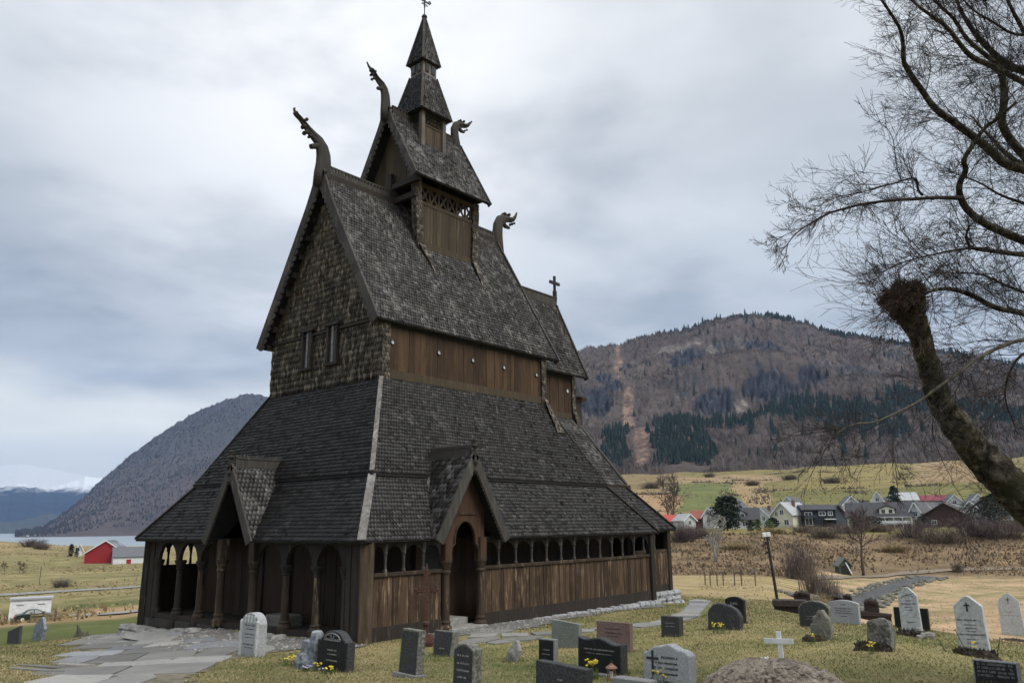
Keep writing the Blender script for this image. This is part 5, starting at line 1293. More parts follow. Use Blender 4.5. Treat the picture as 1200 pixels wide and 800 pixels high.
def lantern(label, px_, py_, hpx, mt):
    c = G(px_, py_); D = depth_of(c); h = hpx*D/FOC; t = thing('grave_lantern', c, label, 'lantern', 'candle lanterns at the graves', R(-60)); w = h*.32
    part('base', MB().lathe((0, 0, 0), [(w*.95, -.02), (w*.95, h*.07), (w*.75, h*.1)], 6), M[mt], t, world=False)
    fm = MB()
    for i in range(6):
        q = math.pi/3*i; fm.bar((w*.72*math.cos(q), w*.72*math.sin(q), h*.08), (w*.72*math.cos(q), w*.72*math.sin(q), h*.62), .012, .012)
    fm.lathe((0, 0, h*.6), [(w*.8, 0), (w*.8, h*.04), (w*.7, h*.05)], 6)
    part('frame', fm, M[mt], t, world=False)
    ld = part('lid', MB().lathe((0, 0, h*.64), [(w*1.15, 0), (w*.9, h*.1), (w*.3, h*.22), (w*.28, h*.28)], 6), M['copper' if mt == 'copper' else mt], t, world=False)
    part('ring', MB().tube([(w*.3*math.cos(q), 0, h*.95+w*.3*math.sin(q)) for q in np.linspace(0, 6.28, 12)], .006, 5, caps=False), M['black'], ld, world=False)
    part('candle', MB().lathe((0, 0, h*.1), [(w*.34, 0), (w*.34, h*.36), (w*.05, h*.38)], 10), M['candle'], t, world=False)
    return t

T3 = [(.62, .6, .035), (.52, .5, .03), (.42, .6, .035), (.32, .5, .03)]
t = stone('tall white stone with scalloped pillar sides and a dark-lettered panel, near the church entrance', 280, 300, 769, 49, 'glight', 'round', .22, 1, 0, ins=[(.70, .55, .03), (.62, .4, .022), (.5, .5, .03), (.43, .4, .022), (.27, .55, .03), (.2, .4, .022)], inmat='ink')
w_, h_ = t['w'], t['h']; fl = MB()
for u in (-.44, .44): fl.lathe((u*w_, .0, 0), [(.045, 0), (.045, h_*.8), (.02, h_*.84)], 8)
for u in (-.25, -.08, .1, .27): fl.lathe((u*w_, .0, h_*.77), [(.025, 0), (.025, h_*.15), (.01, h_*.17)], 6)
part('pilaster', fl, M['marble'], t, world=False)
t = stone('black headstone with an arched carved emblem beside the craggy rock', 370, 405, 786, 45, 'gdark', 'ear', .18, 2, 0, face='gblack', ins=[(.5, .3, .035), (.4, .3, .03), (.25, .35, .03)])
w_, h_ = t['w'], t['h']; em = MB(); ring = [(w_*.26*math.cos(q), -.012, h_*.76+h_*.17*math.sin(q)) for q in np.linspace(0, math.pi, 16)]
em.tube(ring, .012, 6); em.bar((-w_*.26, -.012, h_*.76), (w_*.26, -.012, h_*.76), .02, .02)
for s in (-1, 1): em.tube([(s*w_*.13+w_*.09*math.cos(q), -.012, h_*.83+h_*.05*math.sin(q)) for q in np.linspace(0, 6.28, 12)], .007, 5, caps=False); em.bar((s*w_*.02, -.012, h_*.78), (s*w_*.05, -.012, h_*.92), .012, .012)
part('carved_emblem', em, M['ggrey'], t, world=False)
c = G(361, 783); D = depth_of(c); t = thing('memorial_rock', c, 'craggy blue-grey natural rock leaning beside the black arched headstone', 'rock', rz=R(-90))
rb = MB(); rock(rb, (-.02, .1, .2), .24, .16, .34, .3, .35, 9); rock(rb, (.10, .12, .48), .16, .13, .22, -.3, .35, 9); rock(rb, (-.12, .0, .1), .2, .14, .2, .1, .3, 9)
solo(t, rb, M['bluerock'])
lantern('glass candle lantern with a white candle in front of the craggy rock', 361, 781, 18, 'black')
flowers('clump of yellow daffodils to the left of the craggy rock', 343, 779, 26, 'yellow', 20)
flowers('small pale violet flowers at the foot of the craggy rock', 359, 786, 12, 'violet', 12, tall=.08, leafn=20)
flowers('small yellow blooms in front of the black arched headstone', 371, 786, 12, 'yellow', 9, tall=.12, leafn=24)
flowers('pale violet blooms between two yellow clumps before the black arched headstone', 378, 789, 9, 'violet', 8, tall=.08, leafn=16)
flowers('yellow blooms at the right foot of the black arched headstone', 387, 789, 12, 'yellow', 10, tall=.11, leafn=24)
stone('tall narrow dark headstone with a rough grey side, leaning back on a base', 466, 487, 793, 53, 'rough', 'flat', .17, 4, 2, face='gdark', plinth=('ggrey', .06, .08, .06), taper=.05)
stone('low dark headstone close to the iron cross with a mossy pitted top', 507, 527, 769, 29, 'rockd', 'flat', .2, 8, 0, face='gdark', taper=-.12, ins=[(.3, .3, .03)])
stone('dark headstone with rows of lettering and a low curved top before the mossy one', 530, 553, 808, 51, 'rough', 'lowround', .2, 3, 0, face='gdark', ins=[(.72, .6, .04), (.55, .6, .04), (.4, .6, .04), (.25, .5, .04)])
stone('small pale pointed stone leaning to the right beside the flagstones', 592, 604, 775, 25, 'rock', 'tip', .12, 8, 14, rough=.03)
stone('green-grey slanted headstone with pale lettering and an engraved plant', 646, 678, 759, 31, 'ggreen', 'slant', .12, 3, 0, ins=[(.72, .5, .035), (.6, .35, .025), (.47, .45, .035), (.36, .35, .025)], inmat='gilt')
stone('red-brown granite headstone behind the wide black one', 699, 738, 763, 33, 'gred', 'flat', .12, 3, 0, ins=[(.74, .45, .03), (.6, .5, .03), (.5, .4, .025)], inmat='rust')
stone('small black square headstone with a grey edge beside the wide black one', 631, 649, 782, 32, 'ggrey', 'flat', .13, 2, 0, face='gblack', ins=[(.6, .4, .03), (.45, .5, .03)])
t = stone('wide black polished headstone with a wavy top, a lantern standing before it', 677, 728, 790, 43, 'gdark', 'wave', .18, 2, 0, face='gblack', ins=[(.62, .7, .03), (.52, .6, .022)], plinth=('ggrey', .05, .14, .03))
flowers('bunch of yellow daffodils in front of the wide black headstone', 694, 795, 15, 'yellow', 24, tall=.24, leafn=50)
lantern('lantern with a copper lid in front of the wide black headstone', 717, 796, 20, 'copper')
stone('dark speckled plain headstone standing just in front of the small black square one', 627, 686, 818, 39, 'gdark', 'slant', .16, 2, 0, ins=[(.5, .1, .03)])
stone('wavy-topped pale grey headstone with a carved cross and dark lettering', 754, 808, 806, 49, 'glight', 'lump', .2, 2, 0, cross=(.55, .55, -.28), ins=[(.66, .5, .05), (.54, .5, .035), (.42, .5, .045), (.30, .5, .035), (.12, .4, .035)], inmat='ink', bev=.02)
flowers('red rose standing before the wavy-topped pale grey headstone', 757, 803, 4, 'redpetal', 2, tall=.30, leafn=5)
flowers('yellow tulips lying before the wavy-topped pale grey headstone', 772, 806, 22, 'yellow', 8, tall=.2, leafn=16)
stone('grey flat headstone showing only its top edge, before the copper-lid lantern', 718, 760, 832, 34, 'ggrey', 'flat', .2, 2, 0)
stone('small dark square headstone alone on the lawn beside the flagstone path', 775, 796, 746, 23, 'gdark', 'flat', .2, 3, 0, ins=[(.65, .5, .03), (.5, .5, .03)])
stone('rounded grey boulder-shaped headstone with yellow flowers at its foot', 830, 867, 738, 31, 'gdark', 'boulder', .2, 4, 2, rough=.03, bev=.03, jit=.01)
flowers('yellow narcissus in front of the rounded grey headstone', 842, 742, 14, 'yellow', 18, tall=.2, leafn=30)
stone('glossy black headstone with pale carving, behind the rounded grey one', 851, 872, 730, 30, 'gblack', 'lowround', .14, 2, 0, ins=[(.7, .55, .09), (.45, .5, .03), (.35, .5, .03)])
stone('dark weathered headstone with a curved top and carved panels, behind the pointed mossy one', 938, 972, 735, 30, 'rough', 'round', .16, 2, 0, face='gdark', ins=[(.4, .5, .03), (.3, .5, .03)])
stone('pointed greenish rough stone standing on a dark earth bed', 951, 972, 750, 35, 'rockd', 'tip', .18, 5, 0, rough=.05, bev=.03, jit=.02)
shoots('dark earth bed at the foot of the pointed greenish stone', 955, 751, 34, 30, .12)
flowers('tiny yellow flower at the foot of the pointed greenish stone', 954, 753, 6, 'yellow', 4, tall=.14, leafn=10)
stone('pale grey headstone with dark lettering and a curved shoulder, behind the lawn', 973, 1006, 731, 27, 'glight', 'lowround', .14, 2, 0, ins=[(.8, .12, .04), (.64, .55, .03), (.54, .5, .03), (.44, .6, .03), (.32, .2, .03)], inmat='ink')
stone('rough brown-grey upright rock used as a headstone on a bed of dark plants', 1016, 1046, 762, 38, 'rough', 'lump', .22, 6, 2, rough=.07, bev=.04, jit=.02, taper=.25)
shoots('bed of dark plants at the foot of the rough brown-grey rock', 1024, 762, 46, 120, .16)
flowers('yellow primrose on the bed of the rough brown-grey rock', 1022, 766, 10, 'yellow', 10, tall=.16, leafn=16)
stone('wide low black headstone half hidden behind the leaning white one', 1051, 1087, 737, 24, 'gblack', 'flat', .12, 1, 0)
WI = [(.70, .3, .025), (.63, .68, .035), (.56, .35, .022), (.50, .35, .022), (.24, .4, .03)]
t = stone('tall white marble headstone with a carved sprig, pale stones piled at its base', 1058, 1080, 742, 52, 'marble', 'peak', .1, 2, -2, ins=WI, inmat='ink', taper=.1)
w_, h_ = t['w'], t['h']; em = MB(); em.tube([(-.12*w_/.4, -.006, .78*h_), (0, -.006, .84*h_), (.12*w_/.4, -.006, .86*h_)], .006, 5)
for k in range(7): q = k/6; em.ball((-.12+.26*q, -.006, .77*h_+.08*q*h_+.03*math.sin(k*2.2)), .014, 5, sq=(1, .3, .6))
part('carved_sprig', em, M['rockd'], t, world=False)
shoots('low dark planting at the base of the white headstone with the carved sprig', 1068, 745, 36, 90, .15, tall=((-.42, .3, -.4), (.2, .3, .8)))
c = G(1084, 748); t = thing('stone_pile', c, 'pale round stones piled at the right foot of the white headstone with the sprig', 'stones'); sp_m = MB()
for dx, dy, dz, s in ((0, 0, .05, .13), (.18, -.05, .05, .12), (.1, .12, .14, .11), (-.12, .06, .04, .09), (.28, .1, .05, .1)): rock(sp_m, (dx, dy, dz), s*.75, s*.6, s*.5, dx*9, .35)
solo(t, sp_m, M['rock'])
WI2 = [(.55, .8, .04), (.47, .4, .022), (.41, .35, .022), (.35, .3, .022), (.29, .85, .04), (.21, .35, .022), (.15, .35, .022)]
stone('white headstone with a black cross and two names, dark sprigs on the bed before it', 1126, 1158, 763, 62, 'marble', 'peak', .13, 2, -2, ins=WI2, inmat='ink', cross=(.80, .16, -.02), taper=.1)
shoots('bed of dark soil with upright sprigs before the white headstone with two names', 1143, 769, 52, 110, .14, tall=((-.1, .42, -.35), (.32, .35, .25), (-.4, .2, -.6)))
flowers('yellow flower on the bed of the white headstone with two names', 1141, 769, 8, 'yellow', 6, tall=.2, leafn=10)
stone('white headstone streaked green on its right side, at the right edge of the churchyard', 1176, 1200, 744, 47, 'marble', 'peak', .13, 3, -2, ins=[(.55, .45, .028), (.46, .8, .04), (.38, .4, .022), (.3, .4, .022), (.22, .5, .022)], inmat='ink', cross=(.82, .15, 0), taper=.12)
shoots('bed of dark plants before the white headstone streaked green', 1192, 751, 40, 90, .2, tall=((.0, .4, .1), (-.3, .25, -.5)))
stone('dark plaque with a pale rim at the lower right corner, filled with rows of lettering', 1146, 1192, 806, 30, 'ggrey', 'flat', .16, 5, 0, face='gblack', ins=[(.82, .8, .04), (.68, .8, .04), (.54, .8, .04), (.40, .8, .04)], inmat='ggrey')
stone('short dark headstone tilted left at the far left edge, above the bank', 8, 21, 754, 17, 'gdark', 'flat', .16, 3, -14)
stone('tall grey pointed headstone tilted right at the edge of the churchyard bank', 37, 47, 750, 27, 'bluerock', 'tip', .18, 4, 10)
# white wooden cross on the fresh mound
c = G(905, 802); 
md = MB(); k = 40; rnd = random.Random(5); D = depth_of(c); sc_ = D/FOC; cc_ = G(905, 800)
rad = 80*sc_; md.v.append((0, 0, .27))
rings = [.2, .4, .6, .8, .95, 1.08]
for rg in rings:
    for i in range(k):
        q = 2*math.pi*i/k; j = 1+rnd.uniform(-.05, .05); x_, y_ = rad*.62*rg*j*math.cos(q), rad*rg*j*math.sin(q)
        z_ = .27*max(0, 1-rg**2)**.7+rnd.uniform(-.045, .05)+ground(cc_.x+x_, cc_.y+y_)-cc_.z-(.05 if rg > 1 else 0); md.v.append((x_, y_, z_))
md.f += [(0, 1+i, 1+(i+1) % k) for i in range(k)]
for rg in range(len(rings)-1): md.f += [(1+rg*k+i, 1+(rg+1)*k+i, 1+(rg+1)*k+(i+1) % k, 1+rg*k+(i+1) % k) for i in range(k)]
for i in range(420):
    q = rnd.uniform(0, 6.28); r0 = rnd.random()**.5; x_, y_ = rad*.62*r0*math.cos(q), rad*r0*math.sin(q)
    rock(md, (x_, y_, (.26*max(0, 1-r0**2)**.7)+ground(cc_.x+x_, cc_.y+y_)-cc_.z), rnd.uniform(.012, .05), rnd.uniform(.012, .05), rnd.uniform(.01, .03), q, .4, 6)
mt_ = thing('grave_mound', cc_, 'fresh brown heap of earth over a grave with the white cross behind it', 'grave mound'); solo(mt_, md, M['mound'])
c = G(916, 772); D = depth_of(c); hc = 31*D/FOC
t = thing('wooden_cross', c, 'plain white wooden cross behind the fresh heap of earth', 'cross', rz=R(-90)); t.rotation_euler = (Matrix.Rotation(R(-90), 3, 'Z') @ Matrix.Rotation(R(-3), 3, 'Y')).to_euler()
part('upright', MB().box((-.04, -.012, -.2), (.04, .012, hc)), M['white'], t, bevel=.003, world=False)
part('crossbar', MB().box((-.24, -.032, hc*.56), (.24, -.013, hc*.56+.08)), M['white'], t, bevel=.003, world=False)
flowers('small white flowers at the foot of the white wooden cross', 899, 775, 16, 'candle', 10, tall=.05, leafn=14)
# rusty iron cross by the church wall
c = G(499, 757); D = depth_of(c); h = 93*D/FOC
t = thing('iron_cross', c, 'rusty ornate iron cross on a stone foot before the planked church wall', 'cross', rz=R(-52))
part('shaft', MB().box((-.05, -.03, .2), (.05, .03, h*.9)).lathe((0, 0, h*.25), [(.05, 0), (.09, .03), (.09, .08), (.05, .11)], 8), M['rust'], t, world=False)
am = MB().box((-.24, -.025, h*.66), (.24, .025, h*.66+.09))
for s in (-1, 1):
    for dz in (-.06, .15): am.tube([(s*.06, 0, h*.66+.045), (s*.14, 0, h*.66+.045+dz*1.1), (s*.2, 0, h*.66+.045+dz*.9), (s*.2, 0, h*.66+.045+dz*.5)], .018, 6)
    am.ball((s*.26, 0, h*.66+.045), .05, 8, sq=(1, .5, 1)).ball((s*.22, 0, h*.66+.12), .035, 8, sq=(1, .5, 1)).ball((s*.22, 0, h*.66-.03), .035, 8, sq=(1, .5, 1))
part('arms', am, M['rust'], t, world=False)
part('finial', MB().ball((0, 0, h*.92), .055, 8, sq=(1, .5, 1)).ball((-.06, 0, h*.88), .035, 8, sq=(1, .5, 1)).ball((.06, 0, h*.88), .035, 8, sq=(1, .5, 1)).lathe((0, 0, h*.93), [(.03, 0), (.012, h*.08)], 6), M['rust'], t, world=False)
part('foot', rock(MB(), (0, .02, .1), .2, .17, .2, 0, .2), M['rust'], t, world=False)
# low brown grave enclosures with crests, along the far edge of the graves
def enclosure(label, xl, xr, yb, hpx, crest_at=None, slope=0):
    c = G((xl+xr)/2, yb); D = depth_of(c); w = (xr-xl)*D/FOC; h = hpx*D/FOC*.85; t = thing('grave_enclosure', c, label, 'grave enclosure', 'low brown grave enclosures', YAW-R(90)-math.radians(az_of((xl+xr)/2)*57.3)+R(0))
    part('base', MB().box((-w/2+.05, -.12, -.3), (w/2-.05, .4, h*.55)), M['brownstone'], t, bevel=.02, world=False)
    part('cap', MB().hexa([(-w/2, -.2, h*.5), (w/2, -.2, h*.5), (w/2, .5, h*.5), (-w/2, .5, h*.5), (-w/2, -.16, h*1.0), (w/2, -.16, h*(1.0-slope)), (w/2, .46, h*(1.0-slope)), (-w/2, .46, h*1.0)]), M['brownstone'], t, bevel=.015, world=False)
    if crest_at is not None:
        x_, cw, chh = crest_at[0]*w, crest_at[1]*D/FOC, crest_at[2]*D/FOC; cm = MB().box((x_-cw/2, .05, h*.8), (x_+cw/2, .25, h+chh*.45))
        for u, r_ in ((-.3, .24), (.3, .24), (0, .34)): cm.lathe((x_+u*cw, .15, h+chh*(.3 if u else .4)), [(.02, 0), (r_*cw*.8, chh*.1), (r_*cw*.9, chh*.3), (.03, chh*.55)], 8)
        part('crest', cm, M['brownstone'], t, world=False)
    return t
enclosure('long low brown grave enclosure with a heavy cap slab, beneath the lamp post', 907, 945, 717, 16)
enclosure('dark crested grave marker just right of the lamp post', 930, 952, 712, 10, (0, 18, 12))
enclosure('dark crested grave marker behind the pale grey headstone', 968, 994, 716, 11, (-.1, 18, 11))
enclosure('second dark crested grave marker, between the pale grey headstone and the stream', 985, 1000, 713, 9, (.1, 10, 10))
enclosure('low brown grave enclosure with a crested headpiece, right of the pale grey headstone', 1006, 1044, 727, 13, (-.05, 16, 16), .3)
# lamp post with floodlights
c = G(911, 703); D = depth_of(c); hh = 76*D/FOC
t = thing('lamp_post', c, 'thin leaning black post carrying two white floodlights, at the far edge of the graves', 'lamp post', rz=YAW-R(90)); t.rotation_euler = (Matrix.Rotation(YAW-R(90), 3, 'Z') @ Matrix.Rotation(R(-5), 3, 'Y')).to_euler()
s_ = D/FOC*.85
part('pole', MB().lathe((0, 0, -.3), [(2.2*s_, 0), (2.0*s_, hh*.5), (1.6*s_, hh+.2)], 10), M['black'], t, world=False)
for dx in (-3.2, 2.6):
    f = part('floodlight', MB().box(((dx-2.6)*s_, -2*s_, hh-4*s_), ((dx+2.6)*s_, 2*s_, hh+2*s_)), M['white'], t, bevel=.02, world=False)
    part('bracket', MB().box(((dx-.6)*s_, -.8*s_, hh-9*s_), ((dx+.6)*s_, .8*s_, hh-4*s_)), M['black'], f, world=False)
part('floodlight', MB().box((-4*s_, -2*s_, hh-14*s_), (1*s_, 2*s_, hh-10*s_)).box((-3*s_, -2*s_, hh-20*s_), (-.5*s_, 1*s_, hh-17*s_)), M['black'], t, bevel=.02, world=False)
part('control_box', MB().box((-5*s_, -2*s_, hh-27*s_), (-1.5*s_, 2*s_, hh-23*s_)).tube([(-4*s_, 0, hh-23*s_), (-5*s_, 0, hh-18*s_), (-2*s_, 0, hh-14*s_)], .4*s_, 6), M['black'], t, bevel=.02, world=False)
# wire fence across the field
t = None
fp = [GD(q, 60) for q in (822, 828, 836, 843, 856, 864, 880, 930)]
t = thing('wire_fence', fp[0], 'thin wire fence with grey posts across the straw-coloured field', 'fence')
for p in fp: part('fence_post', MB().lathe((p.x, p.y, p.z-.3), [(.05, 0), (.045, 1.3), (.02, 1.33)], 7), M['scrub'], t)
wm = MB()
for z in (.4, .7, .95):
    for a, b in zip(fp[:-1], fp[1:]): wm.tube([(a.x, a.y, a.z+z), (b.x, b.y, b.z+z)], .006, 4)
part('wire', wm, M['black'], t)

# taller uncut grass around the feet of the stones
bx_, by_ = [], []
for o in scene.objects:
    if o.get('category') == 'gravestone':
        mw = Matrix.LocRotScale(o.location, o.rotation_euler, None); n_ = 130
        for k in range(n_):
            e_ = random.random(); w2 = o['w']/2+.03
            p = (random.uniform(-w2, w2), random.choice((-.04, .2)), 0) if e_ < .7 else (random.choice((-w2, w2)), random.uniform(-.04, .2), 0)
            q = mw @ Vector(p); bx_.append(q.x+random.gauss(0, .025)); by_.append(q.y+random.gauss(0, .025))
        del o['w'], o['h']
x, y = np.array(bx_), np.array(by_); n = len(x); z = ground_np(x, y); h = rng.uniform(.04, .12, n); a = rng.uniform(0, 6.28, n); b = rng.uniform(0, 6.28, n); wd = .005
p = np.stack([x, y, z-.01], -1); w3 = np.stack([np.cos(a)*wd, np.sin(a)*wd, 0*a], -1); tp = np.stack([np.cos(b)*h*.5, np.sin(b)*h*.5, h], -1)
tag(tri_mesh('grass', np.stack([p-w3, p+w3, p+tp], 1).reshape(-1, 3), M['blades']), 'longer uncut grass standing round the feet of the headstones', 'grass', kind='stuff')

# ================================================================== trees
def rvec(rnd, s=1.): return Vector((rnd.gauss(0, s), rnd.gauss(0, s), rnd.gauss(0, s)))
def wander(rnd, p, d, ln, n, wob, up=0., bias=None):
    pts = [Vector(p)]; d = Vector(d).normalized()
    for i in range(n):
        d = (d+rvec(rnd, wob)+Vector((0, 0, up))+(bias*.12 if bias is not None else Vector((0, 0, 0)))).normalized(); pts.append(pts[-1]+d*ln/n)
    return pts
class TwigSet:
    """three-sided twigs gathered as numpy strips"""
    def __init__(s): s.mb = MB()
    def add(s, pts, r0, r1, n=3): 
        k = len(pts); s.mb.tube(pts, [r0+(r1-r0)*i/(k-1) for i in range(k)], n, caps=False)
def spray(tw, rnd, p, d, ln, r, level, wob=.22, up=.05, kids=(7, 4), rmin=.0022):
    n = {3: 7, 2: 5, 1: 4, 0: 2}[level]; pts = wander(rnd, p, d, ln, n, wob, up); tw.add(pts, r, max(rmin, r*.35), 4 if level > 1 else 3)
    if level == 0: return
    m_ = kids[0] if level >= 2 else kids[1]
    for i in range(m_):
        f = rnd.uniform(.18, 1)*(len(pts)-1); j = min(int(f), len(pts)-2); q = pts[j].lerp(pts[j+1], f-j); t_ = (pts[j+1]-pts[j]).normalized()
        s_ = t_.orthogonal().normalized(); s_.rotate(Matrix.Rotation(rnd.uniform(0, 6.28), 3, t_)); dd = t_*rnd.uniform(.6, 1.1)+s_*rnd.uniform(.3, .8)
        spray(tw, rnd, q, dd, ln*rnd.uniform(.35, .65), max(rmin, r*.5), level-1, wob, up, kids, rmin)

# the big pollarded tree at the right of the churchyard; its trunk stands outside the picture
rnd = random.Random(21)
tb_ = GD(1345, 9.4)
bt_ = thing('bare_tree', tb_, 'big bare pollarded tree with a thick mossy limb cut off in a bushy stub', 'tree')
def limb(pxs, D0, D1, radpx, smooth=2):
    n = len(pxs); P = []; lr = random.Random(int(pxs[0][0]*3+pxs[-1][1]))
    for i, (a, b) in enumerate(pxs):
        D = D0+(D1-D0)*i/(n-1)+(lr.uniform(-.06, .06) if 0 < i < n-1 and len(radpx) == 2 else 0); a += lr.uniform(-2, 2)*(len(radpx) == 2); b += lr.uniform(-2, 2)*(len(radpx) == 2); P.append(Vector(at(a, b, D)))
    rad = [radpx[0]+(radpx[1]-radpx[0])*i/(n-1) if len(radpx) == 2 else radpx[i] for i in range(n)]; rad = [q*(D0+(D1-D0)*i/(n-1))/FOC for i, q in enumerate(rad)]
    for _ in range(smooth):
        Q = [P[0]]; q_ = [rad[0]]
        for i in range(len(P)-1):
            Q += [P[i].lerp(P[i+1], .25), P[i].lerp(P[i+1], .75)]; q_ += [rad[i]*.75+rad[i+1]*.25, rad[i]*.25+rad[i+1]*.75]
        P = Q+[P[-1]]; rad = q_+[rad[-1]]
    return P, rad
TOP = Vector(at(1300, 250, 9.6))
tr_pts = [Vector(tb_)+Vector((0, 0, -.3)), Vector(tb_)+Vector((0, 0, .5)), Vector(at(1325, 640, 9.4)), Vector(at(1308, 480, 9.5)), Vector(at(1292, 330, 9.6)), Vector(at(1285, 200, 9.7)), Vector(at(1262, 60, 9.8)), Vector(at(1240, -120, 10))]
def lump(o, amt, sc):
    for v in o.data.vertices:
        n = Vector(v.normal); q = mnoise.noise(Vector(v.co)*sc)+.5*mnoise.noise(Vector(v.co)*sc*2.7); v.co += n*amt*q
part('trunk', MB().tube(tr_pts, [.75, .55, .48, .44, .36, .28, .2, .12], 18), M['bark'], bt_, smooth=True)
P0, r0 = limb([(1310, 690), (1262, 640), (1205, 590), (1162, 548), (1128, 510), (1102, 468), (1088, 428), (1077, 392), (1066, 364), (1058, 346)], 9.4, 8.6, [34, 29.5, 24.5, 20.5, 16.8, 13.8, 12.2, 12.4, 17, 24])
lb = MB().tube(P0, r0, 16); lo_ = part('stub_limb', lb, M['bark'], bt_, smooth=True)
sb_ = lo_.modifiers.new('sub', 'SUBSURF'); sb_.levels = sb_.render_levels = 2
tx_ = bpy.data.textures.new('bark_relief', 'CLOUDS'); tx_.noise_scale = .12; tx_.noise_depth = 4
dm_ = lo_.modifiers.new('relief', 'DISPLACE'); dm_.texture = tx_; dm_.strength = .07; dm_.texture_coords = 'GLOBAL'
lump(lo_, .045, 5.)
limbs = [
 ([(1262, 300), (1225, 290), (1200, 281), (1176, 272), (1152, 262), (1136, 250), (1127, 235), (1124, 218), (1132, 200), (1129, 190), (1140, 172), (1152, 150), (1166, 142), (1190, 120)], 9.4, 8.7, (8, 2.2), 'bark'),
 ([(1128, 233), (1112, 231), (1096, 233), (1068, 232), (1040, 236), (1008, 239), (988, 244), (972, 250), (952, 262), (934, 274), (922, 288)], 8.9, 8.3, (3.6, .7), 'twig'),
 ([(1082, 230), (1077, 222), (1073, 208), (1060, 209), (1048, 213), (1030, 221), (1010, 226), (985, 232)], 8.8, 8.4, (2.2, .6), 'twig'),
 ([(1275, 215), (1225, 206), (1200, 199), (1176, 192), (1156, 173), (1136, 156), (1116, 142), (1096, 126), (1080, 104), (1064, 86), (1056, 72), (1060, 40), (1042, 16), (1028, -6)], 9.6, 8.8, (9, 1.8), 'bark'),
 ([(1260, 260), (1225, 210), (1200, 184), (1178, 160), (1174, 140), (1178, 116), (1176, 84), (1160, 76), (1140, 66), (1124, 52), (1112, 32), (1096, 20), (1072, 4), (1055, -12)], 9.7, 9.2, (8, 1.8), 'bark'),
 ([(1250, 140), (1225, 112), (1200, 98), (1180, 86), (1160, 70), (1132, 46), (1120, 25), (1100, 6), (1085, -10)], 9.8, 9.9, (6, 1.6), 'bark'),
 ([(1265, 330), (1225, 308), (1200, 300), (1188, 296), (1160, 293), (1136, 290), (1130, 278), (1136, 263)], 9.5, 9.0, (6, 1.2), 'bark'),
 ([(1160, 293), (1136, 292), (1112, 296), (1086, 300), (1060, 306), (1035, 316)], 9.2, 8.7, (2.2, .7), 'twig'),
 ([(1285, 400), (1230, 378), (1200, 368), (1164, 360), (1140, 346), (1116, 336), (1100, 338), (1084, 344), (1074, 354)], 9.4, 8.6, (6, 2.0), 'bark'),
 ([(1280, 430), (1230, 405), (1200, 398), (1176, 404), (1148, 420), (1124, 438), (1100, 454), (1076, 472), (1048, 484), (1024, 494), (1000, 496), (978, 506)], 9.0, 8.0, (4, .9), 'bark_pale'),
 ([(1180, 575), (1168, 574), (1150, 584), (1134, 598), (1126, 612)], 9.1, 8.9, (2.6, .8), 'twig'),
 ([(1290, 420), (1240, 412), (1200, 408), (1180, 440), (1178, 470), (1190, 500)], 9.6, 9.9, (3, .8), 'twig'),
 ([(1270, 180), (1240, 120), (1215, 60), (1190, 20), (1175, -10)], 9.8, 10.2, (6, 2), 'bark'),
 ([(1245, 30), (1215, 40), (1190, 40), (1165, 28), (1140, 12), (1120, -10)], 9.9, 9.7, (3, 1), 'twig'),
 ([(1290, 350), (1240, 352), (1200, 345), (1170, 330), (1150, 322), (1120, 318)], 9.8, 10.4, (3.5, 1), 'twig'),
 ([(1275, 270), (1235, 246), (1200, 240), (1170, 228), (1150, 214), (1120, 206)], 9.9, 10.6, (3.5, 1), 'twig'),
]
tw = TwigSet()
left = Vector(-_R)
for pxs, D0, D1, rp, mt in limbs:
    P, rad = limb(pxs, D0, D1, rp)
    rad = [q*.72 for q in rad]
    part('branch', MB().tube(P, rad, 9), M[mt], bt_, smooth=True)
    Ln = sum((P[i+1]-P[i]).length for i in range(len(P)-1)); n = int(Ln/.046)
    for k in range(n):
        f = (k+rnd.random())/n
        if f < .12: continue
        j = min(int(f*(len(P)-1)), len(P)-2); q = P[j].lerp(P[j+1], f*(len(P)-1)-j); t_ = (P[j+1]-P[j]).normalized()
        s_ = t_.orthogonal().normalized(); s_.rotate(Matrix.Rotation(rnd.uniform(0, 6.28), 3, t_))
        d = (t_*rnd.uniform(.3, .9)+s_*rnd.uniform(.5, 1.)+left*.2).normalized()
        big = rnd.random(); sh_ = 1.3-.6*f if pxs[-1][0] > 930 else 1.05-.7*f
        if big < .20: spray(tw, rnd, q, d, sh_*rnd.uniform(.5, 1.0), .0062, 3, .14, .0, (5, 3), .0016)
        elif big < .75: spray(tw, rnd, q, d, sh_*rnd.uniform(.25, .6), .0036, 2, .14, .01, (6, 3), .0016)
        else: spray(tw, rnd, q, d, rnd.uniform(.12, .3), .0024, 1, .13, .01, (5, 3), .0016)
    for k in range(3): spray(tw, rnd, P[-1], (P[-1]-P[-4]).normalized()+rvec(rnd, .35), rnd.uniform(.1, .26), .003, 2, .16, .02, (6, 3), .0016)
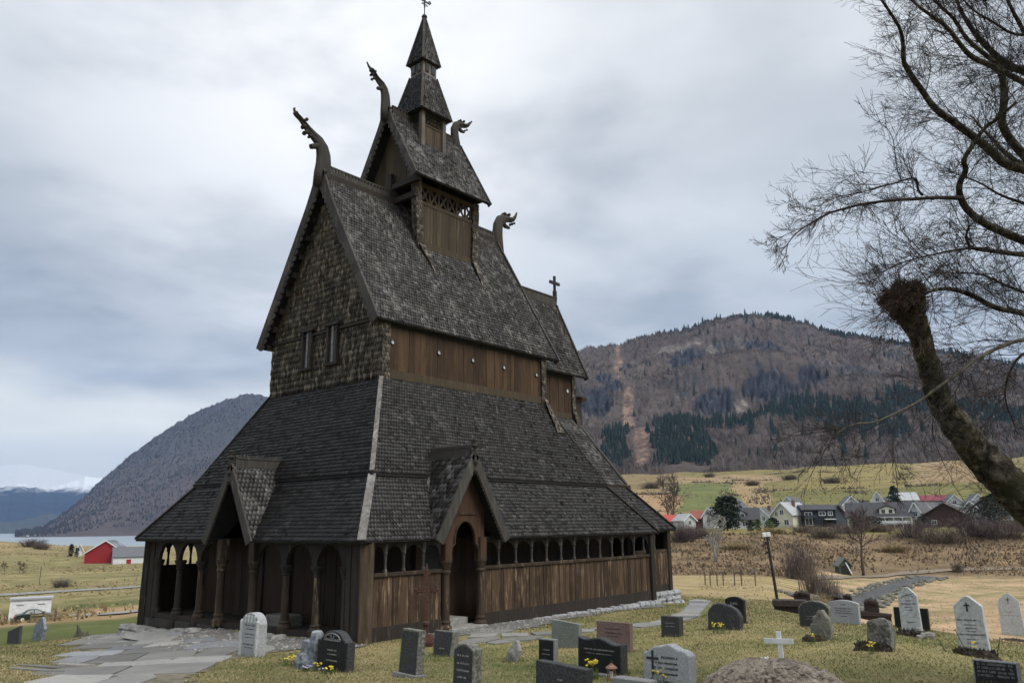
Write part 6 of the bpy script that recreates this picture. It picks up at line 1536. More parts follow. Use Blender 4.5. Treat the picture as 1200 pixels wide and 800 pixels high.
# limbs on the far and right sides of the trunk
for (j, f, dx, dd, up, ln) in [(3, .3, 1., .3, .5, 3.2), (3, .8, .7, .9, .6, 3.4), (4, .2, 1., -.3, .7, 3.0), (4, .7, .2, 1., .6, 3.0), (5, .2, .9, .5, .9, 2.8), (5, .6, -.2, .9, .9, 2.6), (6, .1, .7, -.2, 1.2, 2.4), (6, .6, -.4, .4, 1.2, 2.0), (6, .9, .2, .2, 1.4, 1.8), (4, .9, -.1, -.5, .9, 1.8)]:
    q = tr_pts[j].lerp(tr_pts[j+1], f); pts = wander(rnd, q, Vector(_R)*dx+Vector((_F[0], _F[1], 0))*dd+Vector((0, 0, up)), ln, 12, .13, .03)
    part('branch', MB().tube(pts, [.075*(1-.85*i/12) for i in range(13)], 8), M['bark'], bt_, smooth=True)
    for k in range(34):
        u = rnd.uniform(.15, 1)*11.99; i = int(u); t_ = (pts[i+1]-pts[i]).normalized(); spray(tw, rnd, pts[i].lerp(pts[i+1], u-i), t_*.6+rvec(rnd, .6), rnd.uniform(.5, 1.1), .006, 2, .14, 0, (6, 3), .0016)
part('crown', tw.mb, M['twig'], bt_)
# broom of shoots on the cut stub and thin shoots along the limb
tw = TwigSet(); tip = P0[-1]
for k in range(1900):
    a_ = rnd.uniform(0, 6.28); ax = (P0[-1]-P0[-5]).normalized(); s_ = ax.orthogonal().normalized(); s_.rotate(Matrix.Rotation(a_, 3, ax))
    i_ = rnd.randrange(0, 7); q = P0[-1-i_]+s_*r0[-1-i_]*rnd.uniform(.8, 1.0)
    if rnd.random() < .3: q = P0[-1]+s_*r0[-1]*rnd.random()**.5
    d = s_*rnd.uniform(.2, .7)+ax*rnd.uniform(.1, .8)+left*.3+rvec(rnd, .3)
    tw.add(wander(rnd, q, d, rnd.uniform(.03, .13), 3, .4), .0045, .002)
for k in range(30):
    q = P0[-1-rnd.randrange(0, 7)]; d = left*rnd.uniform(.4, 1.2)+Vector((0, 0, rnd.uniform(-.15, .9)))+rvec(rnd, .45)
    spray(tw, rnd, q, d, rnd.uniform(.35, .85), .0042, 2, .13, .02, (5, 3), .0016)
part('stub_shoots', tw.mb, M['twig_brown'], bt_)
tw = TwigSet()
for k in range(60):
    j = rnd.randrange(4, len(P0)-2); q = P0[j]; d = rvec(rnd, 1).normalized()+left*.4+Vector((0, 0, -.1)); spray(tw, rnd, q, d, rnd.uniform(.2, .7), .0036, 2, .16, .0, (4, 2), .0016)
for k in range(26):
    q = Vector(at(rnd.uniform(1130, 1215), rnd.uniform(420, 560), rnd.uniform(9.2, 10.5))); 
    spray(tw, rnd, q, left+Vector((0, 0, rnd.uniform(-.6, .5)))+rvec(rnd, .4), rnd.uniform(.3, .7), .0036, 2, .15, 0, (5, 2), .0016)
part('limb_shoots', tw.mb, M['twig_brown'], bt_)

def bare_tree(label, base, h, mt='twig_brown', tmt=None, sd=1, spread=.5, kids=(6, 5), name='bare_tree', stems=1, rm=.012, group='bare trees and bushes of the valley', dens=16):
    rnd = random.Random(sd); t = thing(name, base, label, 'tree', group)
    tw = TwigSet(); tk = MB()
    for s_ in range(stems):
        pts = wander(rnd, (rnd.uniform(-.2, .2)*(stems > 1), rnd.uniform(-.2, .2)*(stems > 1), -.3), (rnd.uniform(-.12, .12)*stems, rnd.uniform(-.12, .12)*stems, 1), h*.85, 9, .07, .05)
        tk.tube(pts, [h*.022*(1-.85*i/9) for i in range(10)], 7)
        for i in range(dens//stems+2):
            f = rnd.uniform(.22, 1)**.8*9; j = min(int(f), 8); q = pts[j].lerp(pts[j+1], f-j); a_ = rnd.uniform(0, 6.28)
            d = Vector((math.cos(a_)*spread*1.5, math.sin(a_)*spread*1.5, rnd.uniform(.5, 1.)))
            spray(tw, rnd, q, d, h*rnd.uniform(.25, .42)*(1.15-f/14), h*.006, 2, .16, .05, kids, rm)
    part('trunk', tk, M[tmt or mt], t, world=False, smooth=True)
    part('crown', tw.mb, M[mt], t, world=False)
    return t
def shrub(label, base, w, h, mt='scrub', sd=1, n=260, name='shrub', group='leafless shrubs on the slopes', cat='shrub', wd=.03):
    rnd = random.Random(sd); t = thing(name, base, label, cat, group); mb = MB()
    for i in range(n):
        a_ = rnd.uniform(0, 6.28); r_ = rnd.random()**.5; b0 = Vector((math.cos(a_)*r_*w*.32, math.sin(a_)*r_*w*.32, -.1)); hh = h*rnd.uniform(.45, 1)*(1-.35*r_)
        top = Vector((math.cos(a_)*r_*w*.5+rnd.gauss(0, w*.06), math.sin(a_)*r_*w*.5+rnd.gauss(0, w*.06), hh)); mid = b0.lerp(top, .5)+rvec(rnd, w*.03)
        sd_ = Vector((-math.sin(a_), math.cos(a_), 0))*wd*rnd.uniform(.5, 1.2)
        for f in (0, 1): mb.add([b0-sd_, b0+sd_, mid+sd_*.7, mid-sd_*.7] if f == 0 else [mid-sd_*.7, mid+sd_*.7, top], [(0, 1, 2, 3)] if f == 0 else [(0, 1, 2)])
        for k in range(3):
            q = mid.lerp(top, rnd.random()); e = q+Vector((rnd.gauss(0, w*.11), rnd.gauss(0, w*.11), rnd.uniform(0, h*.22))); s2 = Vector((rnd.gauss(0, 1), rnd.gauss(0, 1), 0)).normalized()*wd*.45
            mb.add([q-s2, q+s2, e], [(0, 1, 2)])
    return solo(t, mb, M[mt])
def evergreen(label, base, h, w, mt='ever', sd=1, shape='cone', n=2600, leaf=.3, name='evergreen_tree', group='evergreens around the village', trunk=.1):
    r_ = np.random.default_rng(sd); t = thing(name, base, label, 'tree', group)
    part('trunk', MB().tube([(0, 0, -.4), (0, 0, h*.5), (.03*h, 0, h*.9)], [h*.03, h*.02, h*.005], 7), M['bark'], t, world=False)
    f = r_.random(n)**.8; zc_ = h*(trunk+(1-trunk)*f); 
    prof = {'cone': lambda q: (1-q)**.85, 'egg': lambda q: np.sqrt(np.clip(1-(2*q-.9)**2*.83, 0.02, 1)), 'crown': lambda q: np.sqrt(np.clip(1-(1.7*q-.75)**2, .02, 1))*.9}[shape](f)
    a_ = r_.uniform(0, 6.28, n); lob = 1+.28*np.sin(a_*3+f*9+sd)+.2*np.sin(a_*5-f*17)
    rad = w/2*prof*lob*r_.random(n)**.4
    p = np.stack([np.cos(a_)*rad, np.sin(a_)*rad, zc_+r_.normal(0, h*.02, n)], -1)
    u = r_.normal(0, 1, (n, 3)); u /= np.linalg.norm(u, axis=1)[:, None]; u[:, 2] = np.abs(u[:, 2])*.5-.1; vv = np.cross(u, r_.normal(0, 1, (n, 3))); vv /= np.linalg.norm(vv, axis=1)[:, None]
    L_ = leaf*r_.uniform(.6, 1.5, n)[:, None]
    V = np.stack([p-vv*L_*.35, p+vv*L_*.35, p+u*L_], 1).reshape(-1, 3)
    o = mesh_obj('crown', V, (np.arange(3*n), np.full(n, 3)), M[mt], t); return t

# ------------------------------------------------------------------ right bank and village plants
def PD(px_, D): return GD(px_, D)
bare_tree('pale-stemmed birch on the river bank right of the church', PD(836, 104), 6.6, 'birch_bark', 'birch_bark', 3, .35, (5, 4), stems=3, rm=.018)
bare_tree('dark bare tree on the river bank beside the small green shed', PD(1005, 101), 9.2, 'scrub2', 'twig_brown', 5, .6, (7, 6), rm=.014, dens=26)
bare_tree('slender bare tree beside the last eave of the church, far across the bank', PD(787, 190), 13, 'scrub', 'scrub', 8, .3, (6, 5), rm=.03, stems=2, dens=24)
shrub('tall mauve-grey leafless bush behind the lamp post', PD(932, 88), 4.6, 5.2, 'scrub2', 11, 330)
shrub('grey leafless bush behind the dark crested grave marker', PD(948, 66), 2.8, 3.2, 'scrub', 12, 320, wd=.022)
shrub('pale seed-head bush behind the grave enclosure with the lamp post', PD(955, 52), 1.5, 1.3, 'straw', 13, 220, wd=.015)
shrub('brown leafless bush at the foot of the dark curved headstone, beside the stream', PD(965, 60), 2.1, 2.9, 'scrub2', 14, 260, wd=.02)
shrub('small dark bush growing on the track at the foot of the bank', PD(1115, 101), 1.7, 1.7, 'scrub', 15, 150)
k = 0
rnd = random.Random(77)
bank_desc = [(1070, 128, 9, 4.5, 'scrub2', 'sprawling mauve thicket high on the bank above the white headstone'), (1100, 122, 9, 3.6, 'scrub', 'grey-brown thicket on the bank above the tall white headstones'), (1135, 126, 11, 5, 'scrub2', 'wide dark thicket on the bank below the round dark bush'), (1170, 122, 10, 4.2, 'scrub2', 'mauve thicket on the bank at the right edge'),
   (1196, 132, 8, 4.5, 'scrub', 'grey thicket at the far right above the track'), (965, 132, 7, 3.4, 'scrub', 'low grey bush on the bank right of the lamp post'), (985, 138, 8, 3.6, 'scrub2', 'low mauve bush on top of the bank below the long grey-roofed house'), (860, 118, 6, 2.2, 'straw', 'low straw-coloured bush on the bank left of the lamp post'),
   (815, 136, 8, 3.5, 'scrub2', 'brown thicket on the bank edge beside the church corner'), (800, 130, 6, 4.6, 'scrub2', 'tall brown thicket nearest the church corner on the bank'), (905, 140, 6, 2.2, 'straw', 'pale bush on the bank edge below the cream gabled house'), (945, 142, 7, 3, 'scrub', 'grey bush on the bank edge below the black house'), (1030, 140, 6, 3.2, 'scrub', 'bare grey bush on the bank edge below the white porch'), (1045, 118, 5, 2.4, 'straw', 'pale scrubby bush half way down the bank')]
for i, (a, D, w, h, mt, lab) in enumerate(bank_desc): shrub(lab, PD(a, D), w, h*(.62 if a < 1060 and a > 830 else .85), mt, 100+i, 420, wd=.045)
# rough growth of the bank: uncountable dead grass and brush
N = 26000; pxs_ = rng.uniform(770, 1320, N); Ds = rng.uniform(84, 150, N); d = (_F[None]+_R[None]*((pxs_-600)/FOC)[:, None]); d = d/(d[:, :2]@_F[:2]/np.linalg.norm(_F[:2]))[:, None]
x = CX+d[:, 0]*Ds; y = CY+d[:, 1]*Ds; z = ground_np(x, y); rr_ = np.hypot(x-CX, y-CY); azz = az_np(x, y)
cl_ = smooth_noise(x, y, .12)+.6*smooth_noise(x, y, .5)
lim = 96+18*sstep(azz, 18, 22)
ok_ = (rr_ > lim+1) & (rr_ < 151) & (cl_ > -.35+.9*rng.random(N)-.3)
x, y, z, cl_ = x[ok_], y[ok_], z[ok_], cl_[ok_]; n = len(x)
def tufts(x, y, z, h, w, mt, label, name='undergrowth'):
    n = len(x); a = rng.uniform(0, 6.28, n); b = rng.uniform(0, 6.28, n); p = np.stack([x, y, z-.05], -1)
    w3 = np.stack([np.cos(a)*w, np.sin(a)*w, 0*w], -1); tp = np.stack([np.cos(b)*h*.5, np.sin(b)*h*.5, h], -1)
    return tag(tri_mesh(name, np.stack([p-w3, p+w3, p+tp], 1).reshape(-1, 3), M[mt]), label, 'undergrowth', kind='stuff')
half = (rng.random(n) < .9) & (cl_ < .75) | (rng.random(n) < .35)
tufts(x[half], y[half], z[half], rng.uniform(.12, .5, half.sum()), rng.uniform(.08, .3, half.sum()), 'deadgrass', 'dead straw-coloured grass tangled over the river bank')
tufts(x[~half], y[~half], z[~half], rng.uniform(.2, 1.0, (~half).sum()), rng.uniform(.03, .14, (~half).sum()), 'scrub', 'brown brush and brambles tangled over the river bank')
N = 16000; pr = rng.uniform(800, 1320, N); rr2 = rng.uniform(36, 112, N); d = _F[None]+_R[None]*((pr-600)/FOC)[:, None]; d = d/np.hypot(d[:, 0], d[:, 1])[:, None]
x = CX+d[:, 0]*rr2; y = CY+d[:, 1]*rr2; ok_ = smooth_noise(x, y, .22)+rng.normal(0, .5, N) > .2; x, y = x[ok_], y[ok_]
tufts(x, y, ground_np(x, y), rng.uniform(.03, .14, len(x)), rng.uniform(.02, .12, len(x)), 'deadgrass', 'short dry tussocks in the mown field beyond the graves')
# left field: rank grass lines
N = 14000; rl = rng.uniform(84, 330, N); al = np.radians(rng.uniform(-36, -22, N)); x = CX+rl*np.cos(YAW-al); y = CY+rl*np.sin(YAW-al); z = ground_np(x, y)
ok_ = smooth_noise(x, y, .11)+rng.normal(0, .4, N) > .25; x, y, z, rl = x[ok_], y[ok_], z[ok_], rl[ok_]
tufts(x, y, z, rng.uniform(.1, .35, len(x))*(1+(rl < 100)), rng.uniform(.1, .4, len(x)), 'straw', 'dry rank grass in the field below the churchyard')

# hedgerows, ditches and rank grass on the hillside fields
def pol(px_, r_): d = ray(px_, 612); d = d/np.hypot(d[0], d[1]); return CX+d[0]*r_, CY+d[1]*r_
hx, hy = [], []
for (p0, r0_, p1, r1_) in [(786, 280, 788, 800), (856, 285, 858, 640), (892, 270, 896, 480), (735, 430, 790, 424), (780, 560, 905, 575), (892, 425, 1150, 436), (1012, 270, 1008, 430), (1065, 440, 1072, 800), (905, 680, 1000, 640), (730, 800, 1160, 800)]:
    for f in np.linspace(0, 1, 90):
        if random.random() < .8*max(0., .5+math.sin(f*19+p0)+.4*math.sin(f*47)):
            x_, y_ = pol(p0+(p1-p0)*f, r0_+(r1_-r0_)*f); hx += list(x_+rng.normal(0, 2.6, 7)); hy += list(y_+rng.normal(0, 2.6, 7))
hx, hy = np.array(hx), np.array(hy)
tufts(hx, hy, ground_np(hx, hy), rng.uniform(.3, 1.5, len(hx)), rng.uniform(.2, .8, len(hx)), 'scrub', 'thin hedgerows and ditch brush between the hillside fields')
N = 16000; pr = rng.uniform(720, 1190, N); rr2 = rng.uniform(265, 810, N); d = _F[None]+_R[None]*((pr-600)/FOC)[:, None]; d = d/np.hypot(d[:, 0], d[:, 1])[:, None]
x = CX+d[:, 0]*rr2; y = CY+d[:, 1]*rr2; ok_ = smooth_noise(x, y, .035)+rng.normal(0, .45, N) > .35; x, y = x[ok_], y[ok_]
tufts(x, y, ground_np(x, y), rng.uniform(.15, .6, len(x)), rng.uniform(.2, .9, len(x)), 'deadgrass', 'rank dead grass in the hillside fields')

evergreen('spreading dark evergreen tree beside the church eave, in front of the white houses', PD(852, 158), 6.6, 6.2, 'ever', 4, 'crown', 4200, .42, trunk=.06)
evergreen('round dark bush-like tree in front of the right-hand white gable house', PD(1166, 140), 6.0, 5.6, 'bush', 5, 'egg', 5200, .32, trunk=.02)
evergreen('small green clipped bush beside the cream gabled house', PD(905.5, 166), 2.2, 2.0, 'ever', 6, 'egg', 900, .3, trunk=.02)
evergreen('small upright conifer on the bank edge, below the white gabled house', PD(888, 150), 2.2, 1.3, 'leaf', 7, 'egg', 700, .25, trunk=.02)
evergreen('upright conifer on the bank edge just above the lamp post', PD(901, 150), 2.0, 1.9, 'leaf', 8, 'egg', 700, .25, trunk=.02)
evergreen('brown-green upright conifer left of the small upright conifer', PD(879, 151), 2.0, 1.5, 'bush', 9, 'egg', 600, .25, trunk=.02)
evergreen('dark conical tree standing behind the long grey-roofed house', PD(1051, 215), 9.2, 3.0, 'spruce', 10, 'egg', 1300, .5, trunk=.1)
evergreen('dark hedge bush under the porch of the long grey-roofed house', PD(1022, 160), 2.3, 4.2, 'bush', 11, 'egg', 1200, .3, trunk=.0)
evergreen('dark bush at the left foot of the long grey-roofed house', PD(1004, 159), 2.6, 2.6, 'bush', 12, 'egg', 900, .3, trunk=.0)
evergreen('dark bush between the porch house and the brown barn', PD(1082, 156), 2.3, 2.4, 'bush', 13, 'egg', 900, .3, trunk=.0)
for i, (a, D, w, h, lab) in enumerate([(930, 520, 22, 6, 'dark bush in the green field above the black house'), (980, 430, 22, 6, 'long dark bush clump in the field above the long grey-roofed house'), (885, 470, 18, 5, 'dark bush on the field boundary above the cream gabled house'), (765, 480, 26, 7, 'bush clump in the brown field right of the church roof'), (835, 620, 18, 6, 'bush in the upper green field')]):
    shrub(lab, PD(a, D), w*.6, h*.8, 'scrub', 300+i, 300, wd=.16, group='bushes in the hillside fields')

# ================================================================== houses
def wallmat(name, c, c2=None):
    if name not in MATS: m_simple(name, c, c2 or tuple(q*1.15 for q in c), .8, .8, .1)
    return MATS[name]
def house(label, px_, D, w, dpt, hw_, hr, wall, roof, rz=0., gable_front=False, wins=(), dormer=None, porch=None, over=.35, chim=True, group='houses of the village', name='house', cat='house', py=612):
    """w along the front; front faces the camera turned by rz degrees. wins: (x, z, width, height) on the front"""
    c = GD(px_, D, py); psi = YAW-math.radians(math.degrees(az_of(px_))); t = thing(name, c, label, cat, group, psi-R(90)+R(rz))
    if gable_front:
        mb = MB().prism([(-w/2, 0, -.8), (w/2, 0, -.8), (w/2, 0, hw_), (0, 0, hr), (-w/2, 0, hw_)], (0, dpt, 0))
        rl_ = [((-w/2-over, -over, hw_-over*(hr-hw_)/(w/2)), (0, -over, hr)), ((w/2+over, -over, hw_-over*(hr-hw_)/(w/2)), (0, -over, hr))]; ext = (0, dpt+2*over, 0)
    else:
        mb = MB().prism([(-w/2, 0, -.8), (-w/2, dpt, -.8), (-w/2, dpt, hw_), (-w/2, dpt/2, hr), (-w/2, 0, hw_)], (w, 0, 0))
        k_ = (hr-hw_)/(dpt/2); rl_ = [((-w/2-over, -over, hw_-over*k_), (-w/2-over, dpt/2, hr)), ((-w/2-over, dpt+over, hw_-over*k_), (-w/2-over, dpt/2, hr))]; ext = (w+2*over, 0, 0)
    part('wall', mb, wallmat(*wall), t, world=False)
    rb = MB()
    for a, b in rl_:
        a, b = Vector(a)+Vector((0, 0, .05)), Vector(b)+Vector((0, 0, .05)); rb.prism([a, b, b+Vector((0, 0, .18)), a+Vector((0, 0, .18))], ext)
    rf = part('roof', rb, wallmat(*roof), t, world=False)
    # white verge boards
    if gable_front and cat == 'house':
        vb_ = MB()
        for a, b in rl_: vb_.bar(Vector(a)+Vector((0, -.05, .1)), Vector(b)+Vector((0, -.05, .1)), .06, .22)
        part('verge_board', vb_, M['white'] if wall[0] not in ('brown_barn_wall', 'slate_house_wall') else M['barge'], t, world=False)
    if chim: part('chimney', MB().box((w*.12, dpt*.42, hr-.8), (w*.12+.6, dpt*.42+.6, hr+.7)), wallmat('chimney_brick', (.16, .11, .09)), rf, world=False)
    for (x_, z_, ww, wh) in wins:
        f = part('window', MB().box((x_-ww/2-.1, -.06, z_-.1), (x_+ww/2+.1, -.0, z_)).box((x_-ww/2-.1, -.06, z_+wh), (x_+ww/2+.1, 0, z_+wh+.1)).box((x_-ww/2-.1, -.06, z_), (x_-ww/2, 0, z_+wh)).box((x_+ww/2, -.06, z_), (x_+ww/2+.1, 0, z_+wh)).box((x_-.04, -.06, z_), (x_+.04, 0, z_+wh)), M['white'], t, world=False)
        part('pane', MB().box((x_-ww/2, -.03, z_), (x_+ww/2, -.01, z_+wh)), M['glass_dark'], f, world=False)
    if dormer:
        x_, dw, z0_, dh = dormer; y0_ = .6
        dm = part('dormer', MB().prism([(x_-dw/2, y0_, z0_), (x_+dw/2, y0_, z0_), (x_+dw/2, y0_, z0_+dh*.62), (x_, y0_, z0_+dh*.95), (x_-dw/2, y0_, z0_+dh*.62)], (0, 3, 0)), wallmat(*wall), t, world=False)
        part('roof', MB().prism([(x_-dw/2-.4, y0_-.3, z0_+dh*.56), (x_, y0_-.3, z0_+dh), (x_, y0_-.3, z0_+dh+.2), (x_-dw/2-.4, y0_-.3, z0_+dh*.56+.2)], (0, 3.4, 0)).prism([(x_+dw/2+.4, y0_-.3, z0_+dh*.56), (x_, y0_-.3, z0_+dh), (x_, y0_-.3, z0_+dh+.2), (x_+dw/2+.4, y0_-.3, z0_+dh*.56+.2)], (0, 3.4, 0)), wallmat(*roof), dm, world=False)
        for s in (-.24, .24): part('window', MB().box((x_+s*dw-.35, y0_-.03, z0_+dh*.15), (x_+s*dw+.35, y0_-.01, z0_+dh*.55)), M['glass_dark'], dm, world=False)
    if porch:
        xa, xb, pd, ph = porch; pm = MB().box((xa, -pd, ph-.12), (xb, 0, ph)).box((xa, -pd, ph*.38), (xb, -pd+.06, ph*.62)).box((xa, -pd, ph*.3), (xb, 0, ph*.36))
        for q in np.linspace(xa, xb, 5): pm.box((q-.08, -pd, 0), (q+.08, -pd+.16, ph-.1))
        part('porch', pm, M['white'], t, world=False)
    return t
WH, CR = ('white_house_wall', (.55, .56, .55)), ('cream_house_wall', (.56, .53, .42)); DK, SL, RD, LT = ('dark_tile_roof', (.05, .05, .055)), ('grey_slate_roof', (.10, .10, .105)), ('red_tile_roof', (.22, .075, .06)), ('pale_sheet_roof', (.33, .34, .34)); BKW = ('black_house_wall', (.02, .022, .026)); BRW = ('brown_barn_wall', (.055, .03, .026)); MRW = ('maroon_house_wall', (.12, .055, .06))
s = 1/FOC
house('low house with a bright red roof just right of the church eave', 781, 185, 6.5, 6, 1.6, 3.0, WH, ('bright_red_roof', (.35, .07, .06)), 10, chim=False)
house('small white house with a pale roof seen in front of a red-roofed one', 808.5, 180, 3.0, 5, 1.9, 3.2, WH, LT, 30, True, [(0, 1.0, .7, .8)], chim=False)
house('house with a brick-red roof between two white gables', 821, 186, 3.4, 5, 2.2, 3.9, MRW, RD, 5, chim=False)
house('narrow white gable beside the spreading evergreen tree', 830.5, 184, 2.6, 6, 2.8, 4.6, WH, SL, -10, True, [(0, 1.2, .7, .9)], chim=False)
house('white house with a round-topped dormer and a dark roof, right of the evergreen tree', 873, 170, 5.8, 6, 1.9, 4.2, WH, DK, 0, False, [(-1.6, .5, .9, 1.0), (0, .5, .9, 1.0), (1.7, .5, .9, 1.0)], (-1., 2.4, 2.0, 1.9), chim=False)
house('white gable house with a slate roof stretching to the right', 892, 184, 3.9, 8, 2.4, 4.2, WH, SL, -22, True, [(-.7, 1.5, .6, .9), (.7, 1.5, .6, .9)])
house('cream house with a big gable and a pale sheet roof', 917, 174, 5.1, 8, 2.7, 5.2, CR, LT, -30, True, [(-1.3, 2.4, .6, .9), (0, 2.7, .8, 1.0), (-1.2, .5, .8, 1.0), (1.0, .5, 1.0, 1.1)])
house('maroon-roofed house standing behind the cream and black houses', 948, 200, 9.5, 6, 2.8, 4.6, MRW, ('maroon_roof', (.12, .06, .075)), 0, chim=False)
t = house('black modern house with two storeys and a balcony', 961, 172, 6.8, 7, 3.6, 4.6, BKW, DK, 12, False, [(-2.3, .4, 1.4, 1.4), (-2.3, 2.4, 1.4, .7), (.6, 2.5, 1.2, .7), (2.3, 2.5, .8, .7)], chim=False)
part('balcony', MB().box((-3.3, -1.2, 1.9), (-.9, .0, 2.0)).box((-3.3, -1.2, 2.0), (-.9, -1.14, 2.5)), M['glass_dark'], t, world=False); part('awning', MB().box((1.0, -1.0, 1.55), (3.2, 0, 1.75)), M['white'], t, world=False)
house('slate-grey house with a steep roof right of the black house', 983, 180, 4.4, 6, 2.2, 4.6, ('slate_house_wall', (.07, .085, .10)), ('blue_slate_roof', (.06, .075, .09)), 25, True, chim=False)
house('long low house with a wide grey roof, white dormer and white porch', 1031, 166, 12.6, 8, 2.1, 5.0, CR, DK, 0, False, [(-1.2, .7, .9, 1.0), (1.2, .7, .9, 1.0), (4.3, .7, .9, 1.0)], (1.6, 2.9, 2.6, 1.8), (-.6, 6.0, 1.6, 2.1))
house('white wing with a gable at the right end of the long grey-roofed house', 1074, 164, 2.0, 6, 3.2, 4.9, WH, SL, -20, True, [(0, 2.2, .7, .9), (0, .6, .7, .9)], chim=False)
house('small white gable peeping over the long grey roof', 1031, 212, 3.4, 6, 5.2, 7.8, WH, SL, 0, True, [(0, 5.3, .8, .9)], chim=False)
house('white house with a pale roof far behind the long grey roof', 1064, 218, 6.6, 6, 5.6, 7.6, WH, LT, 10, False, [(-2, 5.0, .7, .6), (0, 5.0, .7, .6), (2, 5.0, .7, .6)], chim=False)
house('house with a wine-red roof behind the brown barn', 1098, 216, 7.4, 6, 5.2, 6.6, WH, ('wine_roof', (.18, .05, .065)), 0, chim=False)
house('white gable house between the white wing and the brown barn', 1088, 178, 3.0, 7, 2.8, 4.8, WH, SL, -18, True, [(0, 2.6, .7, .8)], chim=False)
house('dark brown barn with a broad low gable', 1108, 158, 8.6, 8, 2.0, 4.6, BRW, ('brown_roof', (.075, .06, .055)), -8, True, chim=False, name='barn', cat='barn', wins=[(-2, .6, .8, .7)])
house('white house with a tall gable behind the round dark bush', 1180, 156, 5.4, 8, 2.5, 5.6, WH, SL, -15, True, [(-.6, 3.2, .8, 1.0), (.6, 3.2, .8, 1.0), (1.6, .7, .8, 1.2)])
house('pale grey house at the right edge beyond the tall gable', 1206, 172, 6, 6, 2.6, 4.2, ('grey_house_wall', (.3, .31, .33)), SL, 0, chim=False)
house('pale house half hidden between the brown barn and the round dark bush', 1140, 176, 4.4, 6, 2.8, 5.0, ('grey_house_wall', (.3, .31, .33)), DK, -20, True, [(0, 2.4, .7, .9)], chim=False)
for (a_, D_, w_, lab_) in [(857, 205, 4.6, 'white gable house just behind the spreading evergreen tree'), (925, 214, 4.2, 'white gable standing behind the roof of the cream house'), (1000, 208, 4.4, 'white gable house behind the slate-grey one'), (1046, 224, 4.0, 'white gable left of the dark conical tree, far behind the long grey roof'), (1122, 208, 4.6, 'white gable house far behind the brown barn'), (1150, 200, 4.4, 'white gable house behind the round dark bush')]:
    house(lab_, a_, D_, w_, 7, 4.4, 6.6, WH, SL, -20 if a_ % 2 else 12, True, [(0, 4.3, .8, .9), (-1.2, 2.4, .7, .9), (1.2, 2.4, .7, .9)], chim=False)
# shed by the stream
t = house('tiny green garden shed with an open front by the stream', 985, 100, 1.5, 1.5, 1.1, 1.9, ('green_shed_wall', (.05, .075, .05)), ('grey_shed_roof', (.12, .12, .11)), 20, True, over=.2, chim=False, name='shed', cat='shed')
part('opening', MB().box((-.5, -.03, .0), (.5, -.01, 1.1)), M['black'], t, world=False); part('white_board', MB().bar((.1, -.06, 1.5), (.75, -.06, .1), .06, .16), M['white'], t, world=False)  # black panel on the front paints the shaded inside of the shed

# ------------------------------------------------------------------ left: barn, house, garage, car
t = house('red barn with white-painted lower walls, beside the church corner', 123, 172, 8.0, 8, 2.1, 4.6, ('red_barn_wall', (.25, .022, .026)), ('grey_barn_roof', (.11, .115, .125)), -13, True, py=648, over=.25, chim=False, name='barn', cat='barn')
part('white_lower_wall', MB().box((-3.0, -.05, -1.9), (3.94, .0, .0)).box((2.6, -.1, -1.9), (3.96, -.02, 2.1)).box((3.91, -.05, -1.9), (3.96, 11, 2.0)), M['white'], t, world=False)
part('verge_boards', MB().bar((-4.2, -.3, 2.05), (0, -.3, 4.8), .08, .22).bar((4.2, -.3, 2.05), (0, -.3, 4.8), .08, .22), M['white'], t, world=False)
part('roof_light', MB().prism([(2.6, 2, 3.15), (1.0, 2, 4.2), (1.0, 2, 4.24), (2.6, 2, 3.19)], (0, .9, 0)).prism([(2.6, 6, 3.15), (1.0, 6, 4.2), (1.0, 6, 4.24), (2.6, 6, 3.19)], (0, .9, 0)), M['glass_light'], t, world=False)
t = house('low white outbuilding with a grey roof and a red door beside the red barn', 156, 172, 6.4, 5, 1.4, 3.2, WH, ('grey_barn_roof', (.11, .115, .125)), 5, False, over=.2, chim=False, name='outbuilding', cat='outbuilding')
part('door', MB().box((-.6, -.06, -.7), (.3, -.01, .9)), wallmat('red_barn_wall', (.25, .022, .026)), t, world=False)
house('tiny white house with a black gable beside two dark trees, left of the red barn', 96.5, 205, 1.6, 3, 1.6, 3.0, WH, DK, 0, True, chim=False)
evergreen('slim dark conifer left of the red barn', GD(87, 198), 3.0, 1.2, 'spruce', 31, 'egg', 500, .3, trunk=.02)
evergreen('dark conifer next to the tiny white house, right of the slim one', GD(94, 197), 2.2, .9, 'spruce', 32, 'egg', 400, .25, trunk=.02)
for i, (a, D, h, lab) in enumerate([(13, 150, 2.6, 'small crooked bare fruit tree at the left edge of the field'), (30, 146, 2.6, 'small crooked bare fruit tree, second from the left in the field'), (34, 144, 2.2, 'small bare fruit tree close beside the second one')]):
    bare_tree(lab, GD(a, D), h, 'twig_brown', None, 60+i, .8, (4, 3), rm=.02, dens=10)
shrub('reddish-brown leafless bush on the crest of the left field', GD(42, 250), 9, 3.4, 'scrub2', 41, 330, wd=.08)
shrub('brown scrub on the crest of the left field, right of the reddish bush', GD(52, 240), 6, 2.6, 'scrub', 42, 240, wd=.08)
shrub('grey-mauve bush by the road in the left field', GD(80, 117), 3.2, 1.7, 'scrub2', 43, 260, wd=.03)
shrub('pale straw bush left of the white garage', GD(8, 78), 1.3, 1.2, 'straw', 44, 160, wd=.03)
c = GD(54.5, 120); t = thing('field_pole', c, 'thin grey pole standing in the left field by the road', 'pole'); solo(t, MB().lathe((0, 0, -.2), [(.06, 0), (.05, 3.0), (.02, 3.05)], 7), M['scrub'])
hs = []
Dg = 74
c = GD(35, Dg, 717); psi = YAW-math.radians(math.degrees(az_of(35)))
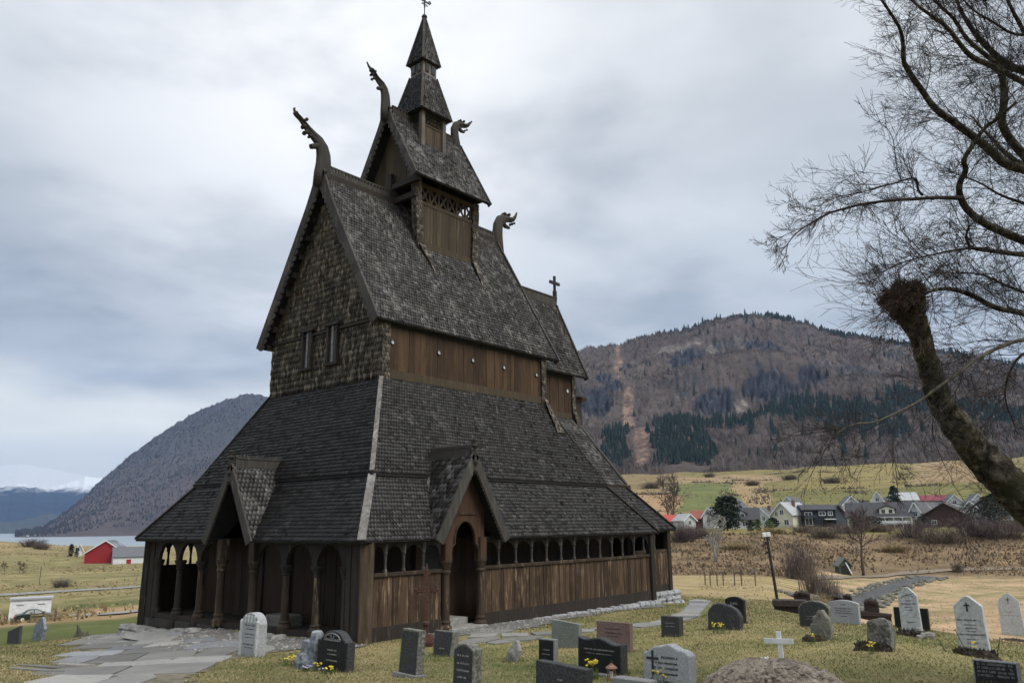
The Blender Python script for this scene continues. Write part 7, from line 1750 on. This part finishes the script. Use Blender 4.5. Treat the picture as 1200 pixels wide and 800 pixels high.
t = thing('garage', c, 'white garage with a flat roof edge and panelled door behind the dark car', 'garage', rz=psi-R(90)-R(3)); w_ = 3.35; h_ = 1.85
part('wall', MB().box((-w_/2, 0, -.6), (w_/2, 1.8, h_)), M['white'], t, world=False); part('roof', MB().box((-w_/2-.1, -.15, h_), (w_/2+.1, 1.9, h_+.16)), wallmat('pale_sheet_roof', (.33, .34, .34)), t, world=False)
dr = MB().box((-w_/2+.25, -.04, 0), (w_/2-.25, -.0, h_-.25))
for z_ in (.35, .75, 1.15, 1.5): dr.box((-w_/2+.25, -.055, z_), (w_/2-.25, -.04, z_+.03))
d_ = part('door', dr, M['white'], t, world=False)
part('handle_strip', MB().box((-w_/2+.5, -.07, 1.36), (-w_/2+1.1, -.05, 1.42)).box((w_/2-1.1, -.07, 1.36), (w_/2-.5, -.05, 1.42)), M['rockd'], d_, world=False)
# the car, seen from its side
c = GD(42, 71.5, 716)
t = thing('parked_car', c, 'dark green saloon car parked before the white garage', 'car', rz=psi-R(90)+R(3)); SC = .72
def carprof(pts, y0_, y1_): return MB().prism([(x_*SC, y0_*SC, z_*SC) for x_, z_ in pts], (0, (y1_-y0_)*SC, 0))
M['carpaint'] = m_simple('dark_green_car_paint', (.008, .022, .02), (.012, .03, .028), 2, .3, 0, spec=.6)
body = [(-2.2, .35), (-2.25, .62), (-2.12, .84), (-1.5, .92), (-1.05, .95), (1.0, .95), (1.9, .82), (2.22, .68), (2.25, .4), (2.1, .3), (1.75, .3), (1.65, .52), (1.4, .64), (1.15, .52), (1.05, .28), (-1.0, .28), (-1.1, .52), (-1.35, .64), (-1.6, .52), (-1.72, .32)]
part('body', carprof(body, 0, 1.7), M['carpaint'], t, bevel=.03, world=False)
cab = [(-1.45, .93), (-.85, 1.36), (-.3, 1.43), (.25, 1.40), (1.15, .94)]
part('roof', carprof(cab, .14, 1.56), M['carpaint'], t, bevel=.03, world=False)
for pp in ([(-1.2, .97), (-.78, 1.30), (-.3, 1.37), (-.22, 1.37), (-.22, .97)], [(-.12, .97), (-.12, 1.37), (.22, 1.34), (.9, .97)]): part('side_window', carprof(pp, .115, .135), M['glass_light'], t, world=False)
for x_ in (-1.35, 1.4):
    wv = [(x_*SC+.31*SC*math.cos(q), .02*SC, .31*SC+.31*SC*math.sin(q)) for q in np.linspace(0, 2*math.pi, 18)[:-1]]; wl = part('wheel', MB().prism(wv, (0, .2*SC, 0)).prism([(p[0], 1.48*SC, p[2]) for p in wv], (0, .2*SC, 0)), M['black'], t, world=False)
    part('rim', MB().prism([(x_*SC+.2*SC*math.cos(q), .0, .31*SC+.2*SC*math.sin(q)) for q in np.linspace(0, 2*math.pi, 14)[:-1]], (0, .015, 0)), M['candle'], wl, world=False)
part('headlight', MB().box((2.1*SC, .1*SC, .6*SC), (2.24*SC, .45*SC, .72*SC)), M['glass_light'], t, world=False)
part('tail_light', MB().box((-2.24*SC, .0*SC, .66*SC), (-2.08*SC, .35*SC, .8*SC)), M['redpetal'], t, world=False)
part('wing_mirror', MB().box((.72*SC, -.12*SC, .95*SC), (.86*SC, .02*SC, 1.06*SC)), M['carpaint'], t, world=False)
# timber fence rails and a weathered stump beyond the lawn
fp = [GD(q, 70, 716) for q in (37, 52, 66, 92)]
t = thing('plank_fence', fp[0], 'low weathered timber fence before the parked car', 'fence')
for p in fp: part('fence_post', MB().box((p.x-.06, p.y-.06, p.z-.2), (p.x+.06, p.y+.06, p.z+.9)), M['scrub'], t)
rb = MB()
for a, b in zip(fp[:-1], fp[1:]):
    for z_ in (.35, .6): rb.bar((a.x, a.y, a.z+z_), (b.x, b.y, b.z+z_), .04, .14)
part('rail', rb, M['straw'], t)
c = GD(95, 44, 725); D = 44; t = thing('tree_stump', c, 'pointed grey-brown splintered stump standing below the churchyard bank', 'stump')
sm = MB()
for k in range(9):
    q = k*.7; hh = (2.2, 1.2, 1.5, .9, 1.7, .7, 1.1, .8, 1.3)[k]*.42; b_ = Vector((.32*math.cos(q)*(k % 3)/2, .32*math.sin(q)*(k % 3)/2, -.3)); sm.tube([b_, b_+Vector((.03, 0, hh*.6)), b_+Vector((-.16 if k == 0 else .1, 0, hh+.2))], [.26, .18, .03], 7)
solo(t, sm, M['bark_pale'])
# far red roofs and lights along the foot of the left mountain
for i, (a, D, lab) in enumerate([(33, 2700, 'far pale building on the fjord shore, leftmost'), (43, 2720, 'far pale building on the fjord shore below the snowy ridge')]):
    c = GD(a, D); t = thing('shore_house', (c.x, c.y, -25), lab, 'house', 'tiny far houses on the fjord shore'); part('wall', MB().box((-7, -5, -3), (7, 5, 5)), wallmat(*WH), t, world=False); part('roof', MB().prism([(-8, -6, 5), (-8, 6, 5), (-8, 0, 8)], (16, 0, 0)), wallmat(*SL), t, world=False)

# ================================================================== air
hb = MB().box((-17000, -17000, -60), (17000, 17000, 1500))
hz = mesh_obj('haze', hb.v, hb.f, None); hz.data.materials.clear()
hm = bpy.data.materials.new('haze'); hm.use_nodes = True; hm.node_tree.nodes.remove(hm.node_tree.nodes['Principled BSDF'])
pv = hm.node_tree.nodes.new('ShaderNodeVolumePrincipled'); pv.inputs['Color'].default_value = (.36, .58, .98, 1); pv.inputs['Density'].default_value = 5.2e-5; pv.inputs['Anisotropy'].default_value = .1
hm.node_tree.links.new(pv.outputs[0], hm.node_tree.nodes['Material Output'].inputs['Volume']); hz.data.materials.append(hm)
tag(hz, kind='stuff')

# ================================================================== sky, sun, render
SUN_EL, SUN_AZ = R(48), None
sd = Vector(_R)*.55-Vector((_F[0], _F[1], 0)).normalized()*.45; sd.z = 0; sd.normalize()     # towards the sun, over the right shoulder
w = bpy.data.worlds.new('World'); scene.world = w; w.use_nodes = True; nt = w.node_tree; N_ = nt.nodes; Lk = nt.links
for n_ in list(N_): N_.remove(n_)
def wn(typ, **kw):
    nd = N_.new(typ)
    for k, v in kw.items():
        if k in nd.inputs: nd.inputs[k].default_value = v
        else: setattr(nd, k, v)
    return nd
def wm_(op, a, b=0., c=None):
    nd = wn('ShaderNodeMath', operation=op)
    for i, v in enumerate((a, b) if c is None else (a, b, c)):
        if hasattr(v, 'is_output'): Lk.new(v, nd.inputs[i])
        else: nd.inputs[i].default_value = v
    return nd.outputs[0]
def wramp(f, st, interp='EASE'):
    r_ = wn('ShaderNodeValToRGB'); e = r_.color_ramp.elements; r_.color_ramp.interpolation = interp
    while len(e) < len(st): e.new(.5)
    for el, (p, c) in zip(e, st): el.position = p; el.color = (*c, 1)
    Lk.new(f, r_.inputs[0]); return r_.outputs[0]
def wmix(f, a, b, t_='MIX'):
    nd = N_.new('ShaderNodeMix'); nd.data_type = 'RGBA'; nd.blend_type = t_
    for sck, v in ((nd.inputs[0], f), (nd.inputs[6], a), (nd.inputs[7], b)):
        if hasattr(v, 'is_output'): Lk.new(v, sck)
        elif isinstance(v, tuple): sck.default_value = (*v, 1)
        else: sck.default_value = v
    return nd.outputs[2]
sky = wn('ShaderNodeTexSky', sky_type='NISHITA'); sky.sun_disc = False; sky.sun_elevation = SUN_EL; sky.sun_rotation = math.atan2(sd.x, sd.y)
tc = wn('ShaderNodeTexCoord'); sx = wn('ShaderNodeSeparateXYZ'); Lk.new(tc.outputs['Generated'], sx.inputs[0])
zc = wm_('MAXIMUM', sx.outputs[2], 0.0); den = wm_('ADD', zc, .16)
cv = wn('ShaderNodeCombineXYZ'); Lk.new(wm_('DIVIDE', sx.outputs[0], den), cv.inputs[0]); Lk.new(wm_('DIVIDE', sx.outputs[1], den), cv.inputs[1]); Lk.new(wm_('MULTIPLY', zc, 1.6), cv.inputs[2])
def wnoise(scale, det, rough, dist=0., off=0.):
    mp = wn('ShaderNodeMapping'); mp.inputs['Location'].default_value = (off, off*.7, 0); Lk.new(cv.outputs[0], mp.inputs['Vector'])
    nd = wn('ShaderNodeTexNoise', Scale=scale, Detail=det, Roughness=rough, Distortion=dist); Lk.new(mp.outputs[0], nd.inputs['Vector']); return nd.outputs['Fac']
big = wnoise(.8, 6, .5, .0, 3.1); fine = wnoise(2.0, 6, .52, .12, 7.7)
def dotdir(v, p):
    d = Vector(v).normalized(); nd = wn('ShaderNodeVectorMath', operation='DOT_PRODUCT'); Lk.new(tc.outputs['Generated'], nd.inputs[0]); nd.inputs[1].default_value = d
    nn = wn('ShaderNodeVectorMath', operation='NORMALIZE'); Lk.new(tc.outputs['Generated'], nn.inputs[0]); Lk.new(nn.outputs[0], nd.inputs[0]); return wm_('POWER', wm_('MAXIMUM', nd.outputs['Value'], 0.), p)
left_f = dotdir(_F*.0-_R*1.0+Vector((_F[0], _F[1], 0))*.9, 3.)     # 1 towards the left of the photograph
e = wm_('ADD', zc, wm_('MULTIPLY', wm_('SUBTRACT', big, .5), .16))
colL = wramp(e, [(0, (.50, .52, .50)), (.06, (.60, .61, .56)), (.12, (.66, .665, .60)), (.15, (.56, .57, .535)), (.19, (.235, .28, .345)), (.26, (.205, .25, .315)), (.36, (.27, .31, .36)), (.50, (.40, .44, .485)), (.62, (.42, .46, .50)), (.8, (.9, .95, 1.)), (1, (1.2, 1.25, 1.3))])
colR = wramp(e, [(0, (.40, .44, .475)), (.15, (.39, .435, .485)), (.3, (.385, .43, .48)), (.5, (.365, .395, .43)), (.62, (.37, .40, .435)), (.8, (.9, .95, 1.)), (1, (1.2, 1.25, 1.3))])
col = wmix(wm_('MINIMUM', wm_('MULTIPLY', left_f, 1.35), 1.), colR, colL)
dr = wramp(wm_('ADD', wm_('MULTIPLY', big, .6), wm_('MULTIPLY', fine, .4)), [(.35, (.56, .60, .655)), (.5, (.88, .89, .90)), (.63, (1.22, 1.2, 1.17))])
col = wmix(wramp(zc, [(.07, (.12, .12, .12)), (.22, (.95, .95, .95))]), col, dr, 'MULTIPLY')
glow = dotdir(ray(410, 40), 14.)
col = wmix(wm_('MULTIPLY', glow, wramp(fine, [(.3, (.3, .3, .3)), (.6, (.95, .95, .95))])), col, (.70, .71, .73))
sc_ = wn('ShaderNodeVectorMath', operation='SCALE'); Lk.new(col, sc_.inputs[0]); sc_.inputs['Scale'].default_value = 10.
fin = wmix(.06, sc_.outputs[0], sky.outputs[0])
hs_ = wn('ShaderNodeHueSaturation', Saturation=.78); Lk.new(fin, hs_.inputs['Color']); wt = wmix(1., hs_.outputs[0], (1.01, 1., .985), 'MULTIPLY')
bg = wn('ShaderNodeBackground', Strength=.1); Lk.new(wt, bg.inputs['Color']); wo = wn('ShaderNodeOutputWorld'); Lk.new(bg.outputs[0], wo.inputs['Surface'])
sl = bpy.data.lights.new('sun', 'SUN'); sl.energy = 1.5; sl.angle = R(35); sl.color = (1, .96, .9)
so = bpy.data.objects.new('sun', sl); COL.objects.link(so)
dv = Vector((sd.x*math.cos(SUN_EL), sd.y*math.cos(SUN_EL), math.sin(SUN_EL))); so.rotation_euler = dv.to_track_quat('Z', 'Y').to_euler()
vs = scene.view_settings; vs.view_transform = 'Standard'; vs.look = 'None'; vs.gamma = 1; vs.exposure = 0.82; vs.use_curve_mapping = False
scene.render.engine = 'CYCLES'; cy = scene.cycles
cy.max_bounces = 6; cy.diffuse_bounces = 3; cy.glossy_bounces = 2; cy.volume_bounces = 0; cy.use_denoising = True; cy.use_adaptive_sampling = True; cy.adaptive_threshold = .02
